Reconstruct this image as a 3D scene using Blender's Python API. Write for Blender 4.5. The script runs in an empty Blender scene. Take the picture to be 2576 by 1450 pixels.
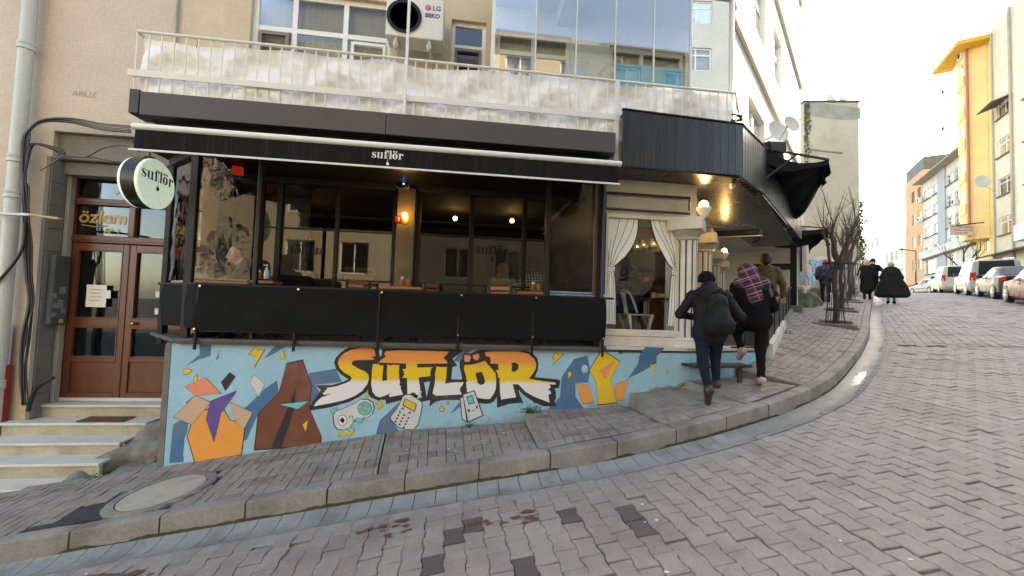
import bpy, bmesh, math, random
import numpy as np
from mathutils import Matrix, Vector
random.seed(7); RNG = np.random.default_rng(7)
SC = bpy.context.scene; COL = SC.collection
PI = math.pi; R = math.radians

# ------------------------------------------------------------------ camera
CAM = np.array([0., 0., 1.6]); FPX = 1000.; CX, CY = 1288., 725.      # focal length in units of a 2576 wide frame
_yaw, _tilt, _roll = R(83.2), math.atan(43 / FPX), .033
FW = np.array([math.cos(_yaw) * math.cos(_tilt), math.sin(_yaw) * math.cos(_tilt), math.sin(_tilt)])
_rt = np.array([math.sin(_yaw), -math.cos(_yaw), 0.]); _up = np.cross(_rt, FW)
RT = _rt * math.cos(_roll) + _up * math.sin(_roll); UP = -_rt * math.sin(_roll) + _up * math.cos(_roll)
cd = bpy.data.cameras.new('camera'); cam = bpy.data.objects.new('camera', cd); COL.objects.link(cam)
cd.sensor_width = 36; cd.lens = 36 * FPX / 2576; cd.clip_start = .05; cd.clip_end = 2000
m = Matrix.Identity(4)
for i in range(3):
    m[i][0] = RT[i]; m[i][1] = UP[i]; m[i][2] = -FW[i]; m[i][3] = CAM[i]
cam.matrix_world = m; SC.camera = cam

# ------------------------------------------------------------------ daylight
SUN_AZ, SUN_EL = R(27), R(28.5)                       # azimuth from +X towards +Y
w = bpy.data.worlds.new('World'); SC.world = w; w.use_nodes = True
nt = w.node_tree; nt.nodes.clear()
sky = nt.nodes.new('ShaderNodeTexSky'); sky.sky_type = 'NISHITA'; sky.sun_disc = False
sky.sun_elevation = SUN_EL; sky.sun_rotation = PI / 2 - SUN_AZ
sky.air_density = 1.0; sky.dust_density = 1.5; sky.ozone_density = 1.0; sky.altitude = 50
hs = nt.nodes.new('ShaderNodeHueSaturation'); hs.inputs['Saturation'].default_value = 1.0
bg = nt.nodes.new('ShaderNodeBackground'); bg.inputs['Strength'].default_value = .15
wo = nt.nodes.new('ShaderNodeOutputWorld')
nt.links.new(sky.outputs[0], hs.inputs['Color']); nt.links.new(hs.outputs[0], bg.inputs[0]); nt.links.new(bg.outputs[0], wo.inputs[0])
sl = bpy.data.lights.new('sun', 'SUN'); sl.energy = 5.0; sl.angle = R(.5); sl.color = (1, .93, .82)
so = bpy.data.objects.new('sun', sl); COL.objects.link(so)
_sd = Vector((math.cos(SUN_AZ) * math.cos(SUN_EL), math.sin(SUN_AZ) * math.cos(SUN_EL), math.sin(SUN_EL)))
so.rotation_euler = _sd.to_track_quat('Z', 'Y').to_euler(); so.location = (30, 10, 30)
vs = SC.view_settings; vs.view_transform = 'Standard'; vs.look = 'None'; vs.gamma = 1; vs.use_curve_mapping = False
vs.exposure = 2.6; vs.use_white_balance = True; vs.white_balance_temperature = 7700; vs.white_balance_tint = 11
SC.cycles.max_bounces = 8; SC.cycles.transparent_max_bounces = 16
SC.cycles.sample_clamp_indirect = 6

# ------------------------------------------------------------------ survey: sight lines of the camera meet the planes of the place
def ray(x, y): return FW + (x - CX) / FPX * RT + (CY - y) / FPX * UP
def W(x, y, Y):
    d = ray(x, y); p = CAM + d * (Y / d[1]); return (float(p[0]), float(p[1]), float(p[2]))
def at(x, y, Z):
    p = CAM + ray(x, y) * Z; return (float(p[0]), float(p[1]), float(p[2]))

# ------------------------------------------------------------------ the lie of the land
def gs(s):
    return np.where(s < 10, s, s - (np.clip(s, 10, 55) - 10) ** 2 / 90 - np.clip(s - 55, 0, None))
def zr(x, y):
    x = np.asarray(x, float); y = np.asarray(y, float)
    a = .155 * np.clip(x, -14, 40) - .19; b = .57 + .105 * gs(np.clip((x - 5) * .75 + (y - 5) * .66, -16, 200))
    mn = np.minimum(a, b)
    return mn - np.log(np.exp(-6 * (a - mn)) + np.exp(-6 * (b - mn))) / 6 + .02
_kp = np.array([(-9, 4.01), (-6, 4.01), (-4, 4.01), (-2, 4.01), (0, 4.01), (1.4, 4.02), (2.42, 4.15), (3.2, 4.33), (3.97, 4.56), (4.8, 4.92), (5.42, 5.26), (6.05, 5.69), (6.65, 6.12), (7.6, 6.82), (8.53, 7.55), (9.7, 8.5), (12.5, 10.93), (17.5, 15.2), (25, 21.6), (35, 30.1), (60, 51.4)], float)
def _catmull(P, n=14):
    Q = np.vstack([2 * P[0] - P[1], P, 2 * P[-1] - P[-2]]); out = []
    for i in range(1, len(Q) - 2):
        for t in np.linspace(0, 1, n, endpoint=False):
            a, b, c, d = Q[i - 1], Q[i], Q[i + 1], Q[i + 2]
            out.append(.5 * (2 * b + (c - a) * t + (2 * a - 5 * b + 4 * c - d) * t * t + (3 * b - a - 3 * c + d) * t ** 3))
    out.append(P[-1]); return np.array(out)
_kc = _catmull(_kp); _ks = np.concatenate([[0], np.cumsum(np.linalg.norm(np.diff(_kc, axis=0), axis=1))])
def kerb(s):
    return np.stack([np.interp(s, _ks, _kc[:, 0]), np.interp(s, _ks, _kc[:, 1])], -1)
def kerb_n(s):                                        # unit normal towards the pavement
    t = kerb(np.asarray(s) + .05) - kerb(np.asarray(s) - .05); t = t / np.linalg.norm(t, axis=-1, keepdims=True)
    return np.stack([-t[..., 1], t[..., 0]], -1)
def kerb_s_at_x(x): return float(np.interp(x, _kc[:, 0], _ks))
def kdist(x, y):                                      # signed distance to the kerb, positive on the pavement side
    P = np.stack([np.asarray(x, float).ravel(), np.asarray(y, float).ravel()], -1); out = np.empty(len(P))
    C = _kc[::2]; T = np.gradient(C, axis=0); N = np.stack([-T[:, 1], T[:, 0]], -1); N /= np.linalg.norm(N, axis=1, keepdims=True)
    for i in range(0, len(P), 4000):
        q = P[i:i + 4000]; d = ((q[:, None] - C[None]) ** 2).sum(-1); j = d.argmin(1)
        out[i:i + 4000] = ((q - C[j]) * N[j]).sum(-1)
    return out.reshape(np.shape(x))

# ------------------------------------------------------------------ objects
def tag(o, label=None, cat=None, group=None, kind=None):
    for k, v in (('label', label), ('category', cat), ('group', group), ('kind', kind)):
        if v: o[k] = v
    return o
def thing(name, label, cat, loc=(0, 0, 0), group=None, rz=0):
    o = bpy.data.objects.new(name, None); COL.objects.link(o); o.empty_display_size = .1
    o.location = loc; o.rotation_euler = (0, 0, rz); o['_m'] = 1
    return tag(o, label, cat, group)
def pmat(o): return Matrix.Translation(o.location) @ o.rotation_euler.to_matrix().to_4x4()
def link(name, me, mats, parent=None):
    o = bpy.data.objects.new(name, me); COL.objects.link(o)
    for mt in (mats if isinstance(mats, (list, tuple)) else [mats]):
        if mt is not None: me.materials.append(mt)
    if parent is not None:
        o.parent = parent
        if parent.type == 'EMPTY': o.matrix_parent_inverse = pmat(parent).inverted()
    return o
def copy_tree(o, parent=None):
    c = o.copy(); COL.objects.link(c)
    if parent is not None: c.parent = parent
    for ch in list(o.children): copy_tree(ch, c)
    return c
class MB:
    """collects shapes and links them as ONE mesh object"""
    def __init__(s): s.v = []; s.f = []; s.mi = []; s.cur = 0; s.tone = None
    def add(s, vs, fs):
        b = len(s.v); s.v.extend([tuple(map(float, p)) for p in vs]); s.f.extend([tuple(b + i for i in f) for f in fs]); s.mi.extend([s.cur] * len(fs)); return s
    def box(s, x0, x1, y0, y1, z0, z1, ch=0, xf=None):
        if ch <= 0:
            vs = [(x, y, z) for x in (x0, x1) for y in (y0, y1) for z in (z0, z1)]
            fs = [(0, 1, 3, 2), (4, 6, 7, 5), (0, 4, 5, 1), (2, 3, 7, 6), (0, 2, 6, 4), (1, 5, 7, 3)]
        else:
            ch = min(ch, (x1 - x0) * .45, (y1 - y0) * .45, (z1 - z0) * .45); vs = []; idx = {}
            L = ((x0, x1), (y0, y1), (z0, z1))
            for c in range(8):
                sg = (c & 1, c >> 1 & 1, c >> 2 & 1)
                for a in range(3):
                    p = [L[k][sg[k]] + (0 if k == a else (ch if sg[k] == 0 else -ch)) for k in range(3)]
                    idx[c, a] = len(vs); vs.append(p)
            fs = []
            for a in range(3):
                b, d = (a + 1) % 3, (a + 2) % 3
                for sgn in (0, 1):
                    q = [(sgn << a) | (i << b) | (j << d) for i, j in ((0, 0), (1, 0), (1, 1), (0, 1))]
                    f = [idx[c, a] for c in q]; fs.append(tuple(f if sgn else f[::-1]))
            for a in range(3):
                b, d = (a + 1) % 3, (a + 2) % 3
                for i in (0, 1):
                    for j in (0, 1):
                        c0 = (i << b) | (j << d); c1 = c0 | (1 << a)
                        f = [idx[c0, b], idx[c1, b], idx[c1, d], idx[c0, d]]; fs.append(tuple(f if (i ^ j) else f[::-1]))
            for c in range(8):
                f = [idx[c, 0], idx[c, 1], idx[c, 2]]; par = bin(c).count('1') % 2
                fs.append(tuple(f if par else f[::-1]))
        if xf is not None: vs = [tuple(xf @ Vector(p)) for p in vs]
        return s.add(vs, fs)
    def obox(s, c, size, rz=0, ch=0, rx=0, ry=0):
        xf = Matrix.Translation(c) @ Matrix.Rotation(rz, 4, 'Z') @ Matrix.Rotation(ry, 4, 'Y') @ Matrix.Rotation(rx, 4, 'X')
        a, b, d = size[0] / 2, size[1] / 2, size[2] / 2
        return s.box(-a, a, -b, b, -d, d, ch, xf)
    def bar(s, p, q, wd, ht, ch=0, upv=(0, 0, 1)):      # box beam from p to q
        p, q = Vector(p), Vector(q); d = q - p; L = d.length; d.normalize(); u = Vector(upv)
        if abs(d.dot(u)) > .99: u = Vector((0, 1, 0))
        sd = d.cross(u).normalized(); u = sd.cross(d)
        xf = Matrix(((d.x, sd.x, u.x, (p.x + q.x) / 2), (d.y, sd.y, u.y, (p.y + q.y) / 2), (d.z, sd.z, u.z, (p.z + q.z) / 2), (0, 0, 0, 1)))
        return s.box(-L / 2, L / 2, -wd / 2, wd / 2, -ht / 2, ht / 2, ch, xf)
    def tube(s, pts, r, n=8, cap=True):
        pts = [Vector(p) for p in pts]; k = len(pts); rs = r if isinstance(r, (list, tuple, np.ndarray)) else [r] * k
        vs = []; fs = []; u = None
        for i, p in enumerate(pts):
            d = (pts[min(i + 1, k - 1)] - pts[max(i - 1, 0)]); d = d.normalized() if d.length > 1e-9 else Vector((0, 0, 1))
            if u is None: u = d.orthogonal().normalized()
            else:
                u = u - d * u.dot(d); u = u.normalized() if u.length > 1e-6 else d.orthogonal().normalized()
            b = d.cross(u)
            for j in range(n):
                a = 2 * PI * j / n; vs.append(p + (u * math.cos(a) + b * math.sin(a)) * rs[i])
        for i in range(k - 1):
            for j in range(n): fs.append((i * n + j, i * n + (j + 1) % n, (i + 1) * n + (j + 1) % n, (i + 1) * n + j))
        if cap: fs.append(tuple(range(n - 1, -1, -1))); fs.append(tuple(range((k - 1) * n, k * n)))
        return s.add(vs, fs)
    def lathe(s, prof, c=(0, 0, 0), n=16, axis='Z', xf=None):      # prof: (radius, height)
        vs = []; fs = []; k = len(prof)
        for r, h in prof:
            for j in range(n):
                a = 2 * PI * j / n; p = (r * math.cos(a), r * math.sin(a), h)
                if axis == 'Y': p = (p[0], p[2], -p[1])
                if axis == 'X': p = (p[2], p[0], p[1])
                p = Vector(p)
                if xf is not None: p = xf @ p
                vs.append((p[0] + c[0], p[1] + c[1], p[2] + c[2]))
        for i in range(k - 1):
            for j in range(n): fs.append((i * n + j, i * n + (j + 1) % n, (i + 1) * n + (j + 1) % n, (i + 1) * n + j))
        if tuple(prof[0]) != tuple(prof[-1]): fs.append(tuple(range(n - 1, -1, -1))); fs.append(tuple(range((k - 1) * n, k * n)))
        return s.add(vs, fs)
    def ball(s, c, r, n=10, m=6, sc=(1, 1, 1)):
        prof = [(max(r * math.sin(PI * i / m), 1e-4), -r * math.cos(PI * i / m)) for i in range(m + 1)]
        b = len(s.v); s.lathe(prof, (0, 0, 0), n)
        for i in range(b, len(s.v)): p = s.v[i]; s.v[i] = (p[0] * sc[0] + c[0], p[1] * sc[1] + c[1], p[2] * sc[2] + c[2])
        return s
    def prism(s, poly, f0, f1):                        # poly: 2D points, f0/f1 map them to the two ends
        n = len(poly); vs = [f0(*p) for p in poly] + [f1(*p) for p in poly]
        fs = [tuple(range(n - 1, -1, -1)), tuple(range(n, 2 * n))] + [(i, (i + 1) % n, n + (i + 1) % n, n + i) for i in range(n)]
        return s.add(vs, fs)
    def vprism(s, poly, z0, z1):
        return s.prism(poly, lambda x, y: (x, y, z0), lambda x, y: (x, y, z1))
    def grid(s, fn, nu, nv, closed=False):
        vs = [fn(i / nu, j / nv) for j in range(nv + 1) for i in range(nu + 1)]
        fs = [(j * (nu + 1) + i, j * (nu + 1) + i + 1, (j + 1) * (nu + 1) + i + 1, (j + 1) * (nu + 1) + i) for j in range(nv) for i in range(nu)]
        return s.add(vs, fs)
    def poly(s, pts): return s.add(pts, [tuple(range(len(pts)))])
    def build(s, name, mats, parent=None, smooth=False, fix=True):
        me = bpy.data.meshes.new(name); me.from_pydata(s.v, [], s.f)
        o = link(name, me, mats, parent)
        if s.mi and max(s.mi) > 0: me.polygons.foreach_set('material_index', s.mi)
        if fix:
            bm = bmesh.new(); bm.from_mesh(me); bmesh.ops.recalc_face_normals(bm, faces=bm.faces); bm.to_mesh(me); bm.free()
        if smooth: me.polygons.foreach_set('use_smooth', [True] * len(me.polygons))
        if smooth == 2:
            md = o.modifiers.new('edge_split', 'EDGE_SPLIT'); md.split_angle = R(40)
        me.update(); return o

# ------------------------------------------------------------------ materials
MATS = {}
def mat(name, col, rough=.6, metal=0., var=.14, scale=3., grain=.06, bump=.1, bscale=60., emit=None, spec=.5, stretch=None, coat=0., tone=None, dirt=None):
    """principled surface with two layers of noise in its colour, fine relief and wear"""
    if name in MATS: return MATS[name]
    mt = bpy.data.materials.new(name); mt.use_nodes = True; n = mt.node_tree.nodes; L = mt.node_tree.links; b = n['Principled BSDF']
    b.inputs['Roughness'].default_value = rough; b.inputs['Metallic'].default_value = metal; b.inputs['Specular IOR Level'].default_value = spec
    if coat: b.inputs['Coat Weight'].default_value = coat; b.inputs['Coat Roughness'].default_value = .06
    tc = n.new('ShaderNodeTexCoord'); vec = tc.outputs['Object']
    if stretch:
        mp = n.new('ShaderNodeMapping'); mp.inputs['Scale'].default_value = stretch; L.new(vec, mp.inputs[0]); vec = mp.outputs[0]
    def noise(sc, det=4):
        q = n.new('ShaderNodeTexNoise'); q.inputs['Scale'].default_value = sc; q.inputs['Detail'].default_value = det; q.inputs['Roughness'].default_value = .62; L.new(vec, q.inputs['Vector']); return q.outputs['Fac']
    def mapr(v, a, c):
        q = n.new('ShaderNodeMapRange'); q.inputs[1].default_value = .25; q.inputs[2].default_value = .75; q.inputs[3].default_value = a; q.inputs[4].default_value = c; L.new(v, q.inputs[0]); return q.outputs[0]
    def mul(c, f):
        q = n.new('ShaderNodeVectorMath'); q.operation = 'SCALE'
        if isinstance(c, (tuple, list)): q.inputs[0].default_value = c[:3]
        else: L.new(c, q.inputs[0])
        L.new(f, q.inputs['Scale']); return q.outputs[0]
    c = tuple(col)
    if tone:                                            # per-piece colour carried by the mesh
        at_ = n.new('ShaderNodeAttribute'); at_.attribute_name = 'tone'
        rp = n.new('ShaderNodeValToRGB'); el = rp.color_ramp.elements
        while len(el) < len(tone): el.new(.5)
        for e, (p, q) in zip(el, tone): e.position = p; e.color = (*q, 1)
        L.new(at_.outputs['Fac'], rp.inputs[0]); c = rp.outputs[0]
    c = mul(c, mapr(noise(scale), 1 - var, 1 + var)); c = mul(c, mapr(noise(scale * 14, 2), 1 - grain, 1 + grain))
    if dirt:                                            # (colour, amount, scale)
        mx = n.new('ShaderNodeMix'); mx.data_type = 'RGBA'; L.new(c, mx.inputs[6]); mx.inputs[7].default_value = (*dirt[0], 1)
        q = n.new('ShaderNodeMapRange'); q.inputs[1].default_value = .5; q.inputs[2].default_value = .75; q.inputs[3].default_value = 0; q.inputs[4].default_value = dirt[1]
        L.new(noise(dirt[2], 8), q.inputs[0]); L.new(q.outputs[0], mx.inputs[0]); c = mx.outputs[2]
    L.new(c, b.inputs['Base Color'])
    if bump:
        bp = n.new('ShaderNodeBump'); bp.inputs['Strength'].default_value = bump; bp.inputs['Distance'].default_value = .01; L.new(noise(bscale, 3), bp.inputs['Height']); L.new(bp.outputs[0], b.inputs['Normal'])
    rr = mapr(noise(scale * 3), max(rough - .08, .02), min(rough + .08, 1)); L.new(rr, b.inputs['Roughness'])
    if emit: b.inputs['Emission Color'].default_value = (*emit[0], 1); b.inputs['Emission Strength'].default_value = emit[1]
    MATS[name] = mt; return mt
def glass(name, tint=(.9, .93, .95), refl=.12, rough=.0, wavy=0., wscale=4.):
    """thin pane: see-through with a mirror layer that grows at grazing angles"""
    if name in MATS: return MATS[name]
    mt = bpy.data.materials.new(name); mt.use_nodes = True; n = mt.node_tree.nodes; L = mt.node_tree.links; n.clear()
    o = n.new('ShaderNodeOutputMaterial'); mx = n.new('ShaderNodeMixShader'); t = n.new('ShaderNodeBsdfTransparent'); g = n.new('ShaderNodeBsdfGlossy')
    t.inputs[0].default_value = (*tint, 1); g.inputs['Roughness'].default_value = rough
    lw = n.new('ShaderNodeFresnel'); lw.inputs[0].default_value = 1.5
    ad = n.new('ShaderNodeMath'); ad.operation = 'MULTIPLY_ADD'; ad.inputs[1].default_value = 1.; ad.inputs[2].default_value = refl; ad.use_clamp = True
    L.new(lw.outputs[0], ad.inputs[0]); L.new(ad.outputs[0], mx.inputs[0]); L.new(t.outputs[0], mx.inputs[1]); L.new(g.outputs[0], mx.inputs[2]); L.new(mx.outputs[0], o.inputs[0])
    if wavy:
        tc = n.new('ShaderNodeTexCoord'); q = n.new('ShaderNodeTexNoise'); q.inputs['Scale'].default_value = wscale; q.inputs['Detail'].default_value = 3; L.new(tc.outputs['Object'], q.inputs[0])
        bp = n.new('ShaderNodeBump'); bp.inputs['Strength'].default_value = wavy; bp.inputs['Distance'].default_value = .1; L.new(q.outputs[0], bp.inputs['Height']); L.new(bp.outputs[0], g.inputs['Normal'])
    MATS[name] = mt; return mt

# ------------------------------------------------------------------ soft bodies: distance fields turned into one continuous skin
def caps(P, a, b, ra, rb, flat=None):
    a = np.asarray(a, float); b = np.asarray(b, float); q = P - a; d = b - a
    if flat is not None:                                # (unit axis, factor): squash along that axis
        ax, k = np.asarray(flat[0], float), flat[1]; q = q + (q @ ax)[..., None] * ax * (1 / k - 1); d = d + (d @ ax) * ax * (1 / k - 1)
    t = np.clip((q @ d) / max(d @ d, 1e-9), 0, 1)
    return np.linalg.norm(q - t[..., None] * d, axis=-1) - (ra + (rb - ra) * t)
def vnoise(P, sc, seed=0):
    k = np.random.default_rng(seed).normal(size=(7, 3)); k /= np.linalg.norm(k, axis=1, keepdims=True); ph = np.arange(7) * 1.7 + seed
    return np.mean([np.sin((P @ kk) * sc * (1 + .35 * i) + ph[i]) for i, kk in enumerate(k)], axis=0)
def skin(name, prims, mats, parent=None, res=.02, k=.03, wrinkle=0., wsc=40., seed=0, cut=None):
    """prims: (a, b, ra, rb, material index[, flat]) -> smooth union, meshed as surface nets"""
    lo = np.min([np.minimum(np.asarray(p[0]) - max(p[2], p[3]), np.asarray(p[1]) - max(p[2], p[3])) for p in prims], 0) - 3 * res
    hi = np.max([np.maximum(np.asarray(p[0]) + max(p[2], p[3]), np.asarray(p[1]) + max(p[2], p[3])) for p in prims], 0) + 3 * res
    N = np.ceil((hi - lo) / res).astype(int) + 1
    G = np.stack(np.meshgrid(*[lo[i] + res * np.arange(N[i]) for i in range(3)], indexing='ij'), -1)
    D = None
    for p in prims:
        d = caps(G, p[0], p[1], p[2], p[3], p[5] if len(p) > 5 else None)
        if D is None: D = d
        else:
            h = np.clip(.5 + .5 * (D - d) / k, 0, 1); D = D * (1 - h) + d * h - k * h * (1 - h)
    if wrinkle: D = D + wrinkle * vnoise(G * np.array([.6, .6, 1.9]), wsc, seed)
    if cut: D = np.maximum(D, cut(G))
    S = D < 0; A, B, C = N - 1
    cnt = np.zeros((A, B, C)); acc = np.zeros((A, B, C, 3)); cor = [(i, j, l) for i in (0, 1) for j in (0, 1) for l in (0, 1)]
    for c0 in cor:
        for ax in range(3):
            if c0[ax]: continue
            c1 = list(c0); c1[ax] = 1
            d0 = D[c0[0]:c0[0] + A, c0[1]:c0[1] + B, c0[2]:c0[2] + C]; d1 = D[c1[0]:c1[0] + A, c1[1]:c1[1] + B, c1[2]:c1[2] + C]
            x = (d0 < 0) != (d1 < 0); t = np.where(x, d0 / np.where(x, d0 - d1, 1), 0)
            cnt += x
            for q in range(3): acc[..., q] += x * (c0[q] + (t if q == ax else 0))
    act = cnt > 0; idx = -np.ones((A, B, C), int); idx[act] = np.arange(act.sum())
    ijk = np.argwhere(act); V = lo + res * (ijk + acc[act] / cnt[act][:, None]); F = []
    for ax in range(3):
        b, c = (ax + 1) % 3, (ax + 2) % 3
        sl0 = [slice(None)] * 3; sl1 = [slice(None)] * 3; sl0[ax] = slice(0, -1); sl1[ax] = slice(1, None)
        s0, s1 = S[tuple(sl0)], S[tuple(sl1)]; e = np.argwhere(s0 != s1)
        e = e[(e[:, b] > 0) & (e[:, c] > 0) & (e[:, b] < N[b] - 1) & (e[:, c] < N[c] - 1)]
        if not len(e): continue
        def ii(db, dc):
            q = e.copy(); q[:, b] += db; q[:, c] += dc; return idx[q[:, 0], q[:, 1], q[:, 2]]
        f = np.stack([ii(-1, -1), ii(0, -1), ii(0, 0), ii(-1, 0)], 1); inv = s1[tuple(e.T)]
        f[inv] = f[inv][:, ::-1]; F.append(f)
    F = np.concatenate(F); F = F[(F >= 0).all(1)]
    me = bpy.data.meshes.new(name); me.from_pydata(V.tolist(), [], F.tolist()); o = link(name, me, mats, parent)
    if isinstance(mats, (list, tuple)) and len(mats) > 1:
        c = V[F].mean(1); ds = np.stack([caps(c, p[0], p[1], p[2], p[3], p[5] if len(p) > 5 else None) for p in prims]); mi = np.array([p[4] for p in prims])[ds.argmin(0)]
        me.polygons.foreach_set('material_index', mi.astype(np.int32))
    me.polygons.foreach_set('use_smooth', [True] * len(me.polygons)); me.update(); return o

# ------------------------------------------------------------------ flat lettering
def text_mesh(name, body, size, xf, mats, parent=None, depth=.0, align='CENTER', shear=0, bold=0):
    cu = bpy.data.curves.new(name, 'FONT'); cu.body = body; cu.size = size; cu.align_x = align; cu.align_y = 'CENTER'; cu.extrude = depth; cu.shear = shear; cu.offset = bold; cu.resolution_u = 3
    o = bpy.data.objects.new('tmp', cu); COL.objects.link(o); dg = bpy.context.evaluated_depsgraph_get()
    me = bpy.data.meshes.new_from_object(o.evaluated_get(dg)); bpy.data.objects.remove(o); bpy.data.curves.remove(cu)
    me.name = name; me.transform(xf); me.materials.clear(); return link(name, me, mats, parent)
def frame(o, ux, uy):                                   # matrix: local x -> ux, y -> uy, origin o
    ux, uy = Vector(ux), Vector(uy); uz = ux.cross(uy)
    return Matrix(((ux.x, uy.x, uz.x, o[0]), (ux.y, uy.y, uz.y, o[1]), (ux.z, uy.z, uz.z, o[2]), (0, 0, 0, 1)))
def stroke(pts, wd):                                    # 2D polygon strip, width may vary
    P = np.array(pts, float); k = len(P); wd = np.broadcast_to(np.asarray(wd, float), k); T = np.gradient(P, axis=0); T /= np.linalg.norm(T, axis=1, keepdims=True); Nn = np.stack([-T[:, 1], T[:, 0]], 1)
    a = P + Nn * wd[:, None] / 2; b = P - Nn * wd[:, None] / 2
    return [np.array([a[i], a[i + 1], b[i + 1], b[i]]) for i in range(k - 1)]
def ell(cx, cy, rx, ry, n=20): return [(cx + rx * math.cos(2 * PI * i / n), cy + ry * math.sin(2 * PI * i / n)) for i in range(n)]
def logo_polys():
    """fat serif letters s u f l oe r with the drop hanging from the f; x height 1, width about 5.6"""
    P = []
    rect = lambda x0, x1, y0, y1: P.append([(x0, y0), (x1, y0), (x1, y1), (x0, y1)])
    t = np.linspace(0, 1, 15); sx = .42 + .26 * np.sin(PI * (1.5 - 2.0 * t)) * np.where(t < .5, 1, 1); sy = np.linspace(.95, .05, 15)
    P.extend(stroke([(.68, .74), (.6, .93), (.4, .97), (.2, .86), (.17, .7), (.3, .57), (.5, .45), (.66, .32), (.62, .12), (.42, .03), (.2, .08), (.1, .28)], [.16, .08, .06, .16, .24, .3, .3, .24, .16, .06, .08, .16]))
    rect(.95, 1.22, .18, 1); rect(.85, .95, .95, 1); rect(1.5, 1.77, 0, 1); rect(1.4, 1.5, .95, 1); rect(1.77, 1.87, 0, .05)
    P.extend(stroke([(1.08, .2), (1.14, .06), (1.3, .02), (1.5, .12)], [.27, .16, .07, .06]))
    rect(2.1, 2.37, 0, 1.1); rect(1.98, 2.5, 0, .05); rect(1.95, 2.1, .93, 1)
    P.extend(stroke([(2.235, 1.05), (2.28, 1.27), (2.42, 1.37), (2.58, 1.36)], [.27, .2, .08, .05])); P.append(ell(2.62, 1.2, .15, .15)); rect(2.6, 2.645, -.5, 1.1)
    P.append([(2.6, -.45), (2.645, -.45), (2.72, -.62)] + [(2.62 + .24 * math.cos(a), -.85 + .26 * math.sin(a)) for a in np.linspace(R(40), R(-220), 16)])
    rect(2.9, 3.17, 0, 1.38); rect(2.8, 2.9, 1.33, 1.38); rect(2.8, 3.28, 0, .05)
    o = ell(3.75, .5, .42, .52, 24); i = ell(3.75, .5, .12, .44, 24)
    for q in range(24): P.append([o[q], o[(q + 1) % 24], i[(q + 1) % 24], i[q]])
    P.append(ell(3.55, 1.25, .15, .15, 12)); P.append(ell(3.97, 1.25, .15, .15, 12))
    rect(4.4, 4.67, 0, 1); rect(4.28, 4.4, .95, 1); rect(4.28, 4.82, 0, .05)
    P.append(ell(4.93, .8, .15, .16, 12)); P.extend(stroke([(4.65, .7), (4.75, .92), (4.93, .95)], [.05, .06, .05]))
    return P
LOGO = logo_polys()
def logo(name, xf, sc, mt, parent, mirror=False):       # xf frame is the left end of the base line
    b = MB()
    for p in LOGO: b.poly([tuple(xf @ Vector(((5.1 - x if mirror else x) * sc, y * sc, 0))) for x, y in p])
    return b.build(name, mt, parent, fix=False)
# ------------------------------------------------------------------ ground sheet, road, gutter, kerb, pavement
M = mat
m_soil = mat('joint_sand', (.045, .04, .035), .95, bump=.4, bscale=120)
gx = np.unique(np.concatenate([np.linspace(-300, -12, 20), np.linspace(-12, 22, 110), np.linspace(22, 90, 60), np.linspace(90, 600, 20)]))
gy = np.unique(np.concatenate([np.linspace(-300, -14, 20), np.linspace(-14, 24, 120), np.linspace(24, 90, 60), np.linspace(90, 600, 20)]))
GX, GY = np.meshgrid(gx, gy, indexing='ij'); GZ = zr(GX, GY) - .028
kd = kdist(GX, GY); GZ = GZ - np.clip((kd - .12) / .3, 0, 1) * 1.1
n1, n2 = GX.shape; ID = np.arange(n1 * n2).reshape(n1, n2)
gv = np.stack([GX, GY, GZ], -1).reshape(-1, 3); gf = np.stack([ID[:-1, :-1], ID[1:, :-1], ID[1:, 1:], ID[:-1, 1:]], -1).reshape(-1, 4)
me = bpy.data.meshes.new('road'); me.from_pydata(gv.tolist(), [], gf.tolist())
m_far = mat('worn_paving', (.20, .19, .178), .85, var=.2, scale=1.2, grain=.12, bump=.25, bscale=25)
far_faces = (gv[gf].mean(1)[:, 0] > 15) & (gv[gf].mean(1)[:, 1] > 8)
road = link('road', me, [m_soil, m_far]); me.polygons.foreach_set('material_index', far_faces.astype(np.int32)); me.polygons.foreach_set('use_smooth', [True] * len(gf))
road['kind'] = 'structure'

m_pav = mat('paver_concrete', (.2, .2, .2), .78, var=.16, scale=5, grain=.13, bump=.35, bscale=160, tone=[(0, (.075, .06, .058)), (.1, (.085, .068, .066)), (.13, (.17, .135, .12)), (.35, (.235, .197, .176)), (.6, (.245, .214, .19)), (.85, (.255, .227, .202)), (1, (.275, .247, .218))], dirt=((.1, .085, .075), .7, 1.1))
# I-shaped blocks
hl, we, wm = .0975, .0805, .0685
PO = np.array([(-we, -hl), (we, -hl), (we, -.062), (wm, -.036), (wm, .036), (we, .062), (we, hl), (-we, hl), (-we, .062), (-wm, .036), (-wm, -.036), (-we, -.062)])
def block_mesh(P, Xf, tilt, tone, zfun, inset=.006, depth=.03):
    """P (n,2) outline; Xf (k,2)+rot -> verts (k,3n,3) of chamfered slabs that follow the ground"""
    n = len(P); k = len(Xf); top = P * (1 - inset / np.abs(P).max(0)); ca, sa = np.cos(Xf[:, 2]), np.sin(Xf[:, 2])
    def put(Q, dz):
        x = Q[None, :, 0] * ca[:, None] - Q[None, :, 1] * sa[:, None] + Xf[:, 0, None]; y = Q[None, :, 0] * sa[:, None] + Q[None, :, 1] * ca[:, None] + Xf[:, 1, None]
        return np.stack([x, y, zfun(x, y) + dz + tilt[:, 0, None] + tilt[:, 1, None] * Q[None, :, 0] + tilt[:, 2, None] * Q[None, :, 1]], -1)
    return np.concatenate([put(top, 0.), put(P, -.005), put(P, -depth)], 1)
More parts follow.
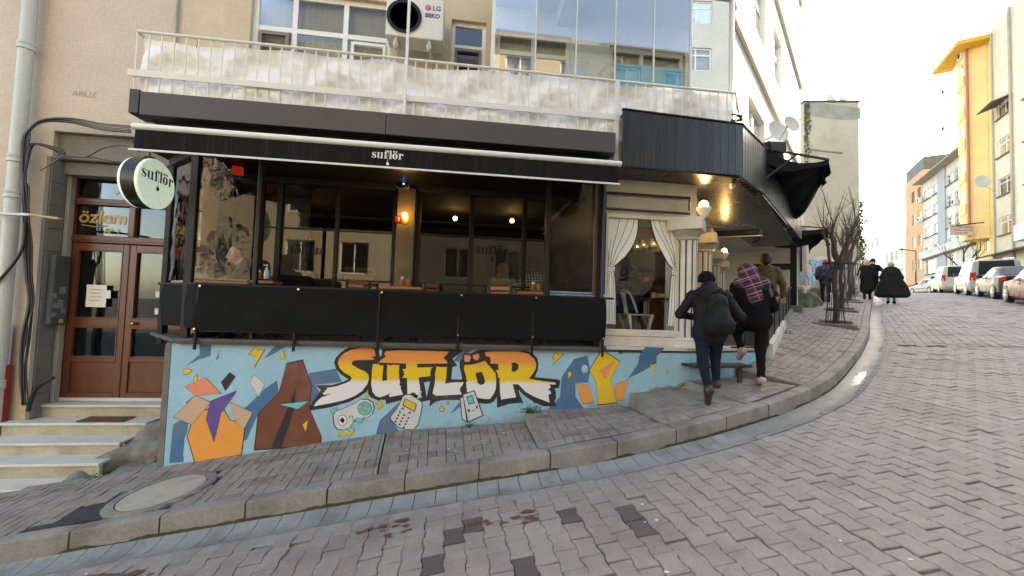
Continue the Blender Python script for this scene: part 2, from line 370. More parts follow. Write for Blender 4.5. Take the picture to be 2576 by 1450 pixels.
def block_faces(n):
    return [tuple(range(n))] + [(r * n + i, (r + 1) * n + i, (r + 1) * n + (i + 1) % n, r * n + (i + 1) % n) for r in (0, 1) for i in range(n)]
def set_tone(me, vals):
    a = me.attributes.new('tone', 'FLOAT', 'POINT'); a.data.foreach_set('value', np.asarray(vals, np.float32))
def lay(V, tones, root, name, mt, rest_name, order, most=300):
    n3 = V.shape[1]; F = block_faces(n3 // 3)
    idx = np.argsort(order); ind, rest = idx[:most], idx[most:]
    for i in ind:
        me = bpy.data.meshes.new(name); c = V[i, 0]; me.from_pydata(V[i].tolist(), [], F); link(name, me, mt, root); set_tone(me, np.full(n3, tones[i]))
    if len(rest):
        vv = V[rest].reshape(-1, 3); ff = [tuple(j + q * n3 for j in f) for q in range(len(rest)) for f in F]
        me = bpy.data.meshes.new(rest_name); me.from_pydata(vv.tolist(), [], ff); o = link(rest_name, me, mt, root); o['kind'] = 'stuff'; set_tone(me, np.repeat(tones[rest], n3))
def view_z(x, y): return (x - CAM[0]) * FW[0] + (y - CAM[1]) * FW[1]
def in_frame(x, y, z, mg=60):
    q = np.stack([x, y, z], -1) - CAM; Z = q @ FW; px = CX + FPX * (q @ RT) / np.maximum(Z, .1); py = CY - FPX * (q @ UP) / np.maximum(Z, .1)
    return (Z > .5) & (px > -mg) & (px < 2576 + mg) & (py > -mg) & (py < 1450 + mg)
SEAM = np.array([8.88, 7.41, 10.58, 6.4])
def beyond_seam(x, y): return (x - 8.88) * .51 + (y - 7.41) * .86 > 0      # the line where the courses turn into the upper street
L = []
for i in range(-40, 110):
    for j in range(-16, 36):
        L.append((i * .1525, 1.2 + j * .2 + (.1 if i % 2 else 0), R(1.8)))
A1 = np.array(L); A1[:, 0] += -.045 * (A1[:, 1] - 3) ; d = kdist(A1[:, 0], A1[:, 1])
A1 = A1[(d < -.33) & ~beyond_seam(A1[:, 0], A1[:, 1])]
L = []
th = R(43.5); ct, st = math.cos(th), math.sin(th)
for i in range(-40, 46):
    for j in range(0, 85):
        u, v = j * .2 + (.1 if i % 2 else 0), i * .1525
        L.append((8.6 + u * ct - v * st, 6.4 + u * st + v * ct, th - PI / 2))
A2 = np.array(L); d = kdist(A2[:, 0], A2[:, 1]); A2 = A2[(d < -.33) & (d > -8) & beyond_seam(A2[:, 0] - .08, A2[:, 1] - .08)]
A = np.concatenate([A1, A2]); A = A[in_frame(A[:, 0], A[:, 1], zr(A[:, 0], A[:, 1]))]
A[:, :2] += RNG.normal(0, .0018, (len(A), 2)); A[:, 2] += RNG.normal(0, R(.5), len(A))
tl = np.stack([RNG.normal(0, .0024, len(A)) - .009 * (RNG.random(len(A)) < .05), RNG.normal(0, .023, len(A)), RNG.normal(0, .023, len(A))], 1)
tone = .36 + .4 * RNG.random(len(A)) + .16 * vnoise(np.stack([A[:, 0], A[:, 1], A[:, 0] * 0], 1), 1.6, 4); tone += .2 * np.clip((A[:, 0] - 1) / 4, -.6, .6)
near = (A[:, 1] < 3.35) & (A[:, 0] > -.5) & (A[:, 0] < 1.5); tone[near & (RNG.random(len(A)) < .08)] = .05; tone[(RNG.random(len(A)) < .002)] = .1
V = block_mesh(PO, A, tl, tone, zr)
lay(V, np.clip(tone, 0, 1), road, 'paver', m_pav, 'paver_courses', view_z(A[:, 0], A[:, 1]))

# gutter: dished stones along the kerb
m_gut = mat('gutter_concrete', (.22, .222, .212), .7, var=.18, scale=4, grain=.1, bump=.3, bscale=90, dirt=((.07, .075, .055), .7, 3))
m_gut2 = mat('wet_gutter', (.165, .172, .158), .6, var=.22, scale=3, grain=.12, bump=.3, bscale=60, spec=.35, dirt=((.07, .08, .055), .7, 2))
def dish(t): return -.035 * math.sin(PI * min(max(t, 0), 1)) ** .8
def gutter_piece(s0, s1, n, gap):
    b = MB(); W0 = .31
    ss = np.linspace(s0 + gap, s1 - gap, n + 1); kk = kerb(ss); nn = kerb_n(ss); tv = np.linspace(0, 1, 8)
    for lay_, dz in ((0, 0.), (1, -.06)):
        for a in range(n + 1):
            for t in tv:
                p = kk[a] - nn[a] * (.004 + W0 * t); b.v.append((p[0], p[1], float(zr(p[0], p[1])) + .008 + dish(t) + dz))
    nt_ = len(tv); o = (n + 1) * nt_
    q = lambda l, a, t: l * o + a * nt_ + t
    for a in range(n):
        for t in range(nt_ - 1): b.f.append((q(0, a, t), q(0, a, t + 1), q(0, a + 1, t + 1), q(0, a + 1, t)))
        b.f.append((q(0, a, nt_ - 1), q(1, a, nt_ - 1), q(1, a + 1, nt_ - 1), q(0, a + 1, nt_ - 1)))
    for a in (0, n):
        for t in range(nt_ - 1): b.f.append((q(0, a, t), q(1, a, t), q(1, a, t + 1), q(0, a, t + 1)))
    b.mi = [0] * len(b.f); return b
gut = gutter_piece(kerb_s_at_x(3.1), kerb_s_at_x(40), 160, 0).build('gutter', m_gut2, smooth=2); gut['kind'] = 'structure'
s0 = kerb_s_at_x(-5.6)
while s0 < kerb_s_at_x(3.0):
    gutter_piece(s0, s0 + .2, 2, .0035).build('gutter_stone', m_gut, gut, smooth=2); s0 += .2
b = MB()                                                # water lying in the dish
for s0_, s1_, wq in ((kerb_s_at_x(5.7), kerb_s_at_x(6.6), .13),):
    n = 24; ss = np.linspace(s0_, s1_, n + 1); kk = kerb(ss); nn = kerb_n(ss); o = len(b.v)
    for i in range(n + 1):
        ww = wq * (math.sin(PI * i / n) ** .5 + .02) * (1 + .25 * math.sin(i * 1.9)); c = .16 - .02 * math.sin(i)
        for sg in (-1, 1):
            p = kk[i] - nn[i] * (c + sg * ww / 2); b.v.append((p[0], p[1], float(zr(*(kk[i] - nn[i] * .16))) - .022))
    b.f += [(o + 2 * i, o + 2 * i + 1, o + 2 * i + 3, o + 2 * i + 2) for i in range(n)]; b.mi = [0] * len(b.f)
m_water = mat('gutter_water', (.07, .075, .07), .33, var=.02, bump=.02, bscale=8, spec=.6)
o = b.build('gutter_water', m_water, gut)

mb_ = MB(); ss = np.linspace(kerb_s_at_x(-5.6), kerb_s_at_x(17), 160); kk = kerb(ss); nn = kerb_n(ss)   # mortar along the dish
for i in range(len(ss)):
    for o_ in (.305, .47): p = kk[i] - nn[i] * (o_ + .02 * math.sin(i * 1.3) * (o_ > .4)); mb_.v.append((p[0], p[1], float(zr(p[0], p[1])) - .0045))
mb_.f = [(2 * i, 2 * i + 1, 2 * i + 3, 2 * i + 2) for i in range(len(ss) - 1)]; mb_.mi = [0] * len(mb_.f)
mb_.build('mortar_band', mat('pale_mortar', (.23, .22, .205), .9, var=.2, scale=6, bump=.5, dirt=((.1, .095, .085), .6, 5)), gut)
mb_ = MB(); ss = np.linspace(kerb_s_at_x(-5.6), kerb_s_at_x(14), 500); kk = kerb(ss); nn = kerb_n(ss)   # moss at the foot of the kerb
for i in range(len(ss)):
    w_ = .012 + .012 * abs(math.sin(i * .37) * math.sin(i * 1.1))
    for o_, h in ((-.001, .02 + w_), (.003, .004), (w_ + .006, .001)): p = kk[i] - nn[i] * o_; mb_.v.append((p[0], p[1], float(zr(p[0], p[1])) + h + (0 if o_ < .005 else -.006)))
mb_.f = [(3 * i + j, 3 * i + j + 1, 3 * i + j + 4, 3 * i + j + 3) for i in range(len(ss) - 1) for j in (0, 1)]; mb_.mi = [0] * len(mb_.f)
mb_.build('moss', mat('kerb_moss', (.055, .05, .022), 1, var=.5, scale=9, bump=.8), gut)['kind'] = 'stuff'
# kerb stones
m_kerb = mat('kerb_concrete', (.23, .205, .175), .85, var=.22, scale=3.5, grain=.16, bump=.6, bscale=120, dirt=((.085, .07, .052), .85, 1.9))
KW, KH = .16, .185
def kerb_top(x, y): return float(zr(x, y)) + KH
def kerb_stone(s0, s1, gap=.006):
    b = MB(); n = 3; ch = .014
    ss = np.linspace(s0 + gap, s1 - gap, n + 1); ss[0] += RNG.uniform(0, .004); kk = kerb(ss); nn = kerb_n(ss); j = RNG.normal(0, .003)
    prof = [(0, -.1), (0, KH - ch), (ch * .4, KH - ch * .35), (ch, KH), (KW - .008, KH), (KW, KH - .008), (KW, -.1)]; k = len(prof)
    for a in range(n + 1):
        e = .006 if a in (0, n) else 0
        z0 = float(zr(*kk[a]))
        for off, h in prof:
            p = kk[a] + nn[a] * (off + j + (e if off < .01 else 0)); b.v.append((p[0], p[1], z0 + h - (e if h > .1 else 0)))
    for a in range(n):
        for t in range(k - 1): b.f.append((a * k + t, a * k + t + 1, (a + 1) * k + t + 1, (a + 1) * k + t))
    b.f += [tuple(range(k)), tuple(range(n * k + k - 1, n * k - 1, -1))]; b.mi = [0] * len(b.f); return b
kb = MB(); ss = np.linspace(kerb_s_at_x(-8), kerb_s_at_x(45), 200)   # bed under the stones
for s_ in ss:
    k_, n_ = kerb(np.array([s_]))[0], kerb_n(np.array([s_]))[0]; z_ = float(zr(*k_))
    for off, h in ((.012, -.3), (.012, KH - .02), (KW - .01, KH - .02), (KW - .01, -.3)):
        p = k_ + n_ * off; kb.v.append((p[0], p[1], z_ + h))
for i in range(len(ss) - 1):
    for t in range(3): kb.f.append((i * 4 + t, i * 4 + t + 1, i * 4 + t + 5, i * 4 + t + 4))
kb.mi = [0] * len(kb.f)
kerbo = kb.build('kerb', m_soil); kerbo['kind'] = 'structure'
s0 = kerb_s_at_x(.21) - .715 * 9
while s0 < kerb_s_at_x(30):
    kerb_stone(s0, s0 + .715).build('kerb_stone', m_kerb, kerbo, smooth=2); s0 += .715

# pavement in steps: each flight is a patch between the wall line and the kerb
m_brick = mat('pavement_brick', (.2, .2, .2), .85, var=.16, scale=6, grain=.13, bump=.4, bscale=150, tone=[(0, (.08, .07, .062)), (.15, (.17, .115, .1)), (.3, (.215, .165, .145)), (.5, (.235, .2, .172)), (1, (.27, .24, .205))], dirt=((.075, .068, .058), .6, 2.5))
ki = lambda x: kerb(np.array([kerb_s_at_x(x)]))[0] + kerb_n(np.array([kerb_s_at_x(x)]))[0] * KW
def kpt(x, dz=0.):
    s = kerb_s_at_x(x); k_ = kerb(np.array([s]))[0]; q = k_ + kerb_n(np.array([s]))[0] * (KW + .004); return (q[0], q[1], float(zr(*k_)) + KH - .004 + dz)
def wz(x): return .155 * x - .19 + KH
PATCH = [  # wall-left, wall-right, kerb-left, kerb-right
    ((-7.2, 5.40, wz(-7.2) + .08), (-.95, 5.40, -.115), kpt(-7.2), kpt(-.80)),
    ((-.93, 5.40, -.095), (.87, 5.40, .03), kpt(-.79), kpt(.83)),
    ((.88, 5.40, .175), (2.33, 5.42, .235), kpt(.84), kpt(2.32)),
    ((2.36, 5.42, .425), (3.15, 5.42, .50), kpt(2.34), kpt(3.55)),
    ((3.17, 5.42, .61), (4.10, 5.58, .63), kpt(3.57), kpt(4.70)),
]
def bil(P, u, v):                                       # v from wall (0) to kerb (1)
    a, b_, c, d_ = (np.array(q) for q in P); u = np.asarray(u)[..., None]; v = np.asarray(v)[..., None]
    return a * (1 - u) * (1 - v) + b_ * u * (1 - v) + c * (1 - u) * v + d_ * u * v
pave = MB()
for P in PATCH:
    n = 14
    o = len(pave.v)
    for j in range(5):
        for i in range(n + 1): p = bil(P, i / n, j / 4); pave.v.append((p[0], p[1], p[2] - .016))
    pave.f += [(o + j * (n + 1) + i, o + j * (n + 1) + i + 1, o + (j + 1) * (n + 1) + i + 1, o + (j + 1) * (n + 1) + i) for j in range(4) for i in range(n)]
# upper pavement along the street
s5 = np.linspace(kerb_s_at_x(4.72), kerb_s_at_x(45), 240)
_in = np.array([(4.12, 5.6, .755), (4.8, 5.8, .93), (6.3, 7.35, 1.17), (7.8, 8.87, 1.42), (9.7, 10.8, 1.72), (12.0, 13.6, 2.03), (14.2, 16.4, 2.32), (19, 21.0, 2.8), (26, 27.0, 3.45), (36, 36.5, 4.2), (48, 46.5, 5.0)])
_it = (_in[:, 0] - 5) * .75 + (_in[:, 1] - 5) * .66
def inner(s):
    k_ = kerb(s); t = (k_[:, 0] - 5) * .75 + (k_[:, 1] - 5) * .66 - .25
    return np.stack([np.interp(t, _it, _in[:, i]) for i in range(3)], -1)
def upper(s, v):                                        # v metres from the kerb
    s = np.atleast_1d(s); v = np.atleast_1d(v); k_ = kerb(s); n_ = kerb_n(s); I = inner(s); a = k_ + n_ * (KW + .004); wd = np.linalg.norm(I[:, :2] - a, axis=1); f = np.clip(v / wd, 0, 1.3)
    z0 = zr(k_[:, 0], k_[:, 1]) + KH - .004; xy = a + (I[:, :2] - a) * f[:, None]
    return np.concatenate([xy, (z0 + (I[:, 2] - z0) * f ** 1.15)[:, None]], 1), wd
o = len(pave.v)
for j in range(6):
    for s_ in s5: 
        p, wd = upper(s_, 0); p, _ = upper(s_, wd * j / 5); pave.v.append((p[0, 0], p[0, 1], p[0, 2] - .016))
n = len(s5)
pave.f += [(o + j * n + i, o + j * n + i + 1, o + (j + 1) * n + i + 1, o + (j + 1) * n + i) for j in range(5) for i in range(n - 1)]
pave.mi = [0] * len(pave.f); pavement = pave.build('pavement', m_soil); pavement['kind'] = 'structure'
MAN = None
def brick_v(c, hx, hy, place):
    P = np.array([(-hx, -hy), (hx, -hy), (hx, hy), (-hx, hy)]); out = []
    for e, dz in ((.004, 0.), (0, -.004), (0, -.03)):
        Q = P * (1 - e / np.array([hx, hy])) + c; out.append((Q, dz))
    return out
BV, BT, BO = [], [], []
def _man(x, y): return ((x - MX) / 1.0) ** 2 + (y - MY) ** 2
MX, MY = -3.02, 4.60
ASPH = [(-3.9, 4.2), (-3.25, 4.2), (-2.95, 4.95), (-3.3, 5.0)]
def inpoly(x, y, P):
    c = False
    for i in range(len(P)):
        (x1, y1), (x2, y2) = P[i], P[i - 1]
        if (y1 > y) != (y2 > y) and x < (x2 - x1) * (y - y1) / (y2 - y1) + x1: c = not c
    return c
for pi_, P in enumerate(PATCH):
    a, b_, c, d_ = (np.array(q) for q in P); U = (np.linalg.norm(b_ - a) + np.linalg.norm(d_ - c)) / 2; Vv = (np.linalg.norm(c - a) + np.linalg.norm(d_ - b_)) / 2
    c0 = .205; nu = int(U / c0) + 1; nv = int(Vv / c0) + 1; edge = .10 if pi_ else 0
    for i in range(nu):
        for j in range(nv):
            hor = (i + j) % 2
            for q in (0, 1):
                x0, y0, x1, y1 = (i * c0, j * c0 + q * c0 / 2, (i + 1) * c0, j * c0 + (q + 1) * c0 / 2) if hor else (i * c0 + q * c0 / 2, j * c0, i * c0 + (q + 1) * c0 / 2, (j + 1) * c0)
                x0 += edge; x1 += edge; x1 = min(x1, U); y1 = min(y1, Vv - .005)
                if x1 - x0 < .03 or y1 - y0 < .03: continue
                cc = np.array([(x0 + x1) / 2, (y0 + y1) / 2]); w3 = bil(P, cc[0] / U, cc[1] / Vv)
                if _man(w3[0], w3[1]) < .44 ** 2 or inpoly(w3[0], w3[1], ASPH): continue
                if not in_frame(*[np.array([t]) for t in w3])[0]: continue
                vs_ = []; tz = RNG.normal(0, .002); tx, ty = RNG.normal(0, .02, 2)
                for Q, dz in brick_v(cc, (x1 - x0) / 2 - .003, (y1 - y0) / 2 - .003, None):
                    p = bil(P, Q[:, 0] / U, Q[:, 1] / Vv); p[:, 2] += dz + tz + tx * (Q[:, 0] - cc[0]) + ty * (Q[:, 1] - cc[1]); vs_.append(p)
                BV.append(np.concatenate(vs_)); row = int((cc[1] * 1.0) / .205 + i * .0) % 3
                BT.append(np.clip((.4 if row == 1 and pi_ < 3 else .7) + RNG.normal(0, .12), .2, 1)); BO.append(view_z(w3[0], w3[1]))
s_a, s_b = kerb_s_at_x(4.74), kerb_s_at_x(21)
ns = int((s_b - s_a) / .205)
for i in range(ns):
    for j in range(30):
        hor = (i + j) % 2 if i < 26 else 1
        for q in (0, 1):
            x0, y0, x1, y1 = (i * .205, j * .205 + q * .1025, (i + 1) * .205, j * .205 + (q + 1) * .1025) if hor else (i * .205 + q * .1025, j * .205, i * .205 + (q + 1) * .1025, (j + 1) * .205)
            cc = np.array([(x0 + x1) / 2, (y0 + y1) / 2]); w3, wd = upper(s_a + cc[0], cc[1])
            if cc[1] > wd[0] + .03: continue
            if any(abs((w3[0, 0] - tx_) * .75 + (w3[0, 1] - ty_) * .66) < .42 and abs((w3[0, 0] - tx_) * -.66 + (w3[0, 1] - ty_) * .75) < .42 for tx_, ty_ in ((9.25, 8.95), (12.2, 11.6), (15.2, 14.1), (18.4, 16.9))): continue
            vs_ = []; tz = RNG.normal(0, .0015); hx, hy = (x1 - x0) / 2 - .003, (y1 - y0) / 2 - .003
            for Q, dz in brick_v(cc, hx, hy, None):
                p, _ = upper(s_a + Q[:, 0], Q[:, 1]); p[:, 2] += dz + tz; vs_.append(p)
            BV.append(np.concatenate(vs_)); BT.append(np.clip(.6 + RNG.normal(0, .2) - (.25 if 4 < i < 18 and RNG.random() < .3 else 0), .05, 1)); BO.append(view_z(w3[0, 0], w3[0, 1]))
lay(np.array(BV), np.array(BT), pavement, 'brick', m_brick, 'brick_courses', np.array(BO))
# step kerbs across the pavement
def cross_stone(p, q, h, wd=.12, parts=((0, .5), (.5, 1)), drop=.0):
    p, q = np.array(p, float), np.array(q, float); dr = q - p; L = np.linalg.norm(dr[:2]); nrm = np.array([dr[1], -dr[0], 0]) / L * -1
    for t0, t1 in parts:
        b = MB(); a, c = p + dr * (t0 + .004), p + dr * (t1 - .004); e = .012
        pr = [(0, -h), (0, -e), (e * .4, -e * .3), (e, .003), (wd, .003), (wd, -h)]
        for s_ in (a, c):
            for off, z in pr: b.v.append(tuple(s_ + np.array([1, 0, 0]) * off + np.array([0, 0, z])))
        k = len(pr); b.f = [(t, t + 1, k + t + 1, k + t) for t in range(k - 1)] + [tuple(range(k)), tuple(range(2 * k - 1, k - 1, -1))]; b.mi = [0] * len(b.f)
        b.build('step_stone', m_kerb, pavement, smooth=2)
for i, h in ((1, .06), (2, .22), (3, .26), (4, .22)):
    cross_stone(PATCH[i][0], PATCH[i][2], h, parts=((0, .42), (.42, .86), (.86, 1)) if i > 1 else ((0, .5), (.5, 1)))
p5, wd5 = upper(kerb_s_at_x(4.74), 0); p6 = (4.13, 5.6, .755)
cross_stone(p6, (p5[0, 0], p5[0, 1], p5[0, 2] + .004), .22, parts=((0, .42), (.42, 1)))
# manhole and the dark patch beside it
m_man = mat('manhole_concrete', (.42, .39, .33), .9, var=.12, scale=6, bump=.4, bscale=90, dirt=((.2, .18, .15), .6, 4))
m_rim = mat('rough_mortar', (.2, .185, .16), .95, var=.3, scale=8, bump=.9, bscale=70)
P0 = PATCH[0]
def on0(x, y):
    u = (x + 7.2) / 6.35; v = (5.4 - y) / (5.4 - 4.174); return float(bil(P0, np.array(u), np.array(v))[2])
mh = thing('manhole', 'round concrete manhole cover with fine parallel ribs in a rough mortar collar on the pavement', 'manhole', (MX, MY, on0(MX, MY)))
b = MB(); n = 36; rr = [.455 + .02 * math.sin(3 * a) for a in range(n)]
ring = lambda r, dz: [(MX + (r[i] if isinstance(r, list) else r) * math.cos(2 * PI * i / n), MY + (r[i] if isinstance(r, list) else r) * math.sin(2 * PI * i / n)) for i in range(n)]
for r, dz in ((rr, -.02), (rr, .004), (.44, .014), (.365, .012), (.36, -.02)):
    for x, y in ring(r, dz): b.v.append((x, y, on0(x, y) + dz + RNG.normal(0, .001)))
b.f = [(k * n + i, k * n + (i + 1) % n, (k + 1) * n + (i + 1) % n, (k + 1) * n + i) for k in range(4) for i in range(n)]; b.mi = [0] * len(b.f); b.build('collar', m_rim, mh, smooth=2)
b = MB()
pts = ring(.352, 0); b.v = [(x, y, on0(x, y) + .008) for x, y in pts] + [(x, y, on0(x, y) - .03) for x, y in pts]; b.f = [tuple(range(n))] + [(i, (i + 1) % n, n + (i + 1) % n, n + i) for i in range(n)]; b.mi = [0] * len(b.f)
b.build('cover', m_man, mh)
b = MB()
for i in range(-13, 14):
    yy = i * .025; hw = math.sqrt(max(.335 ** 2 - yy ** 2, 0))
    if hw < .03: continue
    ca, sa = math.cos(R(35)), math.sin(R(35)); A_ = (MX - hw * ca - yy * sa, MY - hw * sa + yy * ca); B_ = (MX + hw * ca - yy * sa, MY + hw * sa + yy * ca)
    b.bar((*A_, on0(*A_) + .0095), (*B_, on0(*B_) + .0095), .011, .008)
b.build('rib', m_man, mh)
b = MB(); Pq = [(-3.95, 4.19), (-3.2, 4.19), (-2.9, 5.0), (-3.32, 5.02)]
b.v = [(x, y, on0(x, y) - .004) for x, y in Pq]; b.f = [(0, 1, 2, 3)]; b.mi = [0]
b.build('tar_patch', mat('tar', (.03, .03, .031), .9, var=.3, scale=9, bump=1, bscale=60), pavement)

# old paint spilled on the blocks
m_sp = mat('brown_stain', (.1, .042, .03), .8, var=.3, scale=20, bump=.3)
for x, y, r_, n_ in ((1325 , 1303, .13, 9), (1225, 1318, .1, 6), (955, 1332, .15, 8), (1000, 1340, .08, 5), (330, 1443, .16, 7), (255, 1447, .1, 5)):
    d = ray(x, y); t = 2.
    while CAM[2] + d[2] * t > float(zr(d[0] * t, d[1] * t)): t += .01
    c = CAM + d * t; b = MB()
    for k in range(n_):
        px_, py_ = c[0] + RNG.normal(0, r_ * .7), c[1] + RNG.normal(0, r_ * .25); q = r_ * RNG.uniform(.15, .5); P = [(px_ + q * RNG.uniform(.5, 1.2) * math.cos(a), py_ + .5 * q * RNG.uniform(.5, 1.2) * math.sin(a)) for a in np.linspace(0, 2 * PI, 11, endpoint=False)]
        b.poly([(u, v, float(zr(u, v)) + .0045 + .0004 * k) for u, v in P])
    o = b.build('brown_stain', m_sp, road, fix=False); o['kind'] = 'stuff'
# ------------------------------------------------------------------ materials of the corner house
m_dark = mat('black_metal', (.01, .01, .011), .5, var=.2, scale=4, grain=.1, bump=.06, spec=.25)
m_darkw = mat('dark_brown_frame', (.018, .014, .012), .5, var=.25, scale=6, bump=.1, spec=.3)
m_white = mat('white_enamel', (.72, .71, .66), .45, var=.06, scale=5, grain=.04, bump=.05)
m_upvc = mat('window_plastic', (.74, .73, .68), .4, var=.05, scale=4, grain=.03, bump=.0)
m_plaster = mat('beige_plaster', (.56, .45, .31), .9, var=.10, scale=1.4, grain=.06, bump=.35, bscale=60, dirt=((.36, .27, .17), .35, 1.6))
m_cream = mat('cream_render', (.66, .6, .48), .9, var=.1, scale=.8, grain=.05, bump=.2, bscale=40, dirt=((.4, .36, .28), .4, .9))
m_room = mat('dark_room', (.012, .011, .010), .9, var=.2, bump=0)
m_curt = mat('net_curtain', (.42, .40, .34), .9, var=.12, scale=3, bump=0)
g_win = glass('window_glass', (.88, .9, .88), .03)
g_bal = glass('balcony_glass', (.84, .92, .97), .22)
g_film = glass('clear_film', (.9, .9, .88), .0, .03, .1, 3.)
g_shop = glass('shop_glass', (.8, .82, .82), .03)
def mosaic_mat():
    mt = mat('mosaic_tile', (.56, .44, .32), .55, var=.08, scale=1.2, grain=.03, bump=0); n = mt.node_tree.nodes; L = mt.node_tree.links; b = n['Principled BSDF']
    src = b.inputs['Base Color'].links[0].from_socket
    tc = n.new('ShaderNodeTexCoord'); sp = n.new('ShaderNodeSeparateXYZ'); cb = n.new('ShaderNodeCombineXYZ'); L.new(tc.outputs['Object'], sp.inputs[0]); L.new(sp.outputs[0], cb.inputs[0]); L.new(sp.outputs[2], cb.inputs[1])
    bk = n.new('ShaderNodeTexBrick'); bk.offset = 0; bk.inputs['Scale'].default_value = 1; bk.inputs['Brick Width'].default_value = .034; bk.inputs['Row Height'].default_value = .034; bk.inputs['Mortar Size'].default_value = .0035; bk.inputs['Bias'].default_value = 0
    bk.inputs['Color1'].default_value = (.93, .93, .93, 1); bk.inputs['Color2'].default_value = (1.06, 1.06, 1.05, 1); bk.inputs['Mortar'].default_value = (.84, .83, .82, 1); L.new(cb.outputs[0], bk.inputs['Vector'])
    mx = n.new('ShaderNodeMix'); mx.data_type = 'RGBA'; mx.blend_type = 'MULTIPLY'; mx.inputs[0].default_value = 1; L.new(src, mx.inputs[6]); L.new(bk.outputs['Color'], mx.inputs[7]); L.new(mx.outputs[2], b.inputs['Base Color'])
    bp = n.new('ShaderNodeBump'); bp.inputs['Strength'].default_value = .3; bp.inputs['Distance'].default_value = .004; bp.invert = True; L.new(bk.outputs['Fac'], bp.inputs['Height']); L.new(bp.outputs[0], b.inputs['Normal']); return mt
m_mosaic = mosaic_mat()

# ------------------------------------------------------------------ wall and window builders
def wall_holes(b, P0, u, L, z0, z1, holes, th=.25):
    u = np.array([u[0], u[1]]); nrm = np.array([u[1], -u[0]]); P0 = np.array(P0[:2], float)
    pt = lambda s, z, d=0.: (*(P0 + u * s - nrm * d), z)
    xs = sorted({0., L, *[h[0] for h in holes], *[h[1] for h in holes]}); zs = sorted({z0, z1, *[h[2] for h in holes], *[h[3] for h in holes]})
    xs = [x for x in xs if 0 <= x <= L]; zs = [z for z in zs if z0 <= z <= z1]
    for i in range(len(xs) - 1):
        for j in range(len(zs) - 1):
            cx, cz = (xs[i] + xs[i + 1]) / 2, (zs[j] + zs[j + 1]) / 2
            if any(h[0] < cx < h[1] and h[2] < cz < h[3] for h in holes): continue
            b.add([pt(xs[i], zs[j]), pt(xs[i + 1], zs[j]), pt(xs[i + 1], zs[j + 1]), pt(xs[i], zs[j + 1])], [(0, 1, 2, 3)])
    for a, c, d, e in [h[:4] for h in holes]:
        q = [(a, d), (c, d), (c, e), (a, e)]
        for i in range(4):
            p, r = q[i], q[(i + 1) % 4]; b.add([pt(*p), pt(*p, th), pt(*r, th), pt(*r)], [(0, 1, 2, 3)])
    b.add([pt(0, z1), pt(L, z1), pt(L, z1, th), pt(0, z1, th)], [(0, 1, 2, 3)])
    return pt
def window(parent, P0, u, a, c, d, e, rec=.12, fw=.05, vx=(), hz=(), fm=None, gm=None, panes=True, curtain=None, depth=.05, name='window', part_z=None, extra=()):
    """frame with mullions vx (absolute s) and transoms hz, one pane per light"""
    u = np.array(u); nrm = np.array([u[1], -u[0]]); P0 = np.array(P0[:2], float); ang = math.atan2(u[1], u[0])
    def bx(b, s0, s1, za, zb, d0, d1, ch=0):
        cxy = P0 + u * (s0 + s1) / 2 - nrm * (d0 + d1) / 2; b.obox((cxy[0], cxy[1], (za + zb) / 2), (s1 - s0, d1 - d0, zb - za), ang, ch)
    b = MB(); r0, r1 = rec, rec + depth
    bx(b, a, a + fw, d, e, r0, r1); bx(b, c - fw, c, d, e, r0, r1); bx(b, a + fw, c - fw, d, d + fw, r0, r1); bx(b, a + fw, c - fw, e - fw, e, r0, r1)
    for x in vx: bx(b, x - fw * .5, x + fw * .5, d + fw, e - fw, r0 + .004, r1 - .004)
    xs = [a + fw, *[v for x in vx for v in (x - fw * .5, x + fw * .5)], c - fw]
    for z in hz:
        for i in range(0, len(xs), 2): bx(b, xs[i], xs[i + 1], z - fw * .5, z + fw * .5, r0 + .006, r1 - .006)
    o = b.build(name, fm or m_upvc, parent)
    zs = [d + fw, *[v for z in hz for v in (z - fw * .5, z + fw * .5)], e - fw]; mid = rec + depth * .5
    def q(bb, s0, s1, za, zb): bb.add([(*(P0 + u * s - nrm * mid), z) for s, z in ((s0, za), (s1, za), (s1, zb), (s0, zb))], [(0, 1, 2, 3)])
    if panes == 'one':
        bb = MB(); q(bb, a + fw, c - fw, d + fw, e - fw); bb.build('pane', gm or g_win, o)
    elif panes:
        for i in range(0, len(xs), 2):
            for j in range(0, len(zs), 2):
                bb = MB(); q(bb, xs[i], xs[i + 1], zs[j], zs[j + 1]); bb.build('pane', gm or g_win, o)
    if curtain:
        bb = MB(); nseg = max(8, int((c - a) / .035))
        bb.grid(lambda i, j: (*(P0 + u * (a + (c - a) * i) - nrm * (rec + .14 + .022 * math.sin(i * (c - a) * 75 + 2 * math.sin(i * 9)))), d + (e - d) * j), nseg, 1); bb.build('curtain', curtain, o, smooth=True)
    return o
def plane_pt(px, py, P0, u):                            # sight line meets the vertical plane through P0 along u -> (s, z)
    d = ray(px, py); A_ = np.array([[d[0], -u[0]], [d[1], -u[1]]]); t, s = np.linalg.solve(A_, np.array([P0[0], P0[1]]) - CAM[:2]); return float(s), float(CAM[2] + d[2] * t)

